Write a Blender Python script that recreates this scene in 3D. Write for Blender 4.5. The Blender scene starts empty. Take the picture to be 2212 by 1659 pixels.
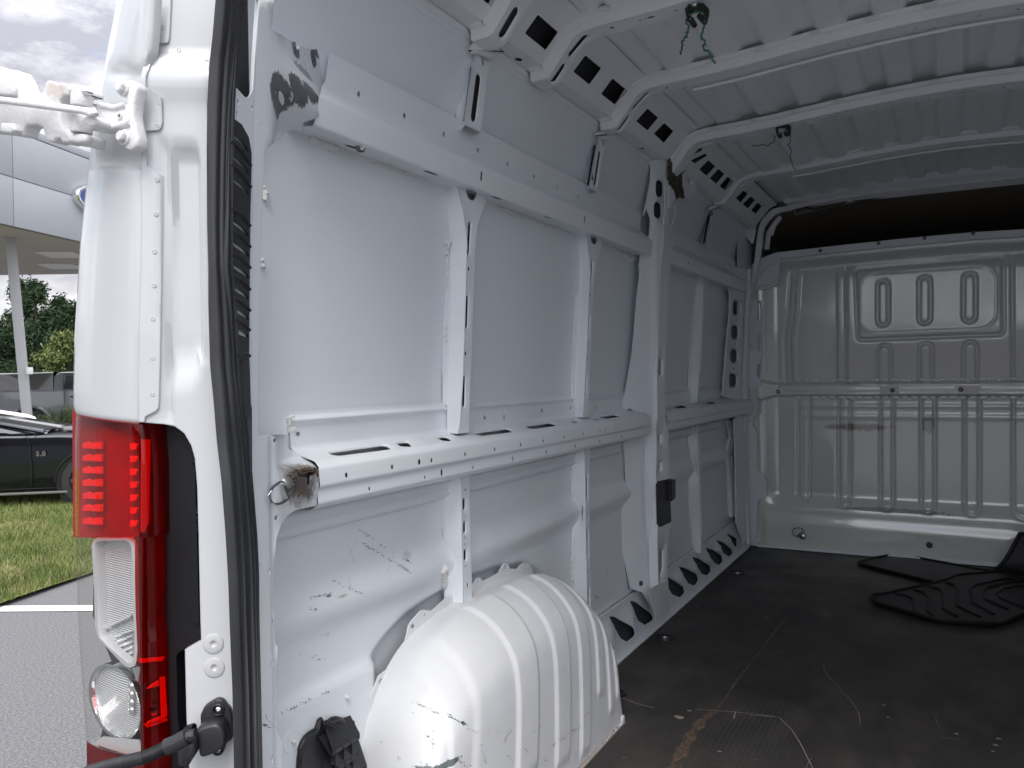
import bpy, bmesh, math, random
import numpy as np
from mathutils import Vector, Matrix, noise
from mathutils.geometry import delaunay_2d_cdt
random.seed(7)
rad = math.radians
sc = bpy.context.scene
COL = sc.collection

# ------------------------------------------------------------------ camera
# solved from the vanishing points of the van's length and width axes
W0, H0 = 2212.0, 1659.0
CC = np.array([1106.0, 829.5]); VX = np.array([2047.0, 800.0]); VY = np.array([-2200.0, 858.0])
FP = math.sqrt(-float(np.dot(VX - CC, VY - CC)))
def cray(u, v): return np.array([(u - CC[0]) / FP, -(v - CC[1]) / FP, -1.0])
_dx = cray(*VX); _dx /= np.linalg.norm(_dx)
_dy = cray(*VY); _dy -= _dx * np.dot(_dx, _dy); _dy /= np.linalg.norm(_dy)
_dz = np.cross(_dx, _dy)
RW = np.array([_dx, _dy, _dz])
CP = np.array([-0.87, 0.016, 0.92])
cam = bpy.data.objects.new('camera', bpy.data.cameras.new('camera'))
COL.objects.link(cam); sc.camera = cam
M = Matrix([list(RW[0]) + [CP[0]], list(RW[1]) + [CP[1]], list(RW[2]) + [CP[2]], [0, 0, 0, 1]])
cam.matrix_world = M
cam.data.sensor_width = 36; cam.data.lens = FP / W0 * 36
cam.data.clip_start = 0.02; cam.data.clip_end = 600

# ------------------------------------------------------------------ world and light
SUN_EL, SUN_AZ = rad(55), rad(-156)          # azimuth counter-clockwise from +X (the van points to +X)
w = bpy.data.worlds.new('World'); sc.world = w; w.use_nodes = True
nt = w.node_tree; nt.nodes.clear()
N = nt.nodes.new; L = nt.links.new
out = N('ShaderNodeOutputWorld'); bg = N('ShaderNodeBackground'); sky = N('ShaderNodeTexSky')
sky.sky_type = 'NISHITA'; sky.sun_disc = False; sky.sun_elevation = SUN_EL; sky.sun_rotation = rad(90) - SUN_AZ
sky.air_density = 1.0; sky.dust_density = 1.5; sky.ozone_density = 1.0
tc = N('ShaderNodeTexCoord'); mp = N('ShaderNodeMapping'); mp.inputs['Scale'].default_value = (1, 1, 2.6)
mp.inputs['Location'].default_value = (0.35, 0.1, 0.2)
ns = N('ShaderNodeTexNoise'); ns.inputs['Scale'].default_value = 2.6; ns.inputs['Detail'].default_value = 7; ns.inputs['Roughness'].default_value = 0.55
ns.inputs['Distortion'].default_value = 0.3
cr = N('ShaderNodeValToRGB'); cr.color_ramp.elements[0].position = 0.34; cr.color_ramp.elements[1].position = 0.44
ns2 = N('ShaderNodeTexNoise'); ns2.inputs['Scale'].default_value = 4.2; ns2.inputs['Detail'].default_value = 6; ns2.inputs['Roughness'].default_value = 0.6
cr2 = N('ShaderNodeValToRGB'); cr2.color_ramp.elements[0].position = 0.40; cr2.color_ramp.elements[1].position = 0.66
cr2.color_ramp.elements[0].color = (2.6, 2.62, 3.0, 1); cr2.color_ramp.elements[1].color = (7.4, 7.4, 7.5, 1)
mx = N('ShaderNodeMixRGB')
L(tc.outputs['Generated'], mp.inputs[0]); L(mp.outputs[0], ns.inputs['Vector']); L(mp.outputs[0], ns2.inputs['Vector'])
L(ns.outputs['Fac'], cr.inputs[0]); L(ns2.outputs['Fac'], cr2.inputs[0])
L(cr.outputs[0], mx.inputs[0]); L(sky.outputs[0], mx.inputs[1]); L(cr2.outputs[0], mx.inputs[2])
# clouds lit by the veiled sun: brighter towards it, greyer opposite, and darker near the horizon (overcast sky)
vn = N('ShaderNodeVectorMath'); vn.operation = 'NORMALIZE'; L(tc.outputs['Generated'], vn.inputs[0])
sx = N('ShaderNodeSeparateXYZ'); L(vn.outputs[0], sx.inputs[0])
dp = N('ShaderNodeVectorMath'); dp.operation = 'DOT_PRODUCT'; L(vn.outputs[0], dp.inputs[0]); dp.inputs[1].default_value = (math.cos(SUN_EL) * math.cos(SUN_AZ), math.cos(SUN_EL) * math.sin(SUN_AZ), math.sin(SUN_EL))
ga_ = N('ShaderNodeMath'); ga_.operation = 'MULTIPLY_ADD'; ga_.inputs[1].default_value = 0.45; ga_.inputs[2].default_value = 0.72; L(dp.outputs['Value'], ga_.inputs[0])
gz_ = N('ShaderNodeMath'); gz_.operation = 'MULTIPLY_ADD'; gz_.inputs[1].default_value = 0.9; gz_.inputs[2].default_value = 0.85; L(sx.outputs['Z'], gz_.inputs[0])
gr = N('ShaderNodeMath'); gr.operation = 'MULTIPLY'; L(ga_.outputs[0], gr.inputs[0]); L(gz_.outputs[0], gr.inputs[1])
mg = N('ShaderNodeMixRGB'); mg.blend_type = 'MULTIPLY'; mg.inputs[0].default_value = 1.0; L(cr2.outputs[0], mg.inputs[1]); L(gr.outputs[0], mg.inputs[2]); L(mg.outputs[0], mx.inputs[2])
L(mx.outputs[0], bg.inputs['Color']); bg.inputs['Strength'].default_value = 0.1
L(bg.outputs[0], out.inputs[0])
sd = bpy.data.lights.new('sun', 'SUN'); sd.energy = 0.75; sd.angle = rad(30); sd.color = (1.0, 0.96, 0.9)
so = bpy.data.objects.new('sun', sd); COL.objects.link(so)
_d = Vector((math.cos(SUN_EL) * math.cos(SUN_AZ), math.cos(SUN_EL) * math.sin(SUN_AZ), math.sin(SUN_EL)))
so.rotation_euler = _d.to_track_quat('Z', 'Y').to_euler()
sc.view_settings.view_transform = 'Standard'; sc.view_settings.look = 'None'
sc.view_settings.exposure = 1.72; sc.view_settings.gamma = 1.0
sc.render.engine = 'CYCLES'
sc.cycles.max_bounces = 20; sc.cycles.diffuse_bounces = 16; sc.cycles.glossy_bounces = 4
sc.cycles.transparent_max_bounces = 12; sc.cycles.use_denoising = True
sc.cycles.sample_clamp_indirect = 8.0

# ------------------------------------------------------------------ materials
def mat(name, col, rough=0.5, metal=0.0, coat=0.0, spec=0.5, noise_amt=0.0, noise_scale=8.0, bump=0.0, bump_scale=60.0,
        bevel=0.0, stains=None, col2=None, coatr=0.05, streak=None, rvar=0.0, aniso=None):
    m = bpy.data.materials.new(name); m.use_nodes = True
    t = m.node_tree; b = t.nodes['Principled BSDF']; n = t.nodes.new; l = t.links.new
    b.inputs['Base Color'].default_value = (*col, 1); b.inputs['Roughness'].default_value = rough
    b.inputs['Metallic'].default_value = metal; b.inputs['Specular IOR Level'].default_value = spec
    b.inputs['Coat Weight'].default_value = coat; b.inputs['Coat Roughness'].default_value = coatr
    cur = None
    co = n('ShaderNodeTexCoord')
    def basecol():
        nonlocal cur
        if cur is None:
            r = n('ShaderNodeRGB'); r.outputs[0].default_value = (*col, 1); cur = r.outputs[0]
        return cur
    if noise_amt > 0 or col2:
        x = n('ShaderNodeTexNoise'); x.inputs['Scale'].default_value = noise_scale; x.inputs['Detail'].default_value = 6
        x.inputs['Roughness'].default_value = 0.6
        l(co.outputs['Object'], x.inputs['Vector'])
        r = n('ShaderNodeValToRGB'); r.color_ramp.elements[0].position = 0.35; r.color_ramp.elements[1].position = 0.65
        c2 = col2 if col2 else tuple(c * (1 - noise_amt) for c in col)
        r.color_ramp.elements[0].color = (*c2, 1); r.color_ramp.elements[1].color = (*col, 1)
        l(x.outputs['Fac'], r.inputs[0]); cur = r.outputs[0]
    if streak:                      # worn or dirty flecks: (colour, scale vector, threshold, softness)
        for (sc_, sv, th, sf, amt) in streak:
            basecol()
            mpn = n('ShaderNodeMapping'); mpn.inputs['Scale'].default_value = sv; l(co.outputs['Object'], mpn.inputs[0])
            x = n('ShaderNodeTexNoise'); x.inputs['Scale'].default_value = 1.0; x.inputs['Detail'].default_value = 8; x.inputs['Roughness'].default_value = 0.65
            l(mpn.outputs[0], x.inputs['Vector'])
            mr = n('ShaderNodeMapRange'); mr.inputs['From Min'].default_value = th; mr.inputs['From Max'].default_value = th + sf
            mr.inputs['To Max'].default_value = amt
            l(x.outputs['Fac'], mr.inputs[0])
            mm = n('ShaderNodeMixRGB'); mm.inputs[2].default_value = (*sc_, 1)
            l(mr.outputs[0], mm.inputs[0]); l(cur, mm.inputs[1]); cur = mm.outputs[0]
    for st in (stains or []):       # a stain with its own place: (centre, radii, colour, strength, edge noise, raggedness scale)
        basecol()
        (cx, cy, cz), (rx, ry, rz), scol, amt, edge, nsz = st
        sub = n('ShaderNodeVectorMath'); sub.operation = 'SUBTRACT'; sub.inputs[1].default_value = (cx, cy, cz)
        l(co.outputs['Object'], sub.inputs[0])
        dv = n('ShaderNodeVectorMath'); dv.operation = 'DIVIDE'; dv.inputs[1].default_value = (rx, ry, rz); l(sub.outputs[0], dv.inputs[0])
        ln = n('ShaderNodeVectorMath'); ln.operation = 'LENGTH'; l(dv.outputs[0], ln.inputs[0])
        x = n('ShaderNodeTexNoise'); x.inputs['Scale'].default_value = nsz; x.inputs['Detail'].default_value = 8; x.inputs['Roughness'].default_value = 0.7
        l(co.outputs['Object'], x.inputs['Vector'])
        ad = n('ShaderNodeMath'); ad.operation = 'MULTIPLY_ADD'; ad.inputs[1].default_value = 1.6; l(x.outputs['Fac'], ad.inputs[0]); l(ln.outputs['Value'], ad.inputs[2])
        mr = n('ShaderNodeMapRange'); mr.inputs['From Min'].default_value = 1.8 - edge; mr.inputs['From Max'].default_value = 1.8
        mr.inputs['To Min'].default_value = amt; mr.inputs['To Max'].default_value = 0.0
        l(ad.outputs[0], mr.inputs[0])
        mm = n('ShaderNodeMixRGB'); mm.inputs[2].default_value = (*scol, 1)
        l(mr.outputs[0], mm.inputs[0]); l(cur, mm.inputs[1]); cur = mm.outputs[0]
    if cur is not None: l(cur, b.inputs['Base Color'])
    if rvar > 0:
        x = n('ShaderNodeTexNoise'); x.inputs['Scale'].default_value = 5; x.inputs['Detail'].default_value = 5; l(co.outputs['Object'], x.inputs['Vector'])
        mr = n('ShaderNodeMapRange'); mr.inputs['From Min'].default_value = 0.3; mr.inputs['From Max'].default_value = 0.7
        mr.inputs['To Min'].default_value = max(0.02, rough - rvar); mr.inputs['To Max'].default_value = rough + rvar
        l(x.outputs['Fac'], mr.inputs[0]); l(mr.outputs[0], b.inputs['Roughness'])
    nrm = None
    if bevel > 0:
        bv = n('ShaderNodeBevel'); bv.samples = 3; bv.inputs['Radius'].default_value = bevel; nrm = bv.outputs[0]
    if bump > 0:
        x = n('ShaderNodeTexNoise'); x.inputs['Scale'].default_value = bump_scale; x.inputs['Detail'].default_value = 4
        l(co.outputs['Object'], x.inputs['Vector'])
        bp = n('ShaderNodeBump'); bp.inputs['Strength'].default_value = bump; bp.inputs['Distance'].default_value = 0.002
        l(x.outputs['Fac'], bp.inputs['Height'])
        if nrm is not None: l(nrm, bp.inputs['Normal'])
        nrm = bp.outputs[0]
    if nrm is not None: l(nrm, b.inputs['Normal'])
    return m

def glassy(name, tint, ior=1.5, rough=0.03, clear=1.0):
    """clear or tinted lamp plastic: lets tinted light straight through and mirrors by fresnel"""
    m = bpy.data.materials.new(name); m.use_nodes = True; t = m.node_tree; t.nodes.clear(); n = t.nodes.new; l = t.links.new
    o = n('ShaderNodeOutputMaterial'); tr = n('ShaderNodeBsdfTransparent'); gl = n('ShaderNodeBsdfGlossy'); fr = n('ShaderNodeFresnel'); mxs = n('ShaderNodeMixShader')
    tr.inputs[0].default_value = (*tint, 1); gl.inputs['Roughness'].default_value = rough; g_ = n('ShaderNodeNewGeometry'); mr_ = n('ShaderNodeMapRange'); mr_.inputs['To Min'].default_value = ior; mr_.inputs['To Max'].default_value = 1 / ior; l(g_.outputs['Backfacing'], mr_.inputs[0]); l(mr_.outputs[0], fr.inputs[0])
    l(fr.outputs[0], mxs.inputs[0]); l(tr.outputs[0], mxs.inputs[1]); l(gl.outputs[0], mxs.inputs[2]); l(mxs.outputs[0], o.inputs[0])
    return m

DIRT = (0.16, 0.15, 0.14)
GREY = (0.10, 0.105, 0.115)
SOOT = (0.06, 0.045, 0.035)
P_IN = mat('white_inner_paint', (0.80, 0.835, 0.87), 0.33, noise_amt=0.035, noise_scale=2.5, bump=0.02, bump_scale=180, bevel=0.0022, spec=0.4)
P_ROOF = mat('white_roof_paint', (0.83, 0.84, 0.86), 0.4, noise_amt=0.06, noise_scale=4, bump=0.02, bump_scale=180, bevel=0.0022, spec=0.4)
P_SKIN = mat('white_skin_paint', (0.79, 0.832, 0.875), 0.30, noise_amt=0.02, noise_scale=1.5, spec=0.4)
P_LOW = mat('scuffed_white_paint', (0.80, 0.835, 0.87), 0.33, noise_amt=0.05, noise_scale=5, spec=0.4,
            stains=[((0.275, 1.0, 0.530), (0.018, 0.2, 0.004), (0.2, 0.15, 0.1), 0.75, 0.9, 60), ((0.49, 1.0, 0.56), (0.02, 0.2, 0.012), DIRT, 0.3, 0.8, 130)],
            streak=[((0.2, 0.19, 0.18), (14, 14, 60), 0.70, 0.05, 0.5)])
P_ARCH = mat('wheel_arch_paint', (0.77, 0.78, 0.80), 0.36, noise_amt=0.07, noise_scale=7, spec=0.4,
             stains=[((0.20, 0.80, 0.20), (0.05, 0.05, 0.03), (0.30, 0.28, 0.26), 0.6, 0.8, 30), ((0.33, 0.80, 0.235), (0.05, 0.06, 0.006), (0.05, 0.08, 0.07), 0.85, 0.12, 200),
                     ((0.75, 0.79, 0.0), (0.5, 0.05, 0.011), (0.25, 0.16, 0.09), 0.6, 0.10, 90)],
             streak=[((0.22, 0.20, 0.19), (60, 60, 26), 0.69, 0.04, 0.75), ((0.3, 0.29, 0.28), (22, 22, 90), 0.70, 0.05, 0.5)])
P_BULK = mat('bulkhead_paint', (0.75, 0.765, 0.72), 0.3, noise_amt=0.04, noise_scale=3, coat=1.0, coatr=0.07, spec=0.5,
             stains=[((3.56, 0.42, 0.64), (0.2, 0.17, 0.022), (0.16, 0.09, 0.08), 0.8, 0.5, 45), ((3.56, 0.10, 0.66), (0.2, 0.03, 0.05), (0.2, 0.19, 0.18), 0.6, 0.12, 90),
                     ((3.56, 0.25, 0.23), (0.2, 0.25, 0.012), (0.2, 0.19, 0.18), 0.6, 0.12, 60)])
P_OUT = mat('white_body_paint', (0.50, 0.515, 0.53), 0.28, coat=0.7, coatr=0.03, spec=0.4, noise_amt=0.015, noise_scale=3, bevel=0.003)
P_OUTD = mat('dusty_white_paint', (0.48, 0.49, 0.5), 0.4, coat=0.3, spec=0.4, noise_amt=0.06, noise_scale=9, bevel=0.003)
P_DARK = mat('painted_cavity_shade', (0.05, 0.053, 0.06), 0.6)  # dark tone that paints in the shade of closed cavities
BLK = mat('black_plastic', (0.022, 0.023, 0.027), 0.42, noise_amt=0.2, noise_scale=20, bump=0.05, bump_scale=400, bevel=0.002)
HOUS = mat('lamp_housing_plastic', (0.008, 0.010, 0.012), 0.45, spec=0.25)
RUB = mat('seal_rubber', (0.028, 0.029, 0.033), 0.45, noise_amt=0.25, noise_scale=14, bevel=0.001)
MATR = mat('mat_rubber', (0.006, 0.006, 0.007), 0.55, noise_amt=0.2, bump=0.2, bump_scale=150)
SEALC = mat('white_sealant', (0.74, 0.74, 0.73), 0.7, bump=0.6, bump_scale=120)
STEEL = mat('zinc_steel', (0.55, 0.56, 0.56), 0.28, metal=1.0, noise_amt=0.25, noise_scale=40)
CHROME = mat('chrome', (0.8, 0.8, 0.8), 0.08, metal=1.0)
SCUFF = mat('dark_scuff', (0.13, 0.125, 0.12), 0.6)
SCUFF2 = mat('pale_scratch', (0.30, 0.26, 0.22), 0.7)
RUST = mat('rust_stain', (0.10, 0.055, 0.03), 0.7)

P_BULK.node_tree.nodes['Principled BSDF'].inputs['Coat IOR'].default_value = 1.9
# ------------------------------------------------------------------ mesh helpers
def link(name, me, m, parent=None, label=None):
    o = bpy.data.objects.new(name, me); COL.objects.link(o)
    if m is not None and not me.materials:
        for mm in (m if isinstance(m, (list, tuple)) else [m]): me.materials.append(mm)
    if parent is not None: o.parent = parent
    if label: o['label'] = label
    return o
def thing(name, label, cat, loc=(0, 0, 0), rz=0, group=None, kind=None):
    o = bpy.data.objects.new(name, None); COL.objects.link(o); o.location = loc; o.rotation_euler = (0, 0, rz)
    o.empty_display_size = 0.1
    return tag(o, label, cat, group, kind)
def tag(o, label=None, cat=None, group=None, kind=None):
    if label: o['label'] = label
    if cat: o['category'] = cat
    if group: o['group'] = group
    if kind: o['kind'] = kind
    return o
class MB:
    """collects shapes for one mesh object"""
    def __init__(s): s.v = []; s.f = []; s.mi = []; s.cm = 0
    def add(s, vs, fs):
        k = len(s.v); s.v += [tuple(map(float, p)) for p in vs]; s.f += [tuple(i + k for i in f) for f in fs]; s.mi += [s.cm] * len(fs)
        return k
    def box(s, c, d, rot=None, bev=0.0):
        bm = bmesh.new(); bmesh.ops.create_cube(bm, size=1.0)
        bmesh.ops.scale(bm, vec=Vector(d), verts=bm.verts)
        if bev > 0: bmesh.ops.bevel(bm, geom=bm.edges[:], offset=min(bev, min(d) * 0.45), segments=2, affect='EDGES', profile=0.5)
        mt = (rot.to_4x4() if rot is not None else Matrix.Identity(4)); mt = Matrix.Translation(Vector(c)) @ mt
        bm.verts.ensure_lookup_table(); bm.verts.index_update()
        s.add([mt @ v.co for v in bm.verts], [[v.index for v in f.verts] for f in bm.faces]); bm.free()
    def tube(s, pts, r, n=8, cap=True, sx=1.0):
        pts = [Vector(p) for p in pts]; rr = r if isinstance(r, (list, tuple)) else [r] * len(pts)
        k0 = len(s.v); vs = []; up = Vector((0.13, 0.21, 0.97)); 
        for i, p in enumerate(pts):
            d = (pts[min(i + 1, len(pts) - 1)] - pts[max(i - 1, 0)]).normalized()
            a = d.cross(up)
            if a.length < 1e-3: a = d.cross(Vector((1, 0, 0)))
            a.normalize(); b = d.cross(a)
            for j in range(n):
                t = 2 * math.pi * j / n; vs.append(p + a * math.cos(t) * rr[i] * sx + b * math.sin(t) * rr[i])
        fs = []
        for i in range(len(pts) - 1):
            for j in range(n): fs.append((i * n + j, i * n + (j + 1) % n, (i + 1) * n + (j + 1) % n, (i + 1) * n + j))
        if cap: fs.append(tuple(range(n))[::-1]); fs.append(tuple((len(pts) - 1) * n + j for j in range(n)))
        s.add(vs, fs)
    def lathe(s, c, axis, prof, n=20, ref=None):
        """prof: (radius, height along axis) from the centre c"""
        ax = Vector(axis).normalized(); a = ax.cross(Vector(ref) if ref else Vector((0.3, 0.2, 0.9))).normalized(); b = ax.cross(a); c = Vector(c)
        vs = []; fs = []
        for (r, h) in prof:
            for j in range(n):
                t = 2 * math.pi * j / n; vs.append(c + ax * h + (a * math.cos(t) + b * math.sin(t)) * max(r, 1e-5))
        for i in range(len(prof) - 1):
            for j in range(n): fs.append((i * n + j, i * n + (j + 1) % n, (i + 1) * n + (j + 1) % n, (i + 1) * n + j))
        s.add(vs, fs)
    def prism(s, poly3, dvec):
        """polygon (3D, planar) extruded by dvec"""
        n = len(poly3); d = Vector(dvec); P3 = [Vector(p) for p in poly3]
        vs = P3 + [p + d for p in P3]
        fs = [tuple(range(n)), tuple(range(2 * n - 1, n - 1, -1))]
        for i in range(n): j = (i + 1) % n; fs.append((i, j, n + j, n + i)[::-1])
        s.add(vs, fs)
    def build(s, name, m, parent=None, smooth=True, ang=38, merge=0.00005, label=None, bevel=0.0):
        me = bpy.data.meshes.new(name); me.from_pydata(s.v, [], s.f)
        if any(s.mi): me.polygons.foreach_set('material_index', s.mi)
        bm = bmesh.new(); bm.from_mesh(me)
        if merge: bmesh.ops.remove_doubles(bm, verts=bm.verts, dist=merge)
        bmesh.ops.recalc_face_normals(bm, faces=bm.faces)
        if bevel: bmesh.ops.bevel(bm, geom=[e for e in bm.edges if len(e.link_faces) == 2 and e.calc_face_angle(0) > 0.6], offset=bevel, segments=2, affect='EDGES', profile=0.5)
        bm.to_mesh(me); bm.free()
        if smooth:
            me.polygons.foreach_set('use_smooth', [True] * len(me.polygons))
            me.set_sharp_from_angle(angle=rad(ang))
        me.update()
        return link(name, me, m, parent, label)

def Q(x0, y0, s):
    """coordinates read off an enlarged detail of the photograph -> 2212 px frame"""
    return lambda pts: [((x0 + a * s) / 1.85172, (y0 + b * s) / 1.85172) for a, b in pts]
S9 = 1100 / 2028
c1 = Q(0, 0, S9); c2 = Q(1000, 0, S9); c3 = Q(2000, 0, S9); c4 = Q(3000, 0, 1096 / 2020)
c5 = Q(0, 800, S9); c6 = Q(1000, 800, S9); c7 = Q(2000, 800, S9); c8 = Q(3000, 800, 1096 / 2020)
d1 = Q(0, 1600, S9); d2 = Q(1000, 1600, S9); d3 = Q(2000, 1600, S9); d4 = Q(3000, 1600, 1096 / 2020)
e1_ = Q(200, 2300, 900 / 1934); e2_ = Q(1000, 2172, S9); e3_ = Q(2000, 2172, S9); e4_ = Q(3000, 2172, 1096 / 2020)
g1 = Q(1050, 100, 400 / 2212); g2 = Q(1000, 1750, 400 / 1659); g3 = Q(1900, 0, 600 / 2212); g4 = Q(2500, 550, 600 / 2212); g5 = Q(2500, 900, 600 / 2212)
g6 = Q(850, 0, 300 / 711); g7 = Q(2550, 1500, 300 / 498); g8 = Q(1250, 350, 1400 / 2212); g9 = Q(1150, 1600, 600 / 2212)
g10 = Q(2900, 700, 600 / 2212); g11 = Q(1150, 2800, 350 / 2135); g12 = Q(0, 1400, 320 / 758)

class Surf:
    """a real surface of the van: plane (o, e1, e2, n toward the viewer) with relief h(a, b); trace() finds where a sight line meets it"""
    def __init__(s, o, e1, e2, n, h=None):
        s.o = np.array(o, float); s.e1 = np.array(e1, float); s.e1 /= np.linalg.norm(s.e1)
        s.e2 = np.array(e2, float); s.e2 /= np.linalg.norm(s.e2); s.n = np.array(n, float); s.n /= np.linalg.norm(s.n); s.h = h
    def hh(s, a, b): return s.h(a, b) if s.h else 0.0
    def p(s, a, b, k=0.0): return s.o + a * s.e1 + b * s.e2 + (s.hh(a, b) + k) * s.n
    def t(s, u, v):
        d = RW @ cray(u, v); Bi = np.linalg.inv(np.array([s.e1, s.e2, s.n]).T); dn = float(np.dot(d, s.n)); k0 = float(np.dot(s.o - CP, s.n)) / dn
        def q_(k): return Bi @ (CP + k * d - s.o)
        if s.h:
            f = lambda k: (lambda q: q[2] - s.hh(q[0], q[1]))(q_(k)); w_ = 0.13 / abs(dn); ks = [k0 - w_ + 2 * w_ * i / 70 for i in range(71)]; fs = [f(k) for k in ks]
            best = None
            for a, b, fa, fb in zip(ks, ks[1:], fs, fs[1:]):
                if fa > 0 >= fb:
                    for _ in range(18):
                        c = (a + b) / 2
                        if f(c) > 0: a = c
                        else: b = c
                    best = (a + b) / 2; break
            k0 = best if best is not None else min(ks, key=lambda k: abs(f(k)))
        q = q_(k0); return (float(q[0]), float(q[1]))
    def T(s, pts): return [s.t(u, v) for u, v in pts]
def hit(u, v, ax, val):
    d = RW @ cray(u, v); i = 'XYZ'.index(ax); return Vector(CP + (val - CP[i]) / d[i] * d)
def area(p): return 0.5 * sum(p[i][0] * p[(i + 1) % len(p)][1] - p[(i + 1) % len(p)][0] * p[i][1] for i in range(len(p)))
def inside(x, y, p):
    r = False; j = len(p) - 1
    for i in range(len(p)):
        if (p[i][1] > y) != (p[j][1] > y) and x < (p[j][0] - p[i][0]) * (y - p[i][1]) / (p[j][1] - p[i][1]) + p[i][0]: r = not r
        j = i
    return r
def offs(p, d):
    """offset a polygon outward by d"""
    n = len(p); sg = 1 if area(p) > 0 else -1; o = []
    for i in range(n):
        a = Vector(p[i - 1]); b = Vector(p[i]); c = Vector(p[(i + 1) % n])
        u = (b - a).normalized(); v = (c - b).normalized()
        n1 = Vector((u.y, -u.x)) * sg; n2 = Vector((v.y, -v.x)) * sg
        m = n1 + n2
        if m.length < 1e-6: m = n1
        m.normalize(); k = d / max(0.45, m.dot(n1)); o.append((b.x + m.x * k, b.y + m.y * k))
    return o
def rnd(p, r, n=4):
    """round the corners of a polygon"""
    o = []; m = len(p)
    for i in range(m):
        a = Vector(p[i - 1]); b = Vector(p[i]); c = Vector(p[(i + 1) % m])
        ra = min(r, (a - b).length * 0.45); rc = min(r, (c - b).length * 0.45)
        p0 = b + (a - b).normalized() * ra; p1 = b + (c - b).normalized() * rc
        for k in range(n + 1):
            t = k / n; q = p0 * (1 - t) ** 2 + b * 2 * t * (1 - t) + p1 * t * t; o.append((q.x, q.y))
    return o
def ell(cx, cy, rx, ry=None, n=14, rot=0):
    ry = ry or rx; return [(cx + rx * math.cos(t) * math.cos(rot) - ry * math.sin(t) * math.sin(rot), cy + rx * math.cos(t) * math.sin(rot) + ry * math.sin(t) * math.cos(rot)) for t in [2 * math.pi * i / n for i in range(n)]]
def slot(cx, cy, w_, h_, n=5):
    """rounded slot w_ wide, h_ high"""
    r = min(w_, h_) / 2; o = []
    for (sx, sy, a0) in ((1, 1, 0), (-1, 1, 90), (-1, -1, 180), (1, -1, 270)):
        for k in range(n + 1):
            t = rad(a0 + 90 * k / n); o.append((cx + sx * (w_ / 2 - r) + r * math.cos(t), cy + sy * (h_ / 2 - r) + r * math.sin(t)))
    return o
def hexa(cx, cy, r): return [(cx + r * 0.8 * math.cos(rad(90 + 60 * i)), cy + r * math.sin(rad(90 + 60 * i))) for i in range(6)]
def sheet(mb, surf, outer, holes=(), grid=0.0, rim=0.004, f=None):
    """pressed sheet on a surface. holes: (polygon, lip width, lip depth); lips roll away from the viewer"""
    f = f or surf.p
    if area(outer) < 0: outer = outer[::-1]
    H = []
    for h in holes:
        h = h if isinstance(h, tuple) and len(h) == 3 and isinstance(h[0], list) else (list(h), 0.0, 0.0015)
        pl = h[0] if area(h[0]) > 0 else h[0][::-1]
        H.append((pl, h[1], h[2] if h[1] > 0 else min(h[2], 0.0018), offs(pl, h[1]) if h[1] > 0 else pl))
    V = []; E = []
    for poly in [outer] + [x[3] for x in H]:
        k = len(V); V += [Vector(p) for p in poly]; E += [(k + i, k + (i + 1) % len(poly)) for i in range(len(poly))]
    if grid:
        xs = [p[0] for p in outer]; ys = [p[1] for p in outer]
        gx = grid if not isinstance(grid, tuple) else grid[0]; gy = grid if not isinstance(grid, tuple) else grid[1]
        x = min(xs) + gx / 2
        while x < max(xs):
            y = min(ys) + gy / 2
            while y < max(ys):
                if inside(x, y, outer) and not any(inside(x, y, q[3]) for q in H): V.append(Vector((x, y)))
                y += gy
            x += gx
    r = delaunay_2d_cdt(V, E, [], 0, 1e-6)
    vs, fs = r[0], r[2]; keep = []
    for f_ in fs:
        cx = sum(vs[i].x for i in f_) / len(f_); cy = sum(vs[i].y for i in f_) / len(f_)
        if inside(cx, cy, outer) and not any(inside(cx, cy, q[3]) for q in H): keep.append(tuple(f_))
    mb.add([f(v.x, v.y, 0.0) for v in vs], keep)
    def ring(p0, k0, p1, k1):
        n = len(p0); mb.add([f(a, b, k0) for a, b in p0] + [f(a, b, k1) for a, b in p1], [(i, (i + 1) % n, n + (i + 1) % n, n + i) for i in range(n)])
    if rim > 0: ring(outer, 0, outer, -rim)
    for pl, lw, ld, big in H:
        if lw > 0:
            mid = offs(pl, lw * 0.35); ring(big, 0, mid, -ld * 0.3); ring(mid, -ld * 0.3, pl, -ld); ring(pl, -ld, pl, -ld - 0.001)
        else: ring(pl, 0, pl, -ld)
def profile(mb, sec, x0, x1, r=0.006, n=4, step=0.5):
    """extrude a (Y, Z) section with rolled folds along X"""
    pts = [Vector(sec[0])]
    for i in range(1, len(sec) - 1):
        a, b, c = Vector(sec[i - 1]), Vector(sec[i]), Vector(sec[i + 1])
        rr = min(r, (a - b).length * 0.4, (c - b).length * 0.4); p0 = b + (a - b).normalized() * rr; p1 = b + (c - b).normalized() * rr
        for k in range(n + 1):
            t = k / n; pts.append(p0 * (1 - t) ** 2 + b * 2 * t * (1 - t) + p1 * t * t)
    pts.append(Vector(sec[-1])); m = len(pts)
    mb.add([(x, p.x, p.y) for x in (x0, x1) for p in pts], [(i, i + 1, m + i + 1, m + i) for i in range(m - 1)])
def lerp(a, b, t): return a + (b - a) * t
def sst(a, b, x):
    t = min(1.0, max(0.0, (x - a) / (b - a))); return t * t * (3 - 2 * t)
def interp(x, tab):
    if x <= tab[0][0]: return tab[0][1]
    for (x0, y0), (x1, y1) in zip(tab, tab[1:]):
        if x <= x1: return y0 + (y1 - y0) * (x - x0) / (x1 - x0)
    return tab[-1][1]

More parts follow.
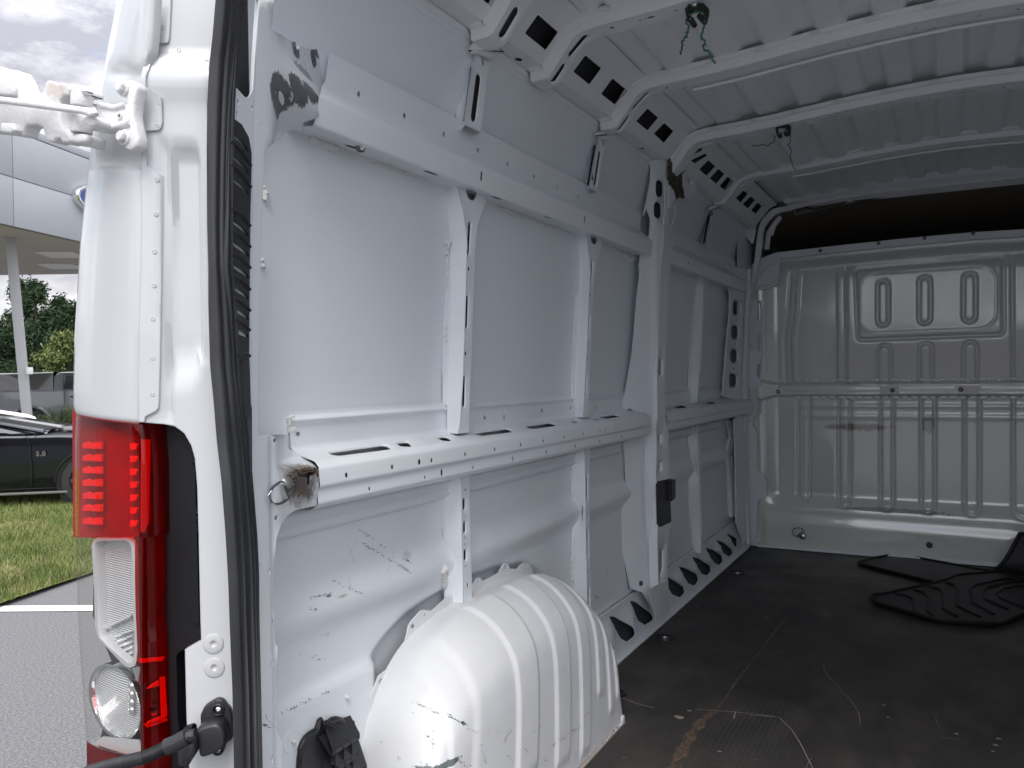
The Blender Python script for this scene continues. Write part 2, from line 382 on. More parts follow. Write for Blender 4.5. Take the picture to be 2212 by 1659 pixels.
def text(name, body, size, extrude, m_, parent, mw, offset=0.0, space=1.0):
    """lettering as a real mesh"""
    fc = bpy.data.curves.new(name, 'FONT'); fc.body = body; fc.size = size; fc.extrude = extrude; fc.offset = offset; fc.space_character = space
    t_ = bpy.data.objects.new(name, fc); COL.objects.link(t_); me = bpy.data.meshes.new_from_object(t_.evaluated_get(bpy.context.evaluated_depsgraph_get())); bpy.data.objects.remove(t_)
    me.materials.clear(); me.materials.append(m_); o = bpy.data.objects.new(name, me); COL.objects.link(o); o.parent = parent; o.matrix_local = mw; return o
# ================================================================== THE VAN
van = thing('cargo_van', 'white cargo van seen through its open rear door, empty bare metal inside', 'van')

# ------------------------------------------------------------------ side wall skin (left side of the van, +Y)
SKY = [(-0.1, 0.990), (0.9, 0.995), (1.2, 0.988), (1.48, 0.972), (1.70, 0.920)]
ARCT = [(0.33, 0.33), (0.37, 0.38), (0.416, 0.406), (0.484, 0.43), (0.558, 0.442), (0.70, 0.455), (0.85, 0.45), (1.0, 0.43), (1.1, 0.39), (1.17, 0.33), (1.25, 0.2)]
def skin_rel(x, z):
    r = 1.0 - interp(z, SKY)
    r += 0.020 * (sst(0.575, 0.515, z) - sst(0.515, 0.462, z))
    if x < 0.40: r += 0.018 * sst(0.396, 0.374, z) * (1 - sst(0.355, 0.395, x + (z - 0.38) * 0.6))
    if x < 1.3: r -= 0.016 * sst(0.012, -0.006, z - interp(x, ARCT)) * sst(0.35, 0.39, x)
    return r
SK = Surf((0, 1.0, 0), (1, 0, 0), (0, 0, 1), (0, -1, 0), skin_rel)
def gridmesh(xs, ys, f):
    vs = [tuple(f(x, y)) for x in xs for y in ys]; n = len(ys)
    return vs, [(i * n + j, i * n + j + 1, (i + 1) * n + j + 1, (i + 1) * n + j) for i in range(len(xs) - 1) for j in range(n - 1)]
def fr(a, b, s):
    n = max(1, int(round((b - a) / s))); return [a + (b - a) * i / n for i in range(n + 1)]
m = MB(); m.add(*gridmesh(fr(-0.14, 1.30, 0.012) + fr(1.36, 3.62, 0.05), fr(-0.05, 0.30, 0.03) + fr(0.31, 0.62, 0.0075) + fr(0.65, 0.80, 0.03), SK.p)); m.build('lower_side_panel', P_LOW, van, ang=60)
m = MB(); m.add(*gridmesh(fr(-0.14, 3.62, 0.08), fr(0.80, 1.676, 0.025), SK.p)); m.build('upper_side_panel', P_SKIN, van, ang=60)

# ------------------------------------------------------------------ rails along the wall
def rail(name, sec, x0, x1, holes, r=0.0055, m_=P_IN, label=None, xf=None):
    """folded rail: section of (Y, Z) points; holes[i] = list of functions or traced polygons on strip i"""
    mb = MB(); q = []
    for i, p in enumerate(sec):
        p = Vector(p)
        if i in (0, len(sec) - 1): q.append((p, p, [p])); continue
        a, c = Vector(sec[i - 1]), Vector(sec[i + 1]); rr = min(r, (a - p).length * 0.42, (c - p).length * 0.42)
        p0 = p + (a - p).normalized() * rr; p1 = p + (c - p).normalized() * rr
        q.append((p0, p1, [p0 * (1 - t) ** 2 + p * 2 * t * (1 - t) + p1 * t * t for t in (0, .25, .5, .75, 1)]))
    for i in range(len(sec) - 1):
        a, b = q[i][1], q[i + 1][0]; d = (b - a); ln = d.length
        e2 = (0, d.x / ln, d.y / ln); n = np.cross((1, 0, 0), e2)
        if np.dot(n, CP - np.array([0, a.x, a.y])) < 0: n = -n
        s = Surf((0, a.x, a.y), (1, 0, 0), e2, n)
        hs = []
        for h in holes.get(i, []): hs += [h(s)] if callable(h) else [h]
        hs2 = []
        for h in hs:
            isT = isinstance(h, tuple) and isinstance(h[0], list); pl = h[0] if isT else h; lw = h[1] if isT else 0.0; mg = 0.0012 + lw
            b0, b1 = min(p[1] for p in pl), max(p[1] for p in pl); av = ln - 2 * mg
            if b1 - b0 > av: c_ = (b0 + b1) / 2; k_ = av / (b1 - b0); pl = [(x, c_ + (y - c_) * k_) for x, y in pl]; b0, b1 = c_ - av / 2, c_ + av / 2
            sh = max(0, mg - b0) - max(0, b1 - (ln - mg)); pl = [(x, y + sh) for x, y in pl]
            if abs(sh) < 0.03 and all(x0 + 0.002 < x < x1 - 0.002 for x, y in pl): hs2.append((pl, lw, h[2]) if isT else pl)
            else: print('hole dropped', name, i, pl[0], sh)
        sheet(mb, s, [(xf(a.y) if xf else x0, 0), (x1, 0), (x1, ln), (xf(b.y) if xf else x0, ln)], hs2, rim=0)
    for (p0, p1, arc) in q[1:-1]:
        n = len(arc); mb.add([((xf(p.y) if xf else x0) if k == 0 else x1, p.x, p.y) for k in (0, 1) for p in arc], [(k, k + 1, n + k + 1, n + k) for k in range(n - 1)])
    return mb.build(name, m_, van, ang=50, merge=0.0002, label=label)
def hx(crop, x, y, r=0.0050): return lambda s: hexa(*s.T(crop([(x, y)]))[0], r)
def ov(crop, x, y, rx, rz): return lambda s: ell(*s.T(crop([(x, y)]))[0], rx, rz, 12)
def vs_(crop, x, y, wd, h): return lambda s: slot(*s.T(crop([(x, y)]))[0], wd, h)
def pg(crop, pts, r=0.01, lip=0.0, dep=0.0035): return lambda s: (rnd(s.T(crop(pts)), r), lip, dep)

UR = [(0.954, 1.484), (0.960, 1.425), (0.913, 1.381), (0.919, 1.330), (0.975, 1.337), (0.984, 1.333)]
URX = lambda z: interp(z, [(1.33, 0.152), (1.38, 0.160), (1.43, 0.228), (1.49, 0.236)])
MRX = lambda z: interp(z, [(0.775, 0.137), (0.80, 0.160)])
rail('upper_wall_rail', UR, 0.158, 1.86, xf=URX, holes={
    0: [hx(g8, x, y, 0.0058) for x, y in ((293, 43), (582, 178), (831, 298), (1047, 400), (1234, 490), (1399, 569), (1544, 638), (1677, 698), (1794, 754), (1901, 803), (1998, 848))],
    2: [vs_(g8, 1068, 560, 0.008, 0.022), vs_(g8, 1720, 834, 0.008, 0.022)],
    3: [lambda s: slot(*s.T(g8([(826, 541)]))[0], 0.045, 0.012), lambda s: slot(*s.T(g8([(1223, 700)]))[0], 0.045, 0.012), lambda s: slot(*s.T(g8([(1538, 824)]))[0], 0.045, 0.012), lambda s: slot(0.30, 0.03, 0.05, 0.012)]}, label='upper rail of the rear bay')
rail('upper_wall_rail', UR, 1.975, 3.50, {
    0: [vs_(g5, 1153, 445, 0.007, 0.02), vs_(g5, 1300, 515, 0.007, 0.02), vs_(g5, 1348, 535, 0.007, 0.02), vs_(g5, 1485, 600, 0.007, 0.02)],
    2: [ov(g5, 938, 555, 0.006, 0.008), ov(g5, 1015, 585, 0.006, 0.007)],
    3: [lambda s: slot(2.55, 0.03, 0.05, 0.012), lambda s: slot(3.05, 0.03, 0.05, 0.012)]}, label='upper rail of the front bay')
MR = [(0.9935, 0.866), (0.9925, 0.858), (0.980, 0.851), (0.989, 0.843), (0.987, 0.805), (0.978, 0.797), (0.924, 0.786), (0.907, 0.777), (0.904, 0.747), (0.911, 0.742), (0.909, 0.7175), (0.925, 0.708), (0.986, 0.704)]
hol = [hx(d2, x, y) for x, y in ((712, 555), (1050, 495), (1340, 445), (1588, 400), (1805, 363), (1997, 330))] + [ov(d2, 1250, 458, 0.0048, 0.0056)] + \
      [hx(d3, x, y) for x, y in ((153, 330), (320, 302), (473, 277), (613, 252), (738, 232), (778, 222), (855, 210))]
lowh = [ov(d2, x, y, 0.0030, 0.0036) for x, y in ((882, 658), (1292, 573), (1646, 500), (1940, 440))] + [ov(d3, x, y, 0.0045, 0.005) for x, y in ((95, 440), (343, 390), (555, 347), (738, 310), (900, 278))] + [vs_(d2, 1415, 538, 0.0075, 0.013)]
rail('middle_wall_rail', MR, 0.150, 1.80, xf=MRX, holes={
    3: [ov(d2, 1730, 130, 0.0045, 0.004), ov(d2, 1875, 130, 0.004, 0.0055), ov(d3, 30, 128, 0.005, 0.006), ov(d3, 310, 78, 0.005, 0.006), ov(d3, 520, 57, 0.005, 0.006), ov(d3, 703, 58, 0.005, 0.006), lambda s: slot(*s.T(d2([(353, 252)]))[0], 0.010, 0.007)],
    5: [pg(d2, [(575, 381), (1000, 321), (1075, 362), (650, 415)], 0.016, 0.006), pg(d2, [(1085, 309), (1172, 300), (1213, 343), (1125, 344)], 0.014, 0.005), pg(d2, [(1388, 272), (1455, 264), (1505, 298), (1428, 302)], 0.014, 0.005),
        pg(d2, [(1652, 240), (1905, 205), (1960, 236), (1720, 266)], 0.014, 0.006), pg(d3, [(190, 188), (380, 163), (433, 188), (240, 214)], 0.014, 0.006),
        pg(d3, [(520, 150), (555, 147), (592, 166), (556, 170)], 0.012, 0.004), pg(d3, [(675, 130), (703, 127), (740, 143), (710, 147)], 0.012, 0.004), pg(d3, [(737, 122), (858, 106), (903, 122), (780, 138)], 0.014, 0.005)],
    7: hol, 9: lowh}, label='middle rail of the rear bay', r=0.0045)
rail('middle_wall_rail', MR, 1.975, 3.46, {
    5: [pg(d3, [(1285, 48), (1360, 36), (1395, 52), (1318, 64)], 0.014, 0.004), pg(d3, [(1530, 22), (1590, 12), (1618, 26), (1560, 34)], 0.014, 0.004)],
    7: [vs_(d3, x, y, 0.006, 0.011) for x, y in ((1303, 120), (1355, 120), (1532, 95), (1603, 82), (1662, 72))], 9: [vs_(d3, x, y, 0.006, 0.009) for x, y in ((1303, 193), (1400, 178), (1513, 152))]}, label='middle rail of the front bay', r=0.0045)
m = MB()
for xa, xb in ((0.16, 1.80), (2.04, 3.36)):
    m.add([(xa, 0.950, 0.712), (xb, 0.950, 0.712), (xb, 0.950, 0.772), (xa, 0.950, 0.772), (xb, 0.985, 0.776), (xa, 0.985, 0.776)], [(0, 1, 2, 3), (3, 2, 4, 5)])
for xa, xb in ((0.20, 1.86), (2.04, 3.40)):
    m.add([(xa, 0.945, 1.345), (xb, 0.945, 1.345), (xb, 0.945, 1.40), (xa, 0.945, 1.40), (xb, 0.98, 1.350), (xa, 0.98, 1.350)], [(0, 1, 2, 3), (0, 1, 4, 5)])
m.build('rail_shade_strip', P_DARK, van)  # dark strips stand in for the shade inside the rails, behind their holes
# small ribbed flange of the skin under the middle rail
m = MB(); profile(m, [(0.991, 0.70), (0.975, 0.692), (0.983, 0.672), (0.974, 0.664), (0.991, 0.655)], 0.115, 1.70); profile(m, [(0.991, 0.70), (0.975, 0.692), (0.983, 0.672), (0.974, 0.664), (0.991, 0.655)], 2.05, 3.0); m.build('panel_stiffening_rib', P_IN, van)
# lipped joint where the skin meets the roof side
m = MB(); profile(m, [(0.945, 1.640), (0.931, 1.645), (0.933, 1.655), (0.926, 1.659), (0.925, 1.672)], -0.14, 3.5, r=0.003); m.build('roof_side_joint', P_IN, van)

# ------------------------------------------------------------------ wall stiffeners
def pl3(crop, pts, y): return [np.array(hit(u, v, 'Y', y)) for u, v in crop(pts)]
def resample(P3, zs):
    P3 = sorted(P3, key=lambda p: p[2]); o = []
    for z in zs:
        zc = min(max(z, P3[0][2]), P3[-1][2])
        for a, b in zip(P3, P3[1:]):
            if zc <= b[2] + 1e-9:
                t = (zc - a[2]) / max(1e-9, b[2] - a[2]); o.append((a[0] + (b[0] - a[0]) * t, a[1] + (b[1] - a[1]) * t, z)); break
    return o
def stiffener(name, left, base, fold, face_right, holes, yb, yf, top=None, label=None, bot=None, m_=P_IN):
    """hat section post: flange on the skin, rear-facing side wall, pierced inner face"""
    mb = MB()
    zs0 = min(p[2] for p in fold); zs1 = max(p[2] for p in fold); n = 26
    zs = [zs0 + (zs1 - zs0) * i / n for i in range(n + 1)]
    A = resample(left, zs); B = resample(base, zs); F = resample(fold, zs)
    F2 = [(f[0] + 0.004, f[1] - 0.0015, f[2]) for f in F]; B2 = [(b[0] - 0.003, b[1] + 0.002, b[2]) for b in B]
    Fm = [(lerp(b[0], f[0], 0.93), lerp(b[1], f[1], 0.93), f[2]) for b, f in zip(B, F)]
    rows = [[(a[0], a[1] + 0.004, a[2]) for a in A], A, B2, [(lerp(b[0], f[0], 0.06), lerp(b[1], f[1], 0.06), f[2]) for b, f in zip(B, F)], Fm]
    k = n + 1
    vs = [p for r_ in rows for p in r_]
    mb.add(vs, [(i * k + j, i * k + j + 1, (i + 1) * k + j + 1, (i + 1) * k + j) for i in range(len(rows) - 1) for j in range(n)])
    s = Surf((0, yf, 0), (1, 0, 0), (0, 0, 1), (0, -1, 0))
    FR = resample(face_right, zs)
    outer = [(f[0] + 0.003, z) for f, z in zip(F, zs)]
    if top: outer += [(p[0], p[2]) for p in top]
    outer += [(f[0], z) for f, z in zip(FR, zs)][::-1]
    sheet(mb, s, outer, [h(s) for h in holes], rim=0.003)
    # roll between side wall and face
    R_ = [Fm, [(f[0] + 0.0008, yf + 0.0012, f[2]) for f in F], [(f[0] + 0.003, yf, f[2]) for f in F]]
    vs = [p for r_ in R_ for p in r_]; mb.add(vs, [(i * k + j, i * k + j + 1, (i + 1) * k + j + 1, (i + 1) * k + j) for i in range(2) for j in range(n)])
    # far side wall back to the skin
    G = [(f[0], yf, f[2]) for f in FR]; Hh = [(f[0] + 0.012, yb, f[2]) for f in FR]
    vs = G + Hh; mb.add(vs, [(j, j + 1, k + j + 1, k + j) for j in range(n)])
    st = mb.build(name, m_, van, ang=55, label=label)
    cv = MB(); q = [(lerp(f[0], g[0], 0.12), yf + 0.013, f[2]) for f, g in zip(F, FR)]; q2 = [(g[0] + 0.004, yf + 0.013, g[2]) for g in FR]; lo, hi = 2, k - 4
    cv.add(q[lo:hi] + q2[lo:hi], [(j, j + 1, hi - lo + j + 1, hi - lo + j) for j in range(hi - lo - 1)]); cv.build('stiffener_shade_sheet', P_DARK, st)  # dark sheet paints the shade seen through the slots
    return st
def ts(crop, p0, p1, wd, lip=0.0022):
    """slot between two points read off the photo, width in metres"""
    def f(s):
        a, b = s.T(crop([p0, p1])); cx, cz = (a[0] + b[0]) / 2, (a[1] + b[1]) / 2
        h = abs(a[1] - b[1]); tilt = (a[0] - b[0]) / max(1e-6, (a[1] - b[1]))
        if h < wd: h = wd
        return ([(x + (z - cz) * tilt, z) for x, z in slot(cx, cz, wd, h)], lip if h > 0.02 else 0.0, 0.0025)
    return f
YB = 0.988
def both(a, b, y): return [*pl3(*a, y), *pl3(*b, y)]
YF = 0.950
stiffener('wall_stiffener',
    both((c2, [(1420, 1345), (1415, 1400), (1430, 1500), (1445, 1600)]), (c6, [(1440, 50), (1465, 150), (1472, 300), (1460, 500), (1450, 700), (1440, 1000), (1432, 1300), (1432, 1520), (1460, 1580), (1470, 1659)]), YB),
    both((c2, [(1465, 1330), (1450, 1400), (1455, 1500), (1470, 1659)]), (c6, [(1490, 150), (1500, 300), (1495, 500), (1490, 700), (1480, 1000), (1470, 1300), (1462, 1540), (1465, 1659)]), YB - 0.006),
    both((c2, [(1515, 1340), (1540, 1440), (1570, 1560), (1585, 1659)]), (c6, [(1590, 200), (1600, 300), (1595, 500), (1590, 700), (1580, 1000), (1570, 1300), (1558, 1480), (1545, 1659)]), YF) + pl3(d2, [(1530, 250)], YF),
    both((c2, [(1757, 1430), (1745, 1480), (1710, 1570), (1695, 1659)]), (c6, [(1700, 100), (1680, 200), (1665, 330), (1655, 600), (1640, 1000), (1630, 1300), (1620, 1550), (1618, 1659)]), YF) + pl3(d2, [(1615, 240)], YF),
    [ts(c6, (1624, 160), (1611, 405), 0.0115), ts(c6, (1614, 502), (1614, 514), 0.009), ts(c6, (1606, 705), (1598, 945), 0.0115), ts(c6, (1591, 1122), (1591, 1142), 0.009), ts(c6, (1584, 1295), (1578, 1528), 0.0115)],
    YB, YF, top=pl3(c2, [(1590, 1360), (1597, 1425), (1612, 1462), (1640, 1482), (1665, 1462), (1676, 1425), (1684, 1402), (1705, 1398)], YF), label='stiffener with notched top nearest the rear door')
stiffener('wall_stiffener',
    pl3(c7, [(560, 240), (562, 330), (572, 450), (575, 560), (560, 700), (548, 950), (545, 1100), (530, 1440), (555, 1600)], YB),
    pl3(c7, [(580, 240), (585, 350), (600, 450), (600, 600), (590, 800), (575, 1000), (565, 1300), (552, 1500), (560, 1600)], YB - 0.006),
    pl3(c7, [(635, 230), (645, 330), (660, 430), (665, 560), (655, 720), (645, 1000), (630, 1300), (612, 1605)], YF),
    pl3(c7, [(755, 290), (740, 400), (710, 480), (700, 600), (690, 750), (680, 1000), (660, 1400), (652, 1605)], YF),
    [ts(c7, (683, 445), (672, 620), 0.010), ts(c7, (667, 695), (667, 705), 0.009), ts(c7, (659, 850), (652, 1020), 0.010), ts(c7, (643, 1155), (643, 1175), 0.008), ts(c7, (637, 1290), (631, 1455), 0.010)],
    YB, YF, top=pl3(c7, [(668, 245), (672, 300), (690, 328), (712, 318), (722, 270)], YF), label='second stiffener of the rear bay')
stiffener('wall_stiffener',
    pl3(c7, [(1440, 560), (1435, 650), (1430, 770), (1400, 1150), (1390, 1390), (1410, 1500)], YB), pl3(c7, [(1460, 555), (1450, 650), (1440, 900), (1415, 1200), (1405, 1400), (1412, 1500)], YB - 0.006),
    pl3(c7, [(1500, 550), (1500, 650), (1490, 900), (1475, 1200), (1460, 1400), (1452, 1500)], YF), pl3(c7, [(1540, 585), (1515, 680), (1500, 900), (1485, 1200), (1470, 1400), (1462, 1500)], YF),
    [ts(c7, (1508, 700), (1470, 1390), 0.012)], YB, YF, label='stiffener of the front bay')
stiffener('wall_stiffener',
    pl3(d2, [(1435, 600), (1430, 700), (1435, 1050), (1470, 1170), (1465, 1250), (1450, 1300), (1440, 1470)], YB), pl3(d2, [(1470, 590), (1455, 700), (1455, 1040), (1490, 1180), (1480, 1300), (1465, 1470)], YB - 0.006),
    pl3(d2, [(1548, 570), (1560, 700), (1560, 1000), (1565, 1200), (1568, 1380), (1570, 1500)], YF), pl3(d2, [(1620, 560), (1625, 800), (1632, 1100), (1637, 1350), (1638, 1500)], YF),
    [ts(d2, (1588, 658), (1588, 666), 0.006, 0), ts(d2, (1582, 725), (1582, 810), 0.011, 0.002), ts(d2, (1583, 855), (1583, 859), 0.005, 0), ts(d2, (1585, 895), (1585, 980), 0.011, 0.002), ts(d2, (1587, 1015), (1587, 1019), 0.005, 0),
     ts(d2, (1588, 1062), (1588, 1068), 0.005, 0), ts(d2, (1590, 1102), (1590, 1185), 0.011, 0.002), ts(d2, (1592, 1223), (1592, 1227), 0.005, 0), ts(d2, (1605, 1345), (1605, 1385), 0.007, 0)], YB, YF, label='short stiffener above the wheel arch')
stiffener('wall_stiffener',
    pl3(d3, [(540, 385), (530, 450), (530, 690), (572, 820), (560, 860), (535, 1000), (540, 1300), (555, 1659)], YB), pl3(d3, [(560, 385), (545, 500), (550, 690), (580, 820), (560, 1000), (560, 1300), (575, 1659)], YB - 0.006),
    pl3(d3, [(620, 370), (628, 500), (632, 900), (640, 1300), (648, 1700)], YF), pl3(d3, [(665, 365), (665, 900), (672, 1300), (683, 1700)], YF),
    [ts(d3, (641, 535), (643, 735), 0.0105)] + [ts(d3, (x, y - 3), (x, y + 3), 0.006, 0) for x, y in ((643, 778), (645, 895), (650, 1195), (652, 1318))] + [ts(d3, (644, 835), (644, 848), 0.009, 0), ts(d3, (648, 955), (649, 1150), 0.0105), ts(d3, (651, 1252), (651, 1268), 0.009, 0), ts(d3, (655, 1380), (658, 1575), 0.0105)],
    YB, YF, label='lower stiffener beside the wheel arch')
stiffener('wall_stiffener',
    pl3(d3, [(1395, 205), (1390, 330), (1418, 500), (1395, 600), (1400, 800), (1425, 1080), (1440, 1120)], YB), pl3(d3, [(1410, 200), (1400, 340), (1425, 500), (1405, 650), (1415, 900), (1435, 1120)], YB - 0.006),
    pl3(d3, [(1450, 195), (1462, 400), (1478, 800), (1482, 1135)], YF), pl3(d3, [(1462, 195), (1475, 300), (1490, 700), (1500, 1040), (1492, 1135)], YF),
    [ts(d3, (1470, 310), (1488, 1000), 0.012)], YB, YF, label='lower stiffener of the front bay')
YU, YV = 0.962, 0.925
stiffener('high_wall_stiffener',
    pl3(g8, [(945, -60), (930, 60), (912, 200)], YU) + pl3(c2, [(1600, 390), (1570, 600)], YU), pl3(c2, [(1625, 380), (1600, 560), (1550, 895)], YU - 0.006),
    pl3(c2, [(1660, 395), (1640, 560), (1590, 920)], YV), pl3(c2, [(1775, 430), (1745, 650), (1705, 978)], YV),
    [ts(c2, (1692, 548), (1648, 895), 0.021, 0.004), lambda s: ell(*s.T(c2([(1717, 453)]))[0], 0.006, 0.009)], YU, YV, label='high stiffener under the rearmost roof bow')
stiffener('high_wall_stiffener',
    pl3(c3, [(690, 1000), (660, 1200), (630, 1362)], YU), pl3(c3, [(703, 1000), (672, 1200), (640, 1368)], YU - 0.006), pl3(c3, [(728, 1000), (690, 1200), (658, 1385)], YV), pl3(c3, [(778, 1035), (755, 1200), (722, 1410)], YV),
    [ts(c3, (740, 1115), (700, 1370), 0.016, 0.004), lambda s: ell(*s.T(c3([(761, 1048)]))[0], 0.006, 0.010)], YU, YV, label='high stiffener beside the pillar')
stiffener('high_wall_stiffener',
    pl3(c7, [(1558, 15), (1530, 150), (1492, 335)], YU - 0.01), pl3(c7, [(1563, 15), (1538, 150), (1500, 335)], YU - 0.014), pl3(c7, [(1572, 20), (1546, 150), (1510, 340)], YV), pl3(c7, [(1592, 30), (1570, 150), (1538, 345)], YV),
    [ts(c7, (1560, 145), (1526, 325), 0.016, 0.003)], YU, YV, label='high stiffener near the bulkhead')

# ------------------------------------------------------------------ rear pillar inner panel (with the two rail ends)
_e = np.array([0.2, 0.075, 0]); _e /= np.linalg.norm(_e); PN = np.array([_e[1], -_e[0], 0])
def gus_rel(a, z):
    """the panel swells from the pillar flange into the shape of the rail ends"""
    wgt = sst(0.035, 0.17, a)
    up = interp(z, [(1.26, 0.045), (1.318, 0.03), (1.335, 0.0), (1.378, 0.0), (1.425, 0.026), (1.50, 0.030)])
    lo = interp(z, [(0.62, 0.0), (0.775, 0.0), (0.792, 0.05), (0.83, 0.062), (1.20, 0.062)])
    t = sst(1.0, 1.2, z)
    r = -wgt * lerp(lo, up, t)
    r -= 0.006 * (1 - sst(0.0, 0.014, abs(a - 0.034))) * sst(0.9, 0.8, z)
    return r
GU = Surf((-0.055, 0.835, 0), _e, (0, 0, 1), PN, gus_rel)
gl = [(560, 0), (556, 60), (551, 150), (547, 250), (546, 300), (545, 450), (543, 700), (543, 900), (545, 1100), (548, 1200), (552, 1400), (556, 1680)]
gr = [(592, 0)] + g1([(200, 110), (450, 235), (600, 330), (640, 365), (700, 372), (742, 385), (738, 470), (765, 570), (800, 530), (838, 455), (920, 490), (1000, 520), (1150, 545), (1300, 512), (1345, 590), (1358, 610), (1335, 640), (1350, 680), (1320, 690), (1310, 720),
      (1345, 860), (1385, 880), (1435, 850), (1480, 760), (1520, 712), (1480, 900), (1465, 1350), (1400, 1490), (1290, 1640)]) + \
     c2([(525, 740), (525, 860), (400, 900), (390, 950), (398, 965), (320, 953), (265, 972), (110, 1110)]) + [(569, 400), (565, 480), (562, 620), (559, 760), (558, 864)] + \
     d2([(62, 262), (150, 256), (262, 256), (270, 268), (272, 340), (290, 365), (322, 376), (430, 440), (488, 490), (510, 540), (510, 640), (494, 668), (492, 782), (440, 790), (330, 815), (280, 850), (230, 920), (200, 1010), (190, 1130), (175, 1190), (172, 1400), (175, 1600)]) + \
     e2_([(182, 500), (190, 740), (208, 760), (208, 860), (195, 900), (205, 1400), (245, 1460), (245, 1690)])
outer = GU.T(gl[::-1]) + GU.T(gr)
H = []
def gh(crop, pts, lip=0.0, dep=0.006): H.append((GU.T(crop(pts)), lip, dep))
def go(crop, x, y, rx, rz, lip=0.0): H.append((ell(*GU.T(crop([(x, y)]))[0], rx, rz), lip, 0.006))
gh(g1, [(358, 1480), (400, 1450), (450, 1480), (490, 1560), (508, 1640), (505, 1730), (470, 1790), (420, 1760), (375, 1680), (352, 1580)])
go(g1, 310, 1495, 0.0030, 0.0035); go(g1, 718, 1632, 0.0020, 0.0032); go(g1, 790, 1690, 0.002, 0.003); go(c2, 462, 780, 0.0025, 0.003)
go(g1, 775, 840, 0.0050, 0.0060); go(g1, 935, 688, 0.0034, 0.0038); go(g1, 980, 890, 0.0042, 0.0046); go(g1, 1127, 748, 0.0038, 0.0055); go(g1, 1137, 970, 0.0024, 0.0036)
H.append((GU.T(g2([(785, 600), (820, 573), (870, 596), (900, 604), (950, 582), (1010, 565), (1062, 568), (1078, 590), (1060, 612), (1010, 628), (1005, 680), (1004, 770), (948, 778), (950, 665), (900, 650), (840, 660), (795, 640)])), 0.0, 0.008))
H.append((slot(*GU.T(g2([(428, 46)]))[0], 0.011, 0.0065), 0.0, 0.004)); go(g2, 548, 1058, 0.0026, 0.0032); go(g2, 443, 1330, 0.0032, 0.0036); go(e2_, 143, 207, 0.0036, 0.0038); go(e2_, 163, 885, 0.0034, 0.0042); go(e2_, 163, 1598, 0.0040, 0.0058)
def gc(crop, x, y): return tuple(float(q) for q in GU.p(*GU.t(*crop([(x, y)])[0])))
P_GUS = mat('burnt_white_paint', (0.80, 0.835, 0.87), 0.33, noise_amt=0.05, noise_scale=6, bevel=0.002, spec=0.4,
            stains=[(gc(g2, 800, 640), (0.075, 0.075, 0.055), (0.36, 0.28, 0.20), 0.75, 1.0, 60),
                    (gc(g2, 900, 740), (0.060, 0.062, 0.042), SOOT, 0.93, 0.5, 45), (gc(g2, 700, 720), (0.026, 0.028, 0.036), SOOT, 0.85, 0.6, 60),
                    (gc(g2, 950, 540), (0.05, 0.05, 0.011), (0.13, 0.07, 0.03), 0.85, 0.4, 80), (gc(g2, 800, 1050), (0.02, 0.022, 0.010), (0.3, 0.27, 0.24), 0.7, 0.3, 90),
                    (gc(g1, 420, 1550), (0.040, 0.06, 0.032), GREY, 0.97, 0.10, 40), (gc(g1, 800, 1450), (0.036, 0.06, 0.024), GREY, 0.97, 0.10, 55), (gc(g1, 1100, 1500), (0.034, 0.06, 0.016), GREY, 0.97, 0.10, 55),
                    (gc(g1, 760, 600), (0.012, 0.05, 0.010), (0.07, 0.072, 0.08), 0.9, 0.10, 90), (gc(g1, 1200, 600), (0.022, 0.05, 0.010), (0.07, 0.072, 0.08), 0.95, 0.10, 90), (gc(g1, 1130, 750), (0.013, 0.05, 0.016), (0.05, 0.052, 0.06), 0.95, 0.12, 90),
                    (gc(g1, 700, 480), (0.008, 0.05, 0.018), (0.09, 0.09, 0.1), 0.8, 0.12, 120), (gc(g1, 1400, 900), (0.010, 0.05, 0.016), (0.07, 0.072, 0.08), 0.9, 0.12, 120),
                    (gc(g1, 900, 1030), (0.040, 0.06, 0.010), (0.16, 0.16, 0.17), 0.7, 0.08, 230), (gc(g1, 1380, 1150), (0.008, 0.05, 0.018), (0.1, 0.07, 0.05), 0.85, 0.08, 150)])
m = MB(); sheet(m, GU, outer, H, grid=(0.010, 0.0125), rim=0.006); m.build('rear_pillar_panel', P_GUS, van, ang=50)
# spot welds: shallow round dimples (built as tiny domes) along the pillar flange and rails
m = MB()
def weld(surf, crop, x, y, r=0.0036, flat=0.0007):
    r *= 0.65
    a, b = surf.T(crop([(x, y)]))[0]; m.lathe(surf.p(a, b, -0.0004), surf.n, [(r, 0), (r * 0.92, flat), (r * 0.6, flat * 1.2), (r * 0.45, flat * 0.5), (0, flat * 0.4)], 10)
for x, y in ((487, 380), (487, 650), (440, 920), (435, 1165), (402, 1595)): weld(GU, g6, x, y, 0.0045)
for x, y in ((1650, 930), (1645, 1235), (1845, 1415)): weld(GU, g1, x, y, 0.0042)
for x, y in ((52, 1232), (66, 1358), (86, 1710 - 1600 + 600)): weld(GU, e2_, x, y - 0, 0.004)
for x, y in ((40, 190), (22, 372), (22, 720)): weld(GU, c6, x, y, 0.004)
m.build('spot_weld', P_GUS, van).__setitem__('kind', 'stuff')
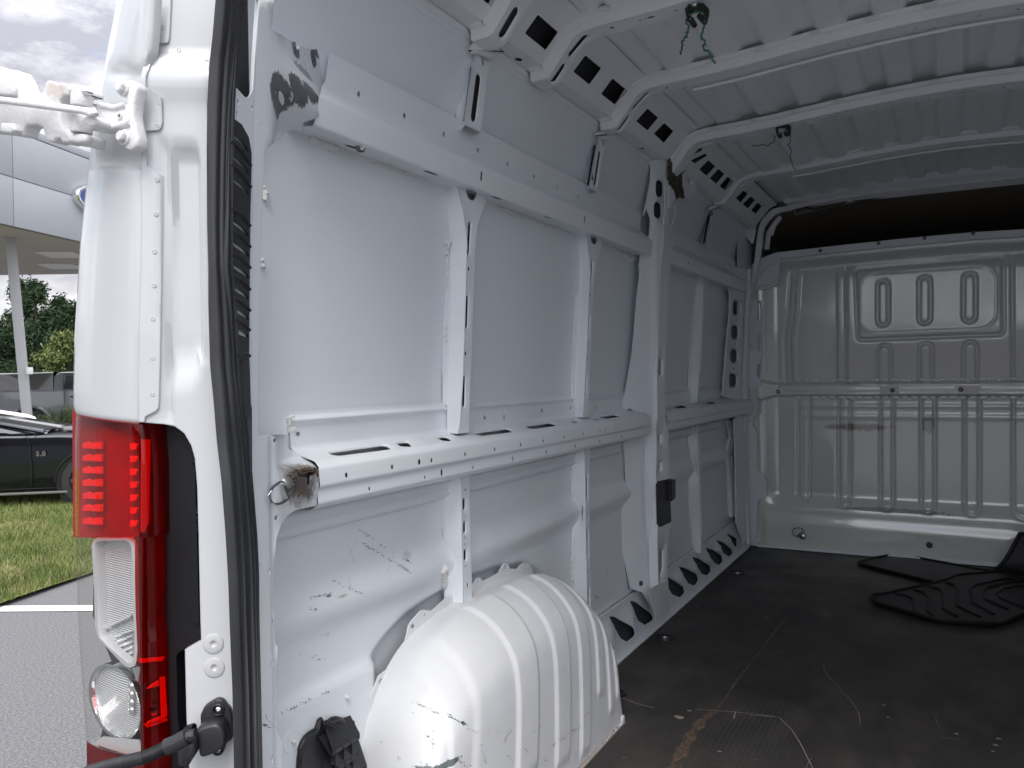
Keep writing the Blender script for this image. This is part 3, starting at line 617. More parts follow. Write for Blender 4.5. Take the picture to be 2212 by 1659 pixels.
# white flange of the pillar behind the black trim + dark sheet painting the shade behind it
m = MB()
gz = [hit(u, v, 'X', -0.055) for u, v in ((556, 0), (551, 150), (546, 300), (545, 450), (543, 700), (543, 900), (545, 1100), (552, 1400), (556, 1690))]
JB = (-0.153, 0.790); _j = np.array([0.098, 0.045, 0]); _j /= np.linalg.norm(_j)
JP = Surf((JB[0], JB[1], 0), _j, (0, 0, 1), (_j[1], -_j[0], 0))
lfl = g6([(445, 0), (425, 250), (400, 600), (385, 850)])
m = MB()
SR_ = [(522, -20), (511, 59), (504, 132), (499.6, 190), (496.6, 278), (495, 380), (495, 447), (495, 578), (503, 666), (508, 754), (516, 871), (521, 918), (528, 952), (538, 1069), (545, 1157), (549, 1242), (549, 1317), (553, 1500), (557, 1690)]
SJ = [(u - 5, v) for u, v in SR_[:14]]
outer = JP.T([(u, v) for u, v in SJ] + [(540, 1250), (545, 1690), (556, 1690), (552, 1400), (549, 1200), (546, 1100), (543, 900), (543.5, 700), (545.5, 450), (547, 300), (548, 250), (552, 150), (557, 60), (561, -10)])
hol = [(JP.T(g6([(285, -20), (252, 160), (205, 500), (188, 790), (312, 925), (350, 915), (384, 850), (399, 600), (424, 250), (442, -20)]) ), 0.0, 0.01),
       (ell(*JP.T(g6([(243, 967)]))[0], 0.0035, 0.0032), 0, 0.006), (ell(*JP.T(g6([(375, 1027)]))[0], 0.0035, 0.0032), 0, 0.006), (JP.T(g6([(222, 1048), (240, 1066), (245, 1120), (227, 1106)])), 0, 0.006)]
hol[0] = (JP.T(g6([(290, -12), (262, 160), (215, 500), (192, 795), (312, 925), (350, 915), (384, 850), (399, 600), (424, 250), (442, -15)])), 0.0, 0.01)
sheet(m, JP, outer, hol, rim=0.004)
m.build('door_pillar_reveal', P_IN, van)
m = MB(); sheet(m, Surf(JP.o - 0.03 * JP.n, JP.e1, JP.e2, JP.n), [(0.034, -0.1), (0.16, -0.1), (0.16, 1.75), (0.034, 1.75)], rim=0.0); m.build('reveal_shade_sheet', P_DARK, van)  # dark sheet in place of the pillar's inner shade
# slotted black trim inside the pillar
JT = Surf(JP.o + 0.004 * JP.n, JP.e1, JP.e2, JP.n)
rt = g6([(165, 1095), (280, 1180), (345, 1300), (372, 1450), (370, 1640)]) + c5([(1847, 100), (1843, 500), (1840, 900), (1838, 1150), (1843, 1245), (1850, 1500)]) + d1([(1858, 60), (1860, 500), (1848, 560), (1850, 600), (1866, 640), (1868, 760), (1862, 830), (1876, 900), (1880, 1010), (1868, 1050), (1880, 1100), (1882, 1200), (1872, 1240), (1880, 1290), (1878, 1420), (1868, 1640)])
outer = JT.T(rt) + JT.T([(u - 3, v) for u, v in SR_ if 470 < v < 1400][::-1]) + JT.T([(494, 470)])
hs = []
for crop, a, b, d, th in ((c1, (1702, 975), (1836, 1125), 28, 30), (c1, (1702, 1140), (1842, 1290), 28, 30), (c1, (1702, 1310), (1842, 1445), 26, 30), (c5, (1704, 148), (1838, 270), 24, 32), (c5, (1708, 312), (1840, 420), 22, 34),
                          (c5, (1710, 478), (1840, 580), 22, 34), (c5, (1716, 640), (1838, 738), 20, 34), (c5, (1726, 802), (1838, 885), 18, 34), (c5, (1736, 962), (1836, 1012), 12, 38)):
    n = 7; up = []; lo = []
    for i in range(n + 1):
        t = i / n; x = lerp(a[0], b[0], t); y = lerp(a[1], b[1], t) - d * math.sin(math.pi * t) * 0.9 * t
        e = math.sqrt(max(0, 1 - (2 * t - 1) ** 2)) ** 0.5
        up.append((x, y - th / 2 * e)); lo.append((x, y + th / 2 * e))
    hs.append((JT.T(crop(up + lo[::-1][1:-1])), 0.0, 0.010))
m = MB(); sheet(m, JT, outer, hs, rim=0.012)
m.build('slotted_pillar_trim', BLK, van)
# ridges between the slots
m = MB()
for crop, a, b in ((c1, (1700, 1040), (1850, 1220)), (c1, (1700, 1210), (1850, 1380)), (c5, (1700, 60), (1846, 190)), (c5, (1704, 225), (1846, 345)), (c5, (1708, 390), (1846, 500)), (c5, (1712, 555), (1844, 660)), (c5, (1720, 720), (1844, 815)), (c5, (1730, 880), (1842, 960)), (c5, (1742, 1140), (1842, 1150))):
    p = [JT.p(*JT.t(*q), 0.0) for q in crop([(lerp(a[0], b[0], t), lerp(a[1], b[1], t) - 20 * math.sin(math.pi * t)) for t in (0, .25, .5, .75, 1)])]
    m = MB(); m.tube(p, 0.0022, 6); m.build('trim_rib', BLK, van)
m = MB(); a = JT.T(c1([(1718, 1470)]))[0]; m.lathe(JT.p(*a, 0.0), JT.n, [(0.0035, 0), (0.0035, 0.0015), (0.002, 0.002), (0.0018, 0.001), (0, 0.001)], 12); m.build('trim_clip', BLK, van)
a = JT.T(c5([(1782, 1188)]))[0]; m = MB(); m.lathe(JT.p(*a, 0.0), JT.n, [(0.0035, 0), (0.0035, 0.0015), (0.002, 0.002), (0.0018, 0.001), (0, 0.001)], 12); m.build('trim_clip', BLK, van)

# ------------------------------------------------------------------ door seal
SL = [(469, -20), (460, 80), (452, 140), (446, 230), (443, 330), (442, 486), (446, 650), (452, 790), (461, 864), (469, 952), (480, 1040), (489, 1157), (495, 1260), (498, 1350), (504, 1493), (508, 1690)]
SR = [(522, -20), (511, 59), (504, 132), (499.6, 190), (496.6, 278), (495, 380), (495, 447), (495, 578), (503, 666), (508, 754), (516, 871), (521, 918), (528, 952), (538, 1069), (545, 1157), (549, 1242), (549, 1317), (553, 1500), (557, 1690)]
def atv(tab, v): return interp(v, [(b, a) for a, b in tab])
vs = []; nv = 90; na = 40
for i in range(nv + 1):
    v = lerp(-15, 1685, i / nv)
    A = np.array(hit(atv(SL, v) + 9, v, 'X', -0.170)); B = np.array(JP.p(*JP.t(atv(SR, v), v), 0.004))
    nn = np.cross(B - A, (0, 0, 1)); nn /= np.linalg.norm(nn)
    if np.dot(nn, CP - A) < 0: nn = -nn
    for j in range(na + 1):
        t = j / na
        if t < 0.36: h = 0.007 * math.sqrt(max(0, 1 - ((t - 0.18) / 0.18) ** 2)) ** 0.9
        elif t < 0.64: h = 0.001 + 0.006 * math.sqrt(max(0, 1 - ((t - 0.5) / 0.14) ** 2)) ** 0.8
        else: h = 0.004 + 0.0016 * abs(math.sin((t - 0.64) / 0.36 * math.pi * 6)) - 0.006 * (t - 0.64)
        if j == 0 : h = -0.006
        if j == na: h = -0.008
        vs.append(A + (B - A) * t + nn * h)
m = MB(); m.add(vs, [(i * (na + 1) + j, i * (na + 1) + j + 1, (i + 1) * (na + 1) + j + 1, (i + 1) * (na + 1) + j) for i in range(nv) for j in range(na)])
m.build('door_seal', RUB, van, ang=70)

# ------------------------------------------------------------------ outside corner of the body
N0 = [(258, -20), (254, 0), (234, 97), (220, 176), (212, 217), (202, 287), (193, 346), (182, 439), (173, 520), (167, 619), (161, 725), (158, 842), (158, 880), (163, 893)]
N1 = [(330, -20), (325, 73), (321, 111), (312, 140), (305, 165), (303, 205), (304, 293), (306, 351), (307, 486), (305, 600), (302, 696), (300, 842), (297, 912)]
vs = []; nr = 110; cols = 16
for i in range(nr + 1):
    t = i / nr; vl = lerp(-18, 892, t); vr = lerp(-18, 911, t)
    A = np.array(hit(atv(N0, vl), vl, 'X', -0.178)); B = np.array(hit(atv(N1, vr), vr, 'X', -0.200))
    row = [A + np.array([0.6, 0.05, 0]), A + np.array([0.03, 0.022, 0]), A + np.array([0.010, 0.008, 0])]
    for j in range(cols + 1):
        s = j / cols; p = A + (B - A) * s; p[0] -= 0.010 * math.sin(math.pi * min(1, s * 1.0)) ** 0.7
        v = lerp(vl, vr, s)
        dn = math.exp(-((v - 152) / 18) ** 2) * math.exp(-((s - 0.55) / 0.3) ** 2) - 0.6 * math.exp(-((v - 362) / 16) ** 2) * math.exp(-((s - 0.45) / 0.3) ** 2)
        p[0] += 0.004 * dn + 0.005 * sst(140, 165, v) * (1 - sst(350, 375, v)) * sst(0.1, 0.5, s)
        row.append(p)
    row += [B + np.array([0.003, -0.0015, 0]), B + np.array([0.012, -0.002, 0])]
    if i == nr: row = [p + np.array([0, 0, -0.0]) for p in row]
    vs += row
K = cols + 6
# rolled lower edge over the lamp
last = vs[-K:]; vs += [p + np.array([0.004, 0, -0.004]) for p in last]; vs += [p + np.array([0.02, 0, -0.004]) for p in last]
m = MB(); m.add(vs, [(i * K + j, i * K + j + 1, (i + 1) * K + j + 1, (i + 1) * K + j) for i in range(nr + 2) for j in range(K - 1)])
m.build('rear_corner_panel', P_OUT, van, ang=50)
_a = np.array([0.04, -0.061, 0]); _a /= np.linalg.norm(_a)
AN = np.array([_a[1], -_a[0], 0.0])
def ax_rel(a, z):
    return 0.0
AX0 = Surf((-0.200, 0.886, 0), _a, (0, 0, 1), AN)
def uv2ab(u, v): return AX0.t(u, v)
_pz0 = uv2ab(400, 325)[1]; _pz1 = uv2ab(400, 757)[1]; _pz2 = uv2ab(380, 850)[1]; _q0 = uv2ab(381, 600)[0]; _q1 = uv2ab(424, 600)[0]; _k0 = uv2ab(352, 600)[0]
_t0 = uv2ab(400, 120)[1]; _t1 = uv2ab(400, 160)[1]
def ax_rel(a, z):
    r = 0.0
    # long pressed pad with a sloping foot
    lx = _q0 - 0.010 * (1 - sst(_pz1, _pz0, z)) - max(0, (_pz1 - z)) * 0.12; rx = _q1 + 0.002 - max(0, _pz1 - z) * 0.35
    body = sst(lx - 0.004, lx + 0.003, a) * (1 - sst(rx, rx + 0.005, a)) * sst(_pz2, _pz1, z) * (1 - sst(_pz0 - 0.002, _pz0 + 0.006, z))
    r -= 0.011 * body
    # channel beside the seam
    r -= 0.007 * math.exp(-((a - _k0 - 0.004) / 0.005) ** 2) * (1 - sst(_pz0, _pz0 + 0.02, z))
    # hinge reinforcement hump
    r += 0.006 * sst(_t0, _t1, z) * math.exp(-((z - _t1 + 0.01) / 0.02) ** 2) if z > _pz0 else 0
    r -= 0.008 * sst(_t0 - 0.004, _t0 + 0.004, z)
    return r
AXS = Surf((-0.200, 0.886, 0), _a, (0, 0, 1), AN, ax_rel)
top = [(atv(N1, v) - 1, v) for v in (-15, 73, 111, 140, 165, 205, 293, 351, 486, 600, 696, 842)] + [(297, 909), (312, 913), (353, 916), (378, 921), (398, 936), (413, 962), (421, 990), (426, 1050), (429, 1150), (431, 1250), (433, 1340), (434.7, 1383), (399.5, 1403), (401, 1468), (403, 1551), (407, 1619), (410, 1690)]
rgt = [(atv(SL, v) + 6, v) for v in range(-15, 1700, 60)][::-1]
H = []
for x, y in ((1405, 592), (1412, 797)):
    cx, cz = AXS.T(e1_([(x, y)]))[0]; H.append((ell(cx, cz, 0.0035, 0.0035, 10), 0.004, 0.003))
m = MB(); sheet(m, AXS, AXS.T(top + [(515, 1690)] + [(u, v) for u, v in rgt]), H, grid=(0.006, 0.010), rim=0.008)
m.build('door_frame_panel', P_OUT, van, ang=50)
# overlapping flange strip with wavy edge
n2 = [(370, -10), (366, 79), (363, 92), (334, 95), (332, 117), (324, 140), (315, 166), (316, 187), (332, 198), (349, 211), (351, 264), (348, 276), (342, 281), (316, 283), (317, 320), (318, 358), (336, 370), (353, 381), (352, 447), (350, 560), (347, 700), (346, 780), (344, 860), (343, 880), (337, 888), (314, 900), (312, 912)]
AXF = Surf(AXS.o, AXS.e1, AXS.e2, AXS.n, lambda a, z: ax_rel(a, z) + 0.0032)
m = MB(); sheet(m, AXF, AXF.T(n2 + [(300, 912)] + [(atv(N1, v) - 1.5, v) for v in (842, 696, 600, 486, 351, 293, 205, 165, 140, 111, 73, -10)]), grid=(0.008, 0.012), rim=0.003); m.build('overlapping_flange', P_OUT, van, ang=50)
m = MB()
for u, v in c1([(1203, 203), (1320, 370), (1420, 405), (1525, 455), (1180, 757), (1162, 928), (1158, 1325), (1150, 1578)]) + c5([(1138, 382), (1137, 632), (1128, 878), (1125, 1168), (1124, 1435)]):
    sw = AXS if u > 370 and v < 150 else AXF; a, b = sw.t(u, v); m.lathe(sw.p(a, b, -0.0006), AN, [(0.0030, 0), (0.0028, 0.0009), (0.0018, 0.0011), (0.0014, 0.0006), (0, 0.0005)], 12)
m.build('spot_weld', P_OUT, van)['kind'] = 'stuff'
for x, y in ((1405, 592), (1412, 797)):
    cx, cz = AXS.T(e1_([(x, y)]))[0]; m = MB(); m.lathe(AXS.p(cx, cz, -0.001), AN, [(0.0128, 0), (0.0128, 0.0014), (0.0120, 0.0018), (0.004, 0.0016), (0.0028, 0.0), (0, -0.001)], 28); m.build('blanking_plug', P_OUTD, van)
# body side, going forward
m = MB(); B0 = [(hit(atv(N0, v), v, 'X', -0.178)) for v in (-18, 300, 600, 892)]
m.add([(-0.10, 1.03, -0.12), (4.6, 1.05, -0.12), (4.6, 1.05, 0.88), (-0.10, 1.035, 0.88)], [(0, 1, 2, 3)])
m.build('outer_side_panel', P_OUT, van)

# ------------------------------------------------------------------ tail lamp
LF = Surf((-0.207, 0.886, 0), (0.02, 0.144, 0), (0, 0, 1), (-0.144, 0.02, 0)) ; LFn = np.array([-0.144, 0.02, 0]) / np.linalg.norm([-0.144, 0.02, 0])
def LFo(k): return Surf(LF.o + LFn * k, LF.e1, LF.e2, LFn)
LS = Surf((-0.207, 0.886, 0), (1, -0.02, 0), (0, 0, 1), (-0.02, -1, 0))
def LSo(k): return Surf(LS.o + LS.n * k, LS.e1, LS.e2, LS.n)
RED_L = glassy('red_lens_plastic', (0.95, 0.10, 0.08), 1.45, 0.02)
CLR_L = glassy('clear_lens_plastic', (0.95, 0.95, 0.93), 1.4, 0.02)
RED_B = mat('red_reflector', (0.36, 0.012, 0.012), 0.4, spec=0.3, noise_amt=0.35, noise_scale=14)
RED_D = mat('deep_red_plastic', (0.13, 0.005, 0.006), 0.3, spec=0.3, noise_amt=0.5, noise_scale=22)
RED_H = mat('bright_red_reflector', (0.9, 0.14, 0.07), 0.3, bump=0.8, bump_scale=160)
SILV = mat('lamp_reflector_silver', (0.55, 0.56, 0.58), 0.3, metal=0.25, noise_amt=0.1)
LM = mat('ribbed_lamp_glass', (0.55, 0.56, 0.58), 0.15, metal=0.2, coat=0.8)
_t = LM.node_tree; _w = _t.nodes.new('ShaderNodeTexWave'); _w.bands_direction = 'Z'; _w.inputs['Scale'].default_value = 105; _c = _t.nodes.new('ShaderNodeTexCoord'); _b = _t.nodes.new('ShaderNodeBump'); _b.inputs['Strength'].default_value = 0.9; _b.inputs['Distance'].default_value = 0.0012
_t.links.new(_c.outputs['Object'], _w.inputs['Vector']); _t.links.new(_w.outputs['Fac'], _b.inputs['Height']); _t.links.new(_b.outputs[0], _t.nodes['Principled BSDF'].inputs['Normal'])
lamp = bpy.data.objects.new('tail_light', None); COL.objects.link(lamp); lamp.parent = van
LL = [(165, 894), (162, 950), (162, 1100), (163, 1158), (166, 1242), (168, 1305), (171, 1393), (177, 1468), (183.5, 1556), (187, 1606), (191, 1680)]
LR = [(298, 917), (300, 930), (304, 1010), (306, 1157), (306, 1300), (307, 1418), (309, 1493), (311, 1619), (312, 1690)]
def lens(name, v0, v1, mtl, tl=None, bl=None, back=0.0):
    """front lens between rows v0 and v1, domed, wrapping round the body side and the door side"""
    nr = 24; vs = []; mb = MB()
    for i in range(nr + 1):
        t = i / nr; vl = lerp(v0[0], v1[0], t); vr = lerp(v0[1], v1[1], t)
        a0 = np.array(hit(atv(LL, vl), vl, 'X', -0.183)); b0 = LF.p(*LF.t(atv(LR, vr), vr))
        row = [a0 + np.array([0.085, 0.012, 0]), a0 + np.array([0.02, 0.009, 0]), a0 + np.array([0.004, 0.004, 0])]
        for j in range(9):
            s = j / 8; p = a0 + (b0 - a0) * s; p[0] -= 0.007 * math.sin(math.pi * s); row.append(p + np.array([back, 0, 0]))
        row += [b0 + np.array([0.002, -0.002, 0]), b0 + np.array([0.008, -0.003, 0]), b0 + np.array([0.039, -0.0035, 0])]
        vs += row
    K = 15; mb.add(vs, [(i * K + j, i * K + j + 1, (i + 1) * K + j + 1, (i + 1) * K + j) for i in range(nr) for j in range(K - 1)])
    return mb.build(name, mtl, lamp, ang=60)
lens('upper_red_lens', (894, 917), (1157, 1162), RED_L)
# red lens of the door side keeps on below the clear part
m = MB(); ls = LSo(0.0035)
sheet(m, ls, ls.T([(306, 1160), (358, 1160), (359, 1350), (362, 1368), (364, 1468), (369, 1619), (371, 1690), (311, 1690), (309, 1493), (307, 1418), (306, 1300)]), grid=0.01, rim=0.002); m.build('side_red_lens', RED_L, lamp)
m = MB(); lf = LFo(0.006); sheet(m, lf, lf.T([(292, 1160), (306, 1160), (307, 1418), (309, 1493), (311, 1619), (312, 1690), (191, 1690), (187, 1606)] + e1_([(440, 1500), (650, 1548), (800, 1530), (795, 1300), (775, 1100), (750, 950), (775, 800), (740, 760), (752, 650), (735, 300), (730, 0)])), rim=0.0015); m.build('lower_red_lens', RED_L, lamp)
m = MB(); lf = LFo(0.0045)
cl = [(163, 1159), (166, 1242), (168, 1305), (171, 1393), (177, 1468), (183.5, 1556), (187, 1606)] + e1_([(440, 1500), (650, 1548), (800, 1530), (795, 1300), (775, 1100), (750, 950), (775, 800), (745, 760), (755, 650), (738, 300), (733, 0)]) + [(292, 1160)]
sheet(m, lf, lf.T(cl), grid=0.01, rim=0.003)
for i in range(len(cl[:7]) - 1):   # the clear plastic turns the corner onto the body side
    a = lf.p(*lf.t(*cl[i])); b = lf.p(*lf.t(*cl[i + 1])); m.add([a, b, b + np.array([0.012, 0.006, 0]), a + np.array([0.012, 0.006, 0])], [(0, 1, 2, 3)]); m.add([a + np.array([0.012, 0.006, 0]), b + np.array([0.012, 0.006, 0]), b + np.array([0.10, 0.012, 0]), a + np.array([0.10, 0.012, 0])], [(0, 1, 2, 3)])
m.build('clear_lens', CLR_L, lamp)
# inner red reflector with stepped cells
lb = LFo(-0.014); m = MB(); sheet(m, lb, lb.T([(156, 885), (158, 1160), (310, 1168), (308, 905)]), grid=0.02, rim=0.0); m.build('red_inner_reflector', RED_B, lamp)
lsb = LSo(-0.008); m = MB(); sheet(m, lsb, lsb.T([(300, 905), (362, 905), (364, 1160), (372, 1690), (305, 1690), (300, 1160)]), grid=0.02, rim=0.0); m.build('red_inner_side', RED_D, lamp)
lb2 = LFo(-0.010)
for x0, x1, ys, dark in ((625, 762, (310, 402, 492, 585, 680, 770, 868), 0), (975, 1040, (318, 410, 505, 600, 695, 790, 885), 0)):
    for y in ys:
        p = d1([(x0, y + 8), (x0 + (x1 - x0) * .3, y - 4), (x0 + (x1 - x0) * .5, y + 14), (x0 + (x1 - x0) * .62, y), (x1, y - 4), (x1, y + 50), (x0, y + 44)]) if x0 < 900 else d1([(x0, y), (x1, y + 4), (x1 - 15, y + 20), (x1 - 18, y + 42), (x0, y + 48)])
        m = MB(); q = [lb2.p(*lb2.t(*k)) for k in p]; m.prism(q, LFn * 0.003); m.build('red_reflector_cell', RED_H, lamp, smooth=False)
m = MB(); s2 = LSo(-0.006); sheet(m, s2, s2.T(d1([(1050, 290), (1110, 290), (1100, 900), (1065, 980), (1045, 970)])), rim=0.002); m.build('side_light_guide', mat('light_guide_red', (0.62, 0.02, 0.02), 0.25, coat=0.4), lamp)
m = MB(); sheet(m, LFo(-0.006), LFo(-0.006).T(d1([(560, 155), (620, 135), (800, 170), (1000, 230), (1000, 262), (820, 205), (640, 165), (560, 175)])), rim=0.002); m.build('lamp_deep_red_rim', RED_D, lamp)  # deep red strip along the top of the lens
# dark red under the lower red lens
m = MB(); l3 = LFo(-0.006); sheet(m, l3, l3.T([(289, 1160), (310, 1160), (316, 1690), (188, 1690), (187, 1600)] + e1_([(440, 1510), (650, 1560), (790, 1540), (770, 1300), (790, 900), (760, 750), (740, 300), (728, 0)])), rim=0.0); m.build('lower_red_reflector', RED_D, lamp)
for pts in ([(940, 880), (980, 870), (1000, 1200), (960, 1260), (820, 1290), (850, 1250), (955, 1210)], [(800, 1280), (1000, 1230), (1000, 1250), (830, 1310)], [(880, 930), (930, 905), (930, 950), (830, 975)], [(750, 720), (980, 700), (960, 735), (770, 755)]):
    m = MB(); q = e1_(pts); sf = LSo(-0.004); m.prism([sf.p(*sf.t(*k)) for k in q], sf.n * 0.002); m.build('red_light_guide', RED_H, lamp, smooth=False)
# silver reversing / turn lamp in its frame
lb3 = LFo(-0.002)
fo = d1([(675, 1070), (690, 1030), (720, 1015), (930, 1015), (970, 1032), (988, 1070), (998, 1180), (1003, 1400)]) + e1_([(735, 100), (752, 650), (748, 730), (725, 785), (685, 797), (640, 780), (560, 700), (430, 560), (398, 500), (385, 420), (378, 100)])
fi = d1([(705, 1095), (708, 1065), (730, 1050), (920, 1046), (950, 1060), (962, 1090), (970, 1250), (976, 1400)]) + e1_([(706, 60), (718, 500), (716, 700), (700, 742), (672, 745), (500, 600), (435, 530), (420, 470), (410, 60)])
m = MB(); sheet(m, lb3, lb3.T(fo), [(lb3.T(fi), 0.002, 0.010)], rim=0.010); m.build('lamp_bezel', SILV, lamp)
lb4 = LFo(-0.013); m = MB(); sheet(m, lb4, lb4.T(fo), rim=0.0); m.build('ribbed_reflector', LM, lamp)
m = MB(); l4 = LFo(-0.0115)
for k in range(5): m.tube([l4.p(*l4.t(*q)) for q in e1_([(560 + k * 22, 530 + k * 42), (715, 480 + k * 46)])], 0.0016, 6)
m.tube([l4.p(*l4.t(*q)) for q in e1_([(425, 470), (560, 430), (715, 350)])], 0.003, 6); m.build('reflector_step', CHROME, lamp)
m = MB(); cx, cz = lb3.T(e1_([(548, 1090)]))[0]; ex = lb3.T(e1_([(325, 1090), (770, 1090)])); ez = lb3.T(e1_([(548, 780), (548, 1405)]))
rx_, rz_ = abs(ex[0][0] - ex[1][0]) / 2, abs(ez[0][1] - ez[1][1]) / 2
def disc(mb, sf, r1, r2, k1, k2, n=36):
    o = [sf.p(*q, k1) for q in ell(cx, cz, rx_ * r1, rz_ * r1, n, 0)]; i = [sf.p(*q, k2) for q in ell(cx, cz, rx_ * r2, rz_ * r2, n, 0)]
    mb.add(o + i, [(a, (a + 1) % n, n + (a + 1) % n, n + a) for a in range(n)])
disc(m, lb3, 1.03, 1.0, -0.02, 0.0); disc(m, lb3, 1.0, 0.93, 0.0, -0.001); disc(m, lb3, 0.93, 0.90, -0.001, -0.008); m.build('round_lamp_rim', CHROME, lamp)
m = MB(); disc(m, lb3, 0.92, 0.6, -0.006, -0.004); disc(m, lb3, 0.6, 0.001, -0.004, -0.003); m.build('round_lamp_glass', LM, lamp)
m = MB(); 
for y in (960, 1030, 1100, 1165): m.lathe(lb3.p(*lb3.t(*e1_([(700, y)])[0]), 0.0), LFn, [(0.006, 0), (0.004, 0.002), (0, 0.003)], 10)
m.build('lamp_facet', CHROME, lamp)
m = MB(); sheet(m, lb3, lb3.T(e1_([(385, 1440), (450, 1390), (520, 1395), (760, 1420), (788, 1520), (660, 1540), (520, 1500), (400, 1460)])), rim=0.002); m.build('white_reflector', SILV, lamp)
m = MB(); sheet(m, LFo(-0.004), LFo(-0.004).T(e1_([(700, 800), (775, 780), (780, 960), (740, 900)])), rim=0.002); m.build('chrome_corner', CHROME, lamp)
# black housing beside the lens
BH = Surf((-0.170, 0.8825, 0), (0.02, -0.06, 0), (0, 0, 1), (-0.06, -0.02, 0))
bo = d1([(1205, 192), (1290, 205), (1345, 245), (1392, 305), (1435, 375), (1448, 500), (1458, 900), (1468, 1300), (1472, 1640)]) + e1_([(1296, 395), (1332, 402), (1324, 470), (1300, 560), (1110, 660), (1085, 700), (1092, 900), (1095, 1200), (1112, 1370), (1110, 1690), (1045, 1690), (1035, 1500), (1010, 500)]) + [(359, 1350), (356, 1098), (353, 920)]
m = MB(); m.cm = 0; sheet(m, BH, BH.T(bo), rim=0.03); 
m.build('lamp_housing', HOUS, lamp)
m = MB(); sf = Surf(BH.o + BH.n * 0.004, BH.e1, BH.e2, BH.n); sheet(m, sf, sf.T([(412, 1000), (421, 1010), (430, 1340), (430, 1345), (416, 1345), (409, 1040)]), rim=0.004); m.build('housing_rib', HOUS, lamp)
# embossed letters on the housing edge
p = sf.p(*sf.t(424, 1090), 0.0012)
text('housing_lettering', '10 E-10', 0.011, 0.0004, BLK, lamp, Matrix(((0, sf.e1[0], sf.n[0], p[0]), (0, sf.e1[1], sf.n[1], p[1]), (-1, 0, 0, p[2]), (0, 0, 0, 1))))
# dark sheets standing in for the shaded void behind the lamp
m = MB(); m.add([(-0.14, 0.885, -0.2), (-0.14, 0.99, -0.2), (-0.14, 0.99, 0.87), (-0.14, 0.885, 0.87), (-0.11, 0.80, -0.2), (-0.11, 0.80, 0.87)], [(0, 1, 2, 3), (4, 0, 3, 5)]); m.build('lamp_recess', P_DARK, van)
m = MB(); e_ = LFo(-0.02); sheet(m, e_, e_.T([(205, 1160), (300, 1160), (330, 1690), (195, 1690), (250, 1450), (200, 1330)]), rim=0.0); m.build('lamp_back', P_DARK, lamp)

# ------------------------------------------------------------------ door hinge and its door-side casting
HG = mat('painted_casting', (0.70, 0.70, 0.70), 0.42, noise_amt=0.1, noise_scale=25, bump=0.35, bump_scale=220, bevel=0.003, coat=0.2,
         stains=[((-0.235, 0.99, 1.29), (0.03, 0.03, 0.02), (0.3, 0.2, 0.13), 0.5, 0.5, 150)])
hinge = bpy.data.objects.new('door_hinge', None); COL.objects.link(hinge); hinge.parent = van
def casting(name, crop, pts, x, th, m_=HG, r=None, bev=0.003, par=hinge):
    """cast piece: outline on the plane X=x facing the door opening, thickness th toward the front"""
    s = Surf((x, 0, 0), (0, 1, 0), (0, 0, 1), (-1, 0, 0)); P2 = s.T(crop(pts))
    if r: P2 = rnd(P2, r, 3)
    mb = MB(); mb.prism([s.p(a, b) for a, b in P2], (th, 0, 0)); return mb.build(name, m_, par, bevel=min(bev, 0.003), ang=50)
casting('hinge_plate', c1, [(905, 600), (950, 588), (990, 600), (1010, 640), (985, 760), (978, 850), (985, 900), (1012, 1010), (1005, 1080), (960, 1112), (920, 1100), (905, 1060), (915, 980), (880, 978), (790, 970), (690, 962), (650, 935), (700, 870), (700, 790), (640, 760), (720, 760), (860, 768), (930, 765), (930, 720), (900, 690)], -0.222, 0.016)
for x, y in ((915, 655), (922, 1015)):
    s = Surf((-0.222, 0, 0), (0, 1, 0), (0, 0, 1), (-1, 0, 0)); a = s.T(c1([(x, y)]))[0]; m = MB(); m.lathe(s.p(*a), (-1, 0, 0), [(0.0095, -0.003), (0.0095, 0.0015), (0.008, 0.003), (0.0068, 0.0035)], 24)
    m.lathe(s.p(*a), (-1, 0, 0), [(0.0066, 0.003), (0.0066, 0.0078), (0.0054, 0.009), (0, 0.009)], 6, ref=(0, 1, 0.2)); m.build('hinge_bolt', HG, hinge, ang=30)
s = Surf((-0.222, 0, 0), (0, 1, 0), (0, 0, 1), (-1, 0, 0)); a = s.T(c1([(888, 858)]))[0]; m = MB(); m.lathe(s.p(*a), (-1, 0, 0), [(0.0048, 0), (0.0044, 0.002), (0.0024, 0.002), (0.0022, 0), (0, 0)], 14); m.build('hinge_rivet', HG, hinge)
for pts, rr in (([(740, 775), (850, 795), (925, 772)], 0.0035), ([(700, 940), (830, 945), (960, 905)], 0.0045)):
    m = MB(); m.tube([s.p(*s.t(*q)) for q in c1(pts)], rr, 8); m.build('hinge_web', HG, hinge)
for (y0, y1) in ((690, 790), (850, 985)):
    a = hit(*c1([(607, y0)])[0], 'X', -0.235); b = hit(*c1([(602, y1)])[0], 'X', -0.235); m = MB(); m.lathe(b, (a - b), [(0, 0), (0.0118, 0), (0.0125, 0.002), (0.0125, (a - b).length - 0.002), (0.0118, (a - b).length), (0, (a - b).length)], 24); m.build('hinge_barrel', HG, hinge)
casting('check_arm', c1, [(-120, 695), (0, 708), (330, 745), (600, 785), (670, 790), (692, 815), (690, 850), (650, 862), (600, 838), (430, 815), (0, 760), (-120, 750)], -0.258, 0.008)
casting('hinge_knuckle', c1, [(600, 870), (640, 850), (690, 855), (715, 880), (705, 925), (660, 935), (600, 905)], -0.25, 0.02)
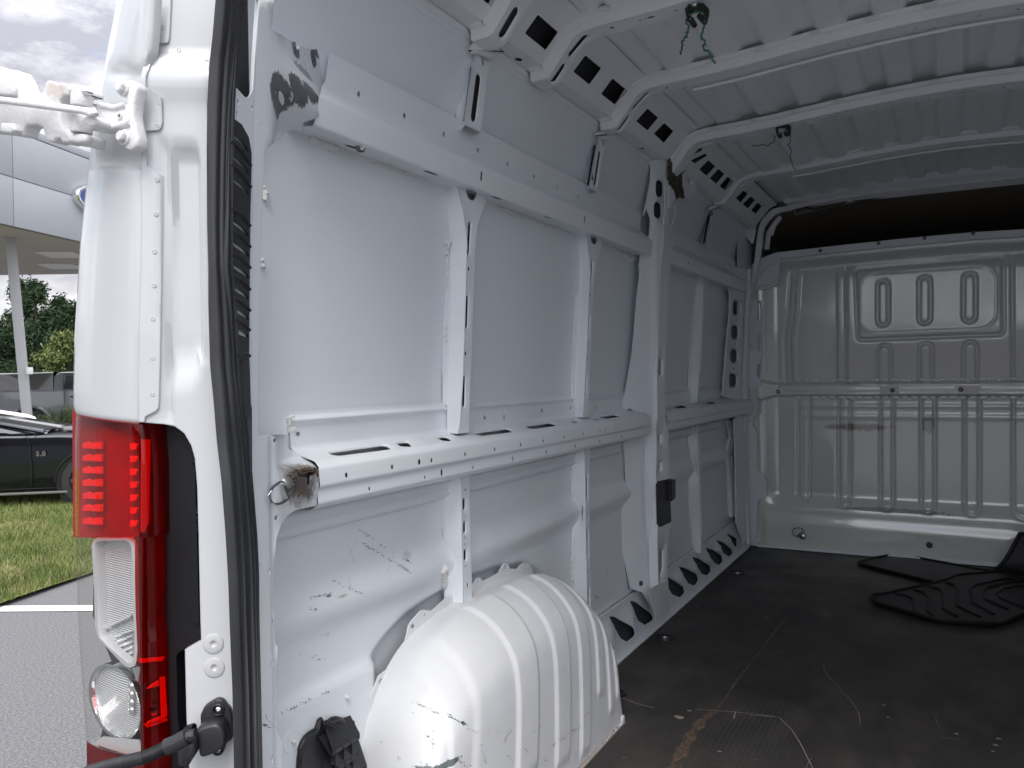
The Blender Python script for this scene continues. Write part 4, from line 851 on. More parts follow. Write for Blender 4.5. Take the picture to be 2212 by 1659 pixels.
# the opened door's hinge arm
dn = thing('open_rear_door', 'white cast hinge arm of the swung-open rear door against the clouds', 'van door')
casting('hinge_arm', c1, [(-150, 480), (0, 488), (75, 510), (115, 515), (160, 580), (178, 640), (215, 675), (300, 690), (322, 650), (330, 605), (355, 588), (390, 597), (395, 605), (430, 615), (445, 602), (480, 615), (520, 612), (610, 630), (645, 655), (655, 690), (640, 705), (530, 700), (470, 705), (435, 740), (438, 870), (455, 940), (500, 975), (560, 972), (640, 990), (670, 1010), (668, 1060), (640, 1082),
     (590, 1065), (490, 1050), (455, 1055), (440, 1020), (400, 1020), (390, 1050), (350, 1040), (325, 1000), (310, 940), (270, 920), (190, 922), (170, 960), (165, 1000), (100, 990), (0, 975), (-150, 960)], -0.236, 0.022, par=dn, bev=0.006)
casting('reinforcing_web', c1, [(-140, 560), (0, 545), (80, 560), (95, 640), (90, 705), (0, 700), (-140, 690)], -0.243, 0.01, par=dn, bev=0.004)
casting('reinforcing_web', c1, [(0, 900), (90, 905), (110, 960), (70, 985), (0, 975)], -0.246, 0.014, par=dn, bev=0.004)
casting('reinforcing_web', c1, [(490, 985), (560, 978), (620, 985), (640, 1010), (630, 1050), (560, 1055), (495, 1045)], -0.243, 0.01, par=dn, bev=0.004)
casting('reinforcing_web', c1, [(500, 622), (600, 635), (640, 660), (640, 690), (560, 690), (490, 680)], -0.243, 0.01, par=dn, bev=0.004)
# the rest of the door leaf, outside the picture, swung right round beside the van
m = MB(); m.box((-0.45, 1.55, 0.6), (0.05, 0.70, 1.9), bev=0.015); m.build('door_leaf', P_OUT, dn)

# ------------------------------------------------------------------ wiring boot from body to door
boot = bpy.data.objects.new('wiring_boot', None); COL.objects.link(boot); boot.parent = van
s = AX0
def bx2(name, crop, pts, k, th, r=0.003, bev=0.002):
    q = s.T(crop(pts)); q = rnd(q, r, 3) if r else q; mb = MB(); mb.prism([s.p(a, b, k) for a, b in q], -AN * th); return mb.build(name, BLK, boot, bevel=bev, ang=50)
bx2('mounting_plate', e1_, [(1305, 1190), (1340, 1110), (1400, 1070), (1450, 1045), (1500, 1055), (1530, 1100), (1560, 1130), (1580, 1200), (1578, 1390), (1520, 1430), (1500, 1505), (1440, 1508), (1370, 1480), (1320, 1440)], 0.008, 0.010)
bx2('connector_body', e1_, [(1310, 1250), (1360, 1210), (1480, 1180), (1530, 1200), (1560, 1260), (1565, 1370), (1500, 1420), (1380, 1470), (1345, 1450), (1340, 1300)], 0.034, 0.028, r=0.006, bev=0.004)
bx2('connector_body', e1_, [(1190, 1240), (1300, 1205), (1310, 1300), (1340, 1330), (1340, 1420), (1300, 1440), (1290, 1500), (1200, 1520), (1190, 1400)], 0.046, 0.03, r=0.006, bev=0.004)
for x, y in ((1467, 1125), (1465, 1462)):
    a = s.T(e1_([(x, y)]))[0]; m = MB(); m.lathe(s.p(*a, 0.008), AN, [(0.0075, 0), (0.0075, 0.005), (0.0062, 0.006), (0.005, 0.003)], 16); m.build('screw_boss', BLK, boot)
    m = MB(); m.lathe(s.p(*a, 0.010), AN, [(0.0036, 0), (0.0034, 0.002), (0.0014, 0.003), (0.0012, 0.001), (0, 0.001)], 12); m.build('torx_screw', CHROME, boot)
pth = [hit(u, v, 'X', x) for (u, v), x in zip(e1_([(1250, 1370), (1180, 1390), (1090, 1440), (1000, 1480), (900, 1530), (800, 1570), (650, 1605), (500, 1640), (330, 1690)]), (-0.235, -0.24, -0.245, -0.25, -0.258, -0.265, -0.27, -0.272, -0.272))]
P_ = []
for a, b in zip(pth, pth[1:]):
    for k in range(10): P_.append(a.lerp(b, k / 10))
P_.append(pth[-1]); rr = []
P2_ = []; d = 0
for i, p in enumerate(P_):
    t = i / len(P_)
    rr.append(0.0065 if t < 0.12 else (0.0092 if t < 0.36 else 0.0075))
fine = []; fr_ = []
for i in range(len(P_) - 1):
    for k in range(4):
        t = (i + k / 4) / len(P_); q = P_[i].lerp(P_[i + 1], k / 4); base = rr[i]
        if t > 0.37: base = 0.0066 + 0.0009 * (1 if (len(fine) % 3) != 0 else -0.6)
        fine.append(q); fr_.append(base)
m = MB(); m.tube(fine, fr_, 14); m.build('corrugated_hose', BLK, boot, ang=25)
m = MB(); m.tube([P_[2], P_[8]], 0.008, 4); m.build('hose_clamp', BLK, boot, bevel=0.002)
# ------------------------------------------------------------------ pillar between the two bays
_pa = np.array([0.16, -0.075, 0]); _pa /= np.linalg.norm(_pa)
PA = Surf((1.75, 0.985, 0), _pa, (0, 0, 1), (_pa[1], -_pa[0], 0))
PB = Surf((0, 0.910, 0), (1, 0, 0), (0, 0, 1), (0, -1, 0))
foldp = c3([(1232, 1165), (1242, 1250), (1238, 1350), (1228, 1500), (1218, 1650)]) + c7([(1212, 180), (1212, 280), (1205, 340), (1195, 450), (1188, 520), (1178, 700), (1170, 900), (1163, 1100), (1158, 1300), (1160, 1450), (1160, 1600)]) + d3([(1152, 200), (1156, 400), (1150, 560), (1163, 680), (1165, 900), (1160, 1040), (1166, 1300), (1170, 1555)])
lef = c3([(1098, 1185), (1112, 1240), (1108, 1340), (1085, 1480), (1060, 1590)]) + c7([(1085, 60), (1110, 140), (1105, 250), (1080, 330), (1040, 400), (1030, 480), (1035, 560), (1020, 670), (1003, 850), (995, 980), (975, 1150), (950, 1300), (925, 1430), (897, 1520), (895, 1560)]) + \
      d3([(960, 60), (1010, 100), (1020, 150), (985, 270), (905, 320), (912, 350), (925, 430), (932, 560), (938, 660), (925, 710), (900, 770), (885, 860), (880, 940), (885, 1030), (905, 1120), (935, 1230), (955, 1330), (968, 1392), (1050, 1420), (1150, 1590)])
P2 = PA.T(lef) + PA.T(foldp[::-1])
def pa_rel(a, z):
    # lower half: a channel runs down the middle of the face and the pillar kinks inward
    r = 0.0
    k = sst(0.78, 0.70, z) * sst(0.05, 0.12, z)
    r -= 0.010 * k * math.exp(-((a - 0.115 - 0.012 * math.sin(z * 9)) / 0.012) ** 2)
    r += 0.006 * math.exp(-((a - 0.16) / 0.02) ** 2)
    return r
PAr = Surf(PA.o, PA.e1, PA.e2, PA.n, pa_rel)
hs = [([p for p in ell(*PA.T(c3([(1175, 1390)]))[0], 0.026, 0.046, 20)], 0.0, 0.01), ([p for p in ell(*PA.T(c3([(1163, 1550)]))[0], 0.026, 0.046, 20)], 0.0, 0.01), (rnd(PA.T(d3([(1026, 1335), (1055, 1333), (1058, 1370), (1028, 1372)])), 0.004), 0, 0.01)]
def stad(surf, crop, cx, cy, hw, hh):   # upright stadium traced by its half sizes in detail pixels
    o = []
    for k in range(24):
        t = 2 * math.pi * k / 24; x = cx + hw * math.cos(t); y = cy + (hh - hw) * (1 if math.sin(t) > 0 else -1) + hw * math.sin(t) if abs(math.sin(t)) > 1e-6 else cy
        o.append((x, y))
    return surf.T(crop(o))
hs[0] = (stad(PA, c3, 1176, 1390, 34, 64), 0.002, 0.008); hs[1] = (stad(PA, c3, 1163, 1550, 34, 62), 0.002, 0.008)
m = MB(); sheet(m, PAr, P2, hs, grid=(0.012, 0.02), rim=0.006)
rb = c3([(1262, 1180), (1265, 1300), (1250, 1500), (1262, 1650)]) + c7([(1275, 200), (1275, 330), (1262, 480), (1245, 560), (1238, 700), (1228, 1000), (1218, 1400), (1218, 1600)]) + d3([(1222, 100), (1240, 200), (1252, 400), (1255, 540), (1275, 600), (1272, 860), (1255, 960), (1238, 1020), (1238, 1300), (1250, 1500)])
H = [(rnd(PB.T(c7([(1174, 1172), (1200, 1170), (1199, 1290), (1172, 1292)])), 0.008), 0.003, 0.006), (rnd(PB.T(d3([(1158, 253), (1192, 250), (1195, 320), (1160, 325)])), 0.012), 0.004, 0.008), (rnd(PB.T(d3([(1160, 458), (1194, 455), (1196, 525), (1162, 530)])), 0.012), 0.004, 0.008),
     (rnd(PB.T(d3([(1178, 1108), (1204, 1098), (1206, 1250), (1190, 1300), (1178, 1308)])), 0.008), 0.003, 0.006)]
for crop, x, y, w_, h_ in ((c7, 1175, 957, 0.004, 0.012), (c7, 1188, 1043, 0.005, 0.025), (c7, 1177, 1400, 0.005, 0.014), (d3, 1188, 350, 0.006, 0.014), (d3, 1174, 400, 0.006, 0.014)):
    a = PB.T(crop([(x, y)]))[0]; H.append((slot(a[0], a[1], w_, h_), 0, 0.006))
ot = PB.T(foldp) + PB.T(rb[::-1])
H = [h for h in H if all(inside(p[0], p[1], ot) for p in h[0])]
sheet(m, PB, ot, H, rim=0.03)
m.build('door_pillar', P_IN, van, ang=45, label='double pillar between the rear and front bays')
m = MB(); pz = Surf(PA.o - PA.n * 0.022, PA.e1, PA.e2, PA.n); m.add([pz.p(*q) for q in pz.T(c3([(1130, 1300), (1222, 1300), (1205, 1640), (1110, 1640)]))], [(0, 1, 2, 3)]); m.build('pillar_shade_sheet', P_DARK, van)  # dark sheet puts painted shade behind the oval holes
PBo = Surf(PB.o + PB.n * 0.004, PB.e1, PB.e2, PB.n)
m = MB(); sheet(m, PBo, rnd(PBo.T(d3([(1164, 602), (1262, 580), (1270, 600), (1272, 720), (1258, 748), (1264, 900), (1182, 937), (1172, 925)])), 0.006), rim=0.008)
m.prism([PBo.p(*q, 0.0) for q in PBo.T(d3([(1240, 590), (1266, 584), (1268, 715), (1242, 745)]))], (0, -0.014, 0)); m.build('pillar_latch_cover', BLK, van)
m = MB()   # scuffed, welded base piece
sheet(m, PBo, PBo.T(d3([(1095, 1400), (1170, 1360), (1240, 1340), (1252, 1500), (1250, 1560), (1180, 1590), (1160, 1640)])), grid=0.02, rim=0.003); m.build('pillar_foot', P_ARCH, van)
m = MB(); q = PA.T(d3([(1046, 165)]))[0]; m.lathe(PA.p(*q), (-0.5, -0.8, 0), [(0.016, 0), (0.014, 0.006), (0.006, 0.010), (0, 0.010)], 16); m.tube([PA.p(*q, 0.01) + np.array([0, -.01, 0]), PA.p(q[0], q[1] - 0.03, 0.012)], 0.006, 8); m.build('tie_down_bolt', STEEL, van)
# burnt, torn metal at the top of the pillar
BURN = mat('burnt_metal', (0.10, 0.075, 0.05), 0.55, noise_amt=0.7, noise_scale=60, bump=0.8, bump_scale=90)
gp = [(645, 330), (690, 290), (770, 310), (830, 420), (830, 520), (850, 600), (860, 700), (900, 830), (890, 890), (850, 900), (830, 870), (760, 910), (720, 760), (690, 700), (640, 690), (645, 500)]
sB = Surf((0, 0.875, 0), (1, 0, 0), (0, 0, 1), (0, -1, 0), lambda a, b: 0.006 * noise.noise(Vector((a * 40, b * 40, 1))))
m = MB(); sheet(m, sB, sB.T(g4(gp)), grid=0.008, rim=0.004); m.build('burnt_patch', BURN, van)
m = MB(); s3 = Surf((0, 0.872, 0), (1, 0, 0), (0, 0, 1), (0, -1, 0))
sheet(m, s3, s3.T(g4([(650, 700), (720, 780), (750, 900), (710, 960), (660, 1040), (645, 900)])), rim=0.004)
sheet(m, s3, s3.T(g4([(860, 560), (905, 480), (1000, 560), (1060, 700), (1060, 820), (1000, 850), (960, 900), (900, 880), (880, 760), (850, 700)])), [(s3.T(g4([(925, 575), (965, 600), (985, 640), (985, 700), (945, 680), (925, 640)])), 0.002, 0.006)], rim=0.006)
sheet(m, s3, s3.T(g4([(600, 600), (640, 640), (640, 1240), (700, 1300), (760, 1180), (720, 1000), (800, 920), (830, 900), (790, 960), (735, 1120), (705, 1290), (620, 1280), (575, 1270)])), rim=0.003)
m.build('bent_bracket', P_ROOF, van)
# front post by the bulkhead
_pf = np.array([0.45, -0.06, 0]); _pf /= np.linalg.norm(_pf)
PF = Surf((2.95, 0.985, 0), _pf, (0, 0, 1), (_pf[1], -_pf[0], 0))
lfp = c7([(1560, 470), (1640, 600), (1690, 660), (1700, 700), (1700, 800), (1680, 1000), (1668, 1150), (1655, 1300), (1650, 1400), (1635, 1440), (1720, 1480), (1745, 1560), (1750, 1590)]) + d3([(1728, 145), (1735, 300), (1740, 500), (1745, 700), (1745, 900), (1765, 960), (1800, 1060)])
rfp = c7([(1810, 505), (1820, 640), (1800, 730), (1795, 900), (1785, 1200), (1780, 1500), (1790, 1600)]) + d3([(1812, 300), (1812, 700), (1818, 1040)])
hs = [(stad(PF, c7, x, y, 31, 52), 0.006, 0.010) for x, y in ((1750, 795), (1737, 975), (1730, 1150), (1724, 1330))]
for x, y, r_ in ((1745, 885, 0.007), (1775, 872, 0.004), (1775, 888, 0.004), (1732, 1063, 0.007), (1723, 1242, 0.007), (1760, 1230, 0.004), (1760, 1245, 0.004), (1680, 1352, 0.004), (1784, 746, 0.003)): hs.append((ell(*PF.T(c7([(x, y)]))[0], r_ * 1.6, r_, 8), 0, 0.006))
ot = PF.T(lfp) + PF.T(rfp[::-1]); hs = [h for h in hs if all(inside(p[0], p[1], ot) for p in h[0])]
m = MB(); sheet(m, PF, ot, hs, rim=0.008); m.build('front_post', P_IN, van)
m = MB(); P = [hit(u, v, 'X', 3.40) for u, v in c7([(1838, 510), (1815, 900), (1800, 1300), (1800, 1600)]) + d3([(1800, 300), (1808, 700), (1830, 1060)])]
m.tube(P, 0.012, 8); P = [hit(u, v, 'X', 3.46) for u, v in c7([(1838, 640), (1825, 1000), (1812, 1400), (1808, 1650)]) + d3([(1815, 300), (1822, 700), (1838, 1055)])]; m.tube(P, 0.010, 8); m.build('post_edge_bead', P_IN, van)
m = MB(); s_ = Surf((0, 0.982, 0), (1, 0, 0), (0, 0, 1), (0, -1, 0))
P = [s_.p(*s_.t(*q)) for q in d3([(1672, 150), (1690, 280), (1660, 400), (1690, 550), (1700, 860)])]; m.tube(P, 0.012, 8); P = [s_.p(*s_.t(*q)) for q in d3([(1705, 150), (1710, 300), (1698, 400), (1718, 550), (1722, 860)])]; m.tube(P, 0.010, 8); m.build('panel_edge_bead', P_IN, van)
m = MB(); m.add([(3.30, 0.968, -0.02), (3.57, 0.958, -0.02), (3.57, 0.93, 1.64), (3.30, 0.945, 1.64)], [(0, 1, 2, 3)]); m.build('front_post_closing_plate', P_IN, van)
m = MB(); q = PF.T(c7([(1745, 1530)]))[0]; m.lathe(PF.p(*q), (-0.5, -0.8, 0), [(0.02, 0), (0.018, 0.008), (0, 0.012)], 12); m.build('tie_down_bolt', STEEL, van)

# ------------------------------------------------------------------ side sill with pressed teeth
ZT = 0.166
_ts = np.array([0, 0.020, ZT]); LT = np.linalg.norm(_ts)
TEETH = [(e3_, [(960, 425), (1010, 440), (1120, 520), (1135, 560), (1125, 572), (1075, 605), (1020, 570), (985, 500)]), (e3_, [(808, 540), (850, 545), (960, 620), (995, 665), (985, 685), (935, 728), (890, 700), (845, 620)]),
         (e3_, [(655, 655), (700, 680), (760, 705), (835, 775), (838, 805), (785, 850), (740, 820), (690, 740)]),
         (d3, [(1210, 1285), (1260, 1315), (1350, 1380), (1367, 1420), (1320, 1455), (1270, 1430), (1235, 1370)]), (d3, [(1320, 1228), (1370, 1240), (1450, 1290), (1467, 1330), (1430, 1370), (1390, 1350), (1350, 1290)]),
         (d3, [(1418, 1158), (1470, 1170), (1545, 1225), (1558, 1262), (1525, 1293), (1490, 1280), (1450, 1220)]), (d3, [(1517, 1092), (1570, 1105), (1635, 1150), (1648, 1190), (1615, 1217), (1585, 1200), (1545, 1150)]),
         (d3, [(1597, 1035), (1650, 1050), (1710, 1105), (1720, 1132), (1690, 1155), (1655, 1132), (1625, 1085)]), (d3, [(1672, 982), (1730, 1010), (1785, 1058), (1788, 1080), (1765, 1095), (1730, 1075), (1700, 1030)])]
SI0 = Surf((0, 0.955, 0.0), (1, 0, 0), _ts, (0, -ZT, 0.020))
tp = [SI0.T(cr_(p)) for cr_, p in TEETH]
tcx = [sum(p[0] for p in t) / len(t) for t in tp]
print('teeth', [(round(x, 2), round(min(p[1] for p in t), 3), round(max(p[1] for p in t), 3)) for x, t in zip(tcx, tp)])
mids = sorted([(a + b) / 2 for a, b in zip(sorted(tcx), sorted(tcx)[1:]) if b - a < 0.45])
def sill_rel(x, t):
    r = 0.0
    for q in mids: r += 0.012 * math.exp(-((x - q + 0.05 - t * 0.2) / 0.035) ** 2) * sst(0.02, 0.05, t) * (1 - sst(0.11, 0.14, t))
    r += 0.006 * (1 - sst(0.0, 0.018, t))
    return r
SI = Surf(SI0.o, SI0.e1, SI0.e2, SI0.n, sill_rel)
m = MB(); sheet(m, SI, [(1.05, 0), (3.50, 0), (3.50, LT), (1.05, LT)], [(rnd(t, 0.008, 2), 0.003, 0.003) for t in tp], grid=(0.03, 0.02), rim=0.012); m.build('side_sill', P_IN, van, ang=50)
m = MB(); m.add([(1.0, 0.967, -0.02), (3.5, 0.967, -0.02), (3.5, 0.986, 0.16), (1.0, 0.986, 0.16)], [(0, 1, 2, 3)]); m.build('sill_dark_sheet', P_DARK, van)  # dark sheet set behind the tooth openings
m = MB(); m.tube([SI.p(x, 0.004, 0.002) for x in fr(1.1, 3.5, 0.05)], 0.006, 6); m.build('sill_sealant', P_IN, van)

# ------------------------------------------------------------------ roof side panel (cant), roof bows, roof
CAN = [(0.925, 1.6735), (0.884, 1.676), (0.868, 1.692), (0.811, 1.760), (0.772, 1.7745)]
def cantrail(mirror=False):
    mb = MB(); X0, X1 = -0.12, 3.44
    for i in range(len(CAN) - 1):
        a, b = CAN[i], CAN[i + 1]; ln = math.dist(a, b); s = Surf((0, a[0], a[1]), (1, 0, 0), (0, b[0] - a[0], b[1] - a[1]), np.cross((1, 0, 0), (0, b[0] - a[0], b[1] - a[1])) * (1 if np.cross((1, 0, 0), (0, b[0] - a[0], b[1] - a[1]))[2] < 0 else -1))
        hs = []
        if i == 2 and not mirror:
            for crop, q in ((g3, [(60, -60), (195, -150), (345, -15), (250, 112)]), (g3, [(928, 215), (1230, 480), (1045, 742), (735, 490)]), (g3, [(1628, 815), (1865, 1012), (1690, 1252), (1450, 1055)]), (g3, [(2028, 1158), (2255, 1345), (2065, 1545), (1860, 1385)]),
                            (c3, [(1088, 800), (1168, 870), (1090, 965), (1005, 893)]), (c3, [(1212, 907), (1280, 970), (1210, 1055), (1135, 985)]),
                            (g4, [(830, 215), (1165, 115), (1140, 190), (920, 292)]), (g4, [(970, 338), (1180, 236), (1215, 268), (1030, 384)]), (g4, [(1228, 335), (1335, 428), (1205, 568), (1095, 470)]), (g4, [(1380, 462), (1468, 543), (1350, 682), (1250, 602)]),
                            (g4, [(1515, 578), (1602, 655), (1485, 786), (1395, 715)]), (g4, [(1745, 785), (1812, 830), (1705, 965), (1635, 892)]), (g4, [(1855, 870), (1918, 925), (1815, 1048), (1740, 980)]), (g4, [(1955, 960), (2020, 1015), (1930, 1128), (1860, 1070)])):
                t = s.T(crop(q)); t = [(x, min(max(y, 0.003), ln - 0.003)) for x, y in t]; hs.append((rnd(t, 0.004, 2), 0.0, 0.006))
        if i == 0 and not mirror:
            for crop, q in ((c3, (135, 442)), (c3, (1045, 1098))): x, y = s.t(*crop([q])[0]); hs.append((ell(x, min(max(y, .012), ln - .012), 0.012, 0.008), 0, 0.005))
        sheet(mb, s, [(X0, 0), (X1, 0), (X1, ln), (X0, ln)], hs, rim=0)
    if mirror: mb.v = [(x, -y, z) for x, y, z in mb.v]
    return mb.build('roof_side_panel', P_ROOF, van, ang=20, merge=0.0002)
cantrail()
m = MB(); m.add([(-0.1, 0.93, 1.69), (3.5, 0.93, 1.69), (3.5, 0.78, 1.86), (-0.1, 0.78, 1.86)], [(0, 1, 2, 3)]); m.build('roof_side_shade_sheet', P_DARK, van)  # dark sheet stands in for shade behind the square holes
BP = [(0.918, 1.6445), (0.879, 1.646), (0.868, 1.650), (0.859, 1.660), (0.832, 1.694), (0.809, 1.724), (0.798, 1.733), (0.780, 1.741), (0.742, 1.745), (0.64, 1.7485), (0.52, 1.755), (0.40, 1.765), (0.27, 1.775), (0.13, 1.782), (0, 1.785), (-0.13, 1.782), (-0.27, 1.775), (-0.40, 1.765), (-0.52, 1.755), (-0.64, 1.7485), (-0.742, 1.745), (-0.780, 1.741), (-0.809, 1.724), (-0.859, 1.660), (-0.918, 1.6445)]
BPf = []
for a, b in zip(BP, BP[1:]):
    n_ = max(1, int(math.dist(a, b) / 0.02))
    for k in range(n_): BPf.append((lerp(a[0], b[0], k / n_), lerp(a[1], b[1], k / n_)))
BPf.append(BP[-1])
# arc-length mapping of the bow's underside
_al = [0.0]
for a, b in zip(BP, BP[1:]): _al.append(_al[-1] + math.dist(a, b))
def bowpt(s):
    s = min(max(s, 0), _al[-1] - 1e-6); 
    for i in range(len(BP) - 1):
        if s <= _al[i + 1]:
            t = (s - _al[i]) / (_al[i + 1] - _al[i]); y = lerp(BP[i][0], BP[i + 1][0], t); z = lerp(BP[i][1], BP[i + 1][1], t); dy, dz = BP[i + 1][0] - BP[i][0], BP[i + 1][1] - BP[i][1]; l_ = math.hypot(dy, dz); return y, z, dz / l_, -dy / l_
def bows(x0, wd, slots, label, small=(), dz=0.0, hgt=0.026):
    mb = MB()
    rows = []
    def P(y, z, k, X, s=None): return (X, y, z)
    # rear face: from the roof side down to the lower edge, with rolled lower edge
    A = []
    for k, (y, z) in enumerate(BPf):
        a = BPf[max(0, k - 1)]; b = BPf[min(len(BPf) - 1, k + 1)]; dy, dz_ = b[0] - a[0], b[1] - a[1]; l_ = math.hypot(dy, dz_); ny, nz = -dz_ / l_, dy / l_
        if nz > 0: ny, nz = -ny, -nz                    # n: into the van
        A.append((y, z + dz, ny, nz))
    def off(k, X): return [(X, y - ny * k, z - nz * k) for y, z, ny, nz in A]
    R_ = [off(hgt + 0.012, x0 - 0.012), off(hgt, x0 - 0.011), off(hgt - 0.003, x0 - 0.001), off(0.005, x0), off(0.0015, x0 + 0.0015), off(0.0, x0 + 0.005)]
    k = len(BPf); vs = [p for r_ in R_ for p in r_]; mb.add(vs, [(i * k + j, i * k + j + 1, (i + 1) * k + j + 1, (i + 1) * k + j) for i in range(len(R_) - 1) for j in range(k - 1)])
    def f(a, s, h=0.0):
        y, z, ny, nz = bowpt(s)
        if nz > 0: ny, nz = -ny, -nz
        return (a, y + ny * h, z + dz + nz * h)
    hs = []
    for sl in slots:
        s0, s1, a0, w_ = sl; hs.append((slot(x0 + a0, (s0 + s1) / 2, w_, s1 - s0), 0.0045, 0.004))
    for (s0, a0, w_, h_) in small: hs.append((slot(x0 + a0, s0, w_, h_, 2), 0, 0.006))
    L_ = _al[-1]; edge = fr(0.0, L_, 0.02)
    outer = [(x0 + 0.005, s) for s in edge] + [(x0 + wd, s) for s in edge[::-1]]
    sheet(mb, None, outer, hs, grid=(0.015, 0.02), rim=0.022, f=f)
    bo_ = mb.build('roof_bow', P_ROOF, van, ang=40, label=label, merge=0.0001)
    cv = MB(); E_ = fr(0.012, L_ - 0.012, 0.03); cv.add([f(x, s_, -0.011) for s_ in E_ for x in (x0 + 0.008, x0 + wd - 0.006)], [(2 * j, 2 * j + 1, 2 * j + 3, 2 * j + 2) for j in range(len(E_) - 1)]); cv.build('bow_shade_strip', P_DARK, bo_)  # dark strip added inside the bow as painted shade for its slots
    return bo_
def arc_of(x0, crop, q):
    p = hit(*crop([q])[0], 'X', x0 + 0.03); best = min(range(400), key=lambda i: (bowpt(0.5 * i / 400)[0] - p.y) ** 2 + (bowpt(0.5 * i / 400)[1] - p.z) ** 2); return 0.5 * best / 400
def sl_(x0, crop, p, q): return (arc_of(x0, crop, p), arc_of(x0, crop, q), 0.034, 0.020)
bows(0.655, 0.066, [(0.055, 0.125, 0.036, 0.024), (0.155, 0.235, 0.034, 0.022)], 'rearmost roof bow')
bows(0.940, 0.062, [(0.040, 0.096, 0.034, 0.018), (0.116, 0.180, 0.034, 0.018)], 'second roof bow', small=((0.245, 0.03, 0.013, 0.009), (0.315, 0.03, 0.008, 0.008), (0.328, 0.03, 0.006, 0.006), (0.342, 0.03, 0.010, 0.018), (0.40, 0.03, 0.008, 0.008), (0.53, 0.03, 0.02, 0.012), (0.43, 0.03, 0.01, 0.01)))
bows(1.400, 0.056, [(0.040, 0.096, 0.034, 0.016), (0.116, 0.180, 0.034, 0.016)], 'third roof bow', small=[(0.235, 0.03, 0.012, 0.009)] + [(s_, 0.040, 0.008, 0.012) for s_ in (0.50, 0.55, 0.66, 0.72, 0.80, 0.88, 0.95, 1.02, 1.1)])
bows(1.965, 0.066, [(0.175, 0.215, 0.040, 0.014)], 'fourth roof bow, over the pillar', small=[(s_, 0.045, 0.012, w_) for s_, w_ in ((0.26, .01), (0.31, .006), (0.40, 0.02), (0.53, .01), (0.60, 0.05), (0.63, 0.008), (0.72, .01), (0.75, .012), (0.80, 0.008), (0.83, 0.008), (0.86, .008), (0.90, .01), (1.0, 0.055), (1.1, .01))], dz=-0.012)
bows(2.735, 0.060, [(0.040, 0.096, 0.034, 0.014), (0.116, 0.180, 0.034, 0.014)], 'foremost roof bow', small=[(s_, 0.045, 0.008, 0.008) for s_ in (0.24, 0.29, 0.7, 0.95)], dz=0.018)
# white sticks: long bead along the front of two bows
def bead(x, y0, y1, r_, dz=0):
    m = MB(); m.tube([(x, y, interp(-y, [(-p[0], p[1]) for p in BP]) + dz) for y in fr(y1, y0, 0.03)], r_, 6); return m.build('bow_edge_bead', P_ROOF, van)
bead(1.478, 0.66, -0.9, 0.006, -0.004); bead(2.81, 0.60, -0.9, 0.006, 0.012)
# pillar top where the fourth bow meets it
m = MB(); sE = Surf((0, 0.872, 0), (1, 0, 0), (0, 0, 1), (0, -1, 0)); 
# roof skin with pressed bands
BX = [-0.12, 0.655, 0.940, 1.400, 1.965, 2.735, 3.46]
def roofz(x, y):
    z = interp(-abs(y), [(-0.78, 1.774), (-0.60, 1.786), (-0.40, 1.800), (-0.2, 1.816), (0, 1.822)])
    ph = ((y - 0.055) / 0.1345) % 1.0
    band = sst(0.30, 0.38, ph) * (1 - sst(0.86, 0.94, ph))     # raised bands between the flats welded to the bows
    e = 1.0
    z += 0.016 * (1 - band) * e * (1 - sst(0.70, 0.76, abs(y)))
    dmin = min(min(abs(x - b + 0.012) for b in BX), min(abs(x - b - 0.06) for b in BX))
    z += 0.004 * sst(0.01, 0.06, dmin)
    if x > 2.735: z += 0.016
    return z
m = MB(); m.add(*gridmesh(fr(-0.12, 3.48, 0.03), fr(-0.78, 0.785, 0.0085), lambda x, y: (x, y, roofz(x, y)))); m.build('roof_panel', P_ROOF, van, ang=60)
BSY = [(1.03, -0.3), (1.03, 0.88), (0.995, 1.40), (0.95, 1.72), (0.90, 1.93), (0.80, 2.02)]
m = MB(); pr = BSY + [(-y, z) for y, z in BSY[::-1]]; n_ = len(pr); m.add([(x, y, z) for x in (-0.10, 4.9) for y, z in pr], [(k, k + 1, n_ + k + 1, n_ + k) for k in range(n_ - 1)]); m.build('outer_shell', P_OUT, van)
m = MB(); m.add([(-0.18, -0.80, 2.0), (-0.18, 0.80, 2.0), (-0.16, 0.8, 1.83), (-0.16, -0.8, 1.83)], [(0, 1, 2, 3)]); m.add([(-0.16, 0.8, 1.83), (-0.16, -0.8, 1.83), (-0.1, -0.8, 1.83), (-0.1, 0.8, 1.83)], [(0, 1, 2, 3)]); m.add([(-0.15, -0.8, 1.80), (-0.2, -1.0, 2.0), (-0.2, -1.03, -0.1), (-0.15, -0.80, -0.1)], [(0, 1, 2, 3)]); m.build('rear_header', P_OUT, van)
# sealant blobs where the bands meet the bows
m = MB()
for bx in BX[2:6]:
    for k in range(-1, 7):
        y = 0.055 + 0.1345 * k + 0.1345 * 0.94
        if y > 0.72: continue
        dzb = {1.965: -0.012, 2.735: 0.018}.get(bx, 0)
        z = interp(-y, [(-p[0], p[1]) for p in BP]) + 0.029 + dzb
        m.box((bx - 0.012, y + random.uniform(-.004, .004), z), (0.012, 0.030 + random.uniform(-.006, .008), 0.010), Matrix.Rotation(random.uniform(-.2, .2), 3, 'X'), bev=0.004)
m.build('sealant_blob', SEALC, van)['kind'] = 'stuff'

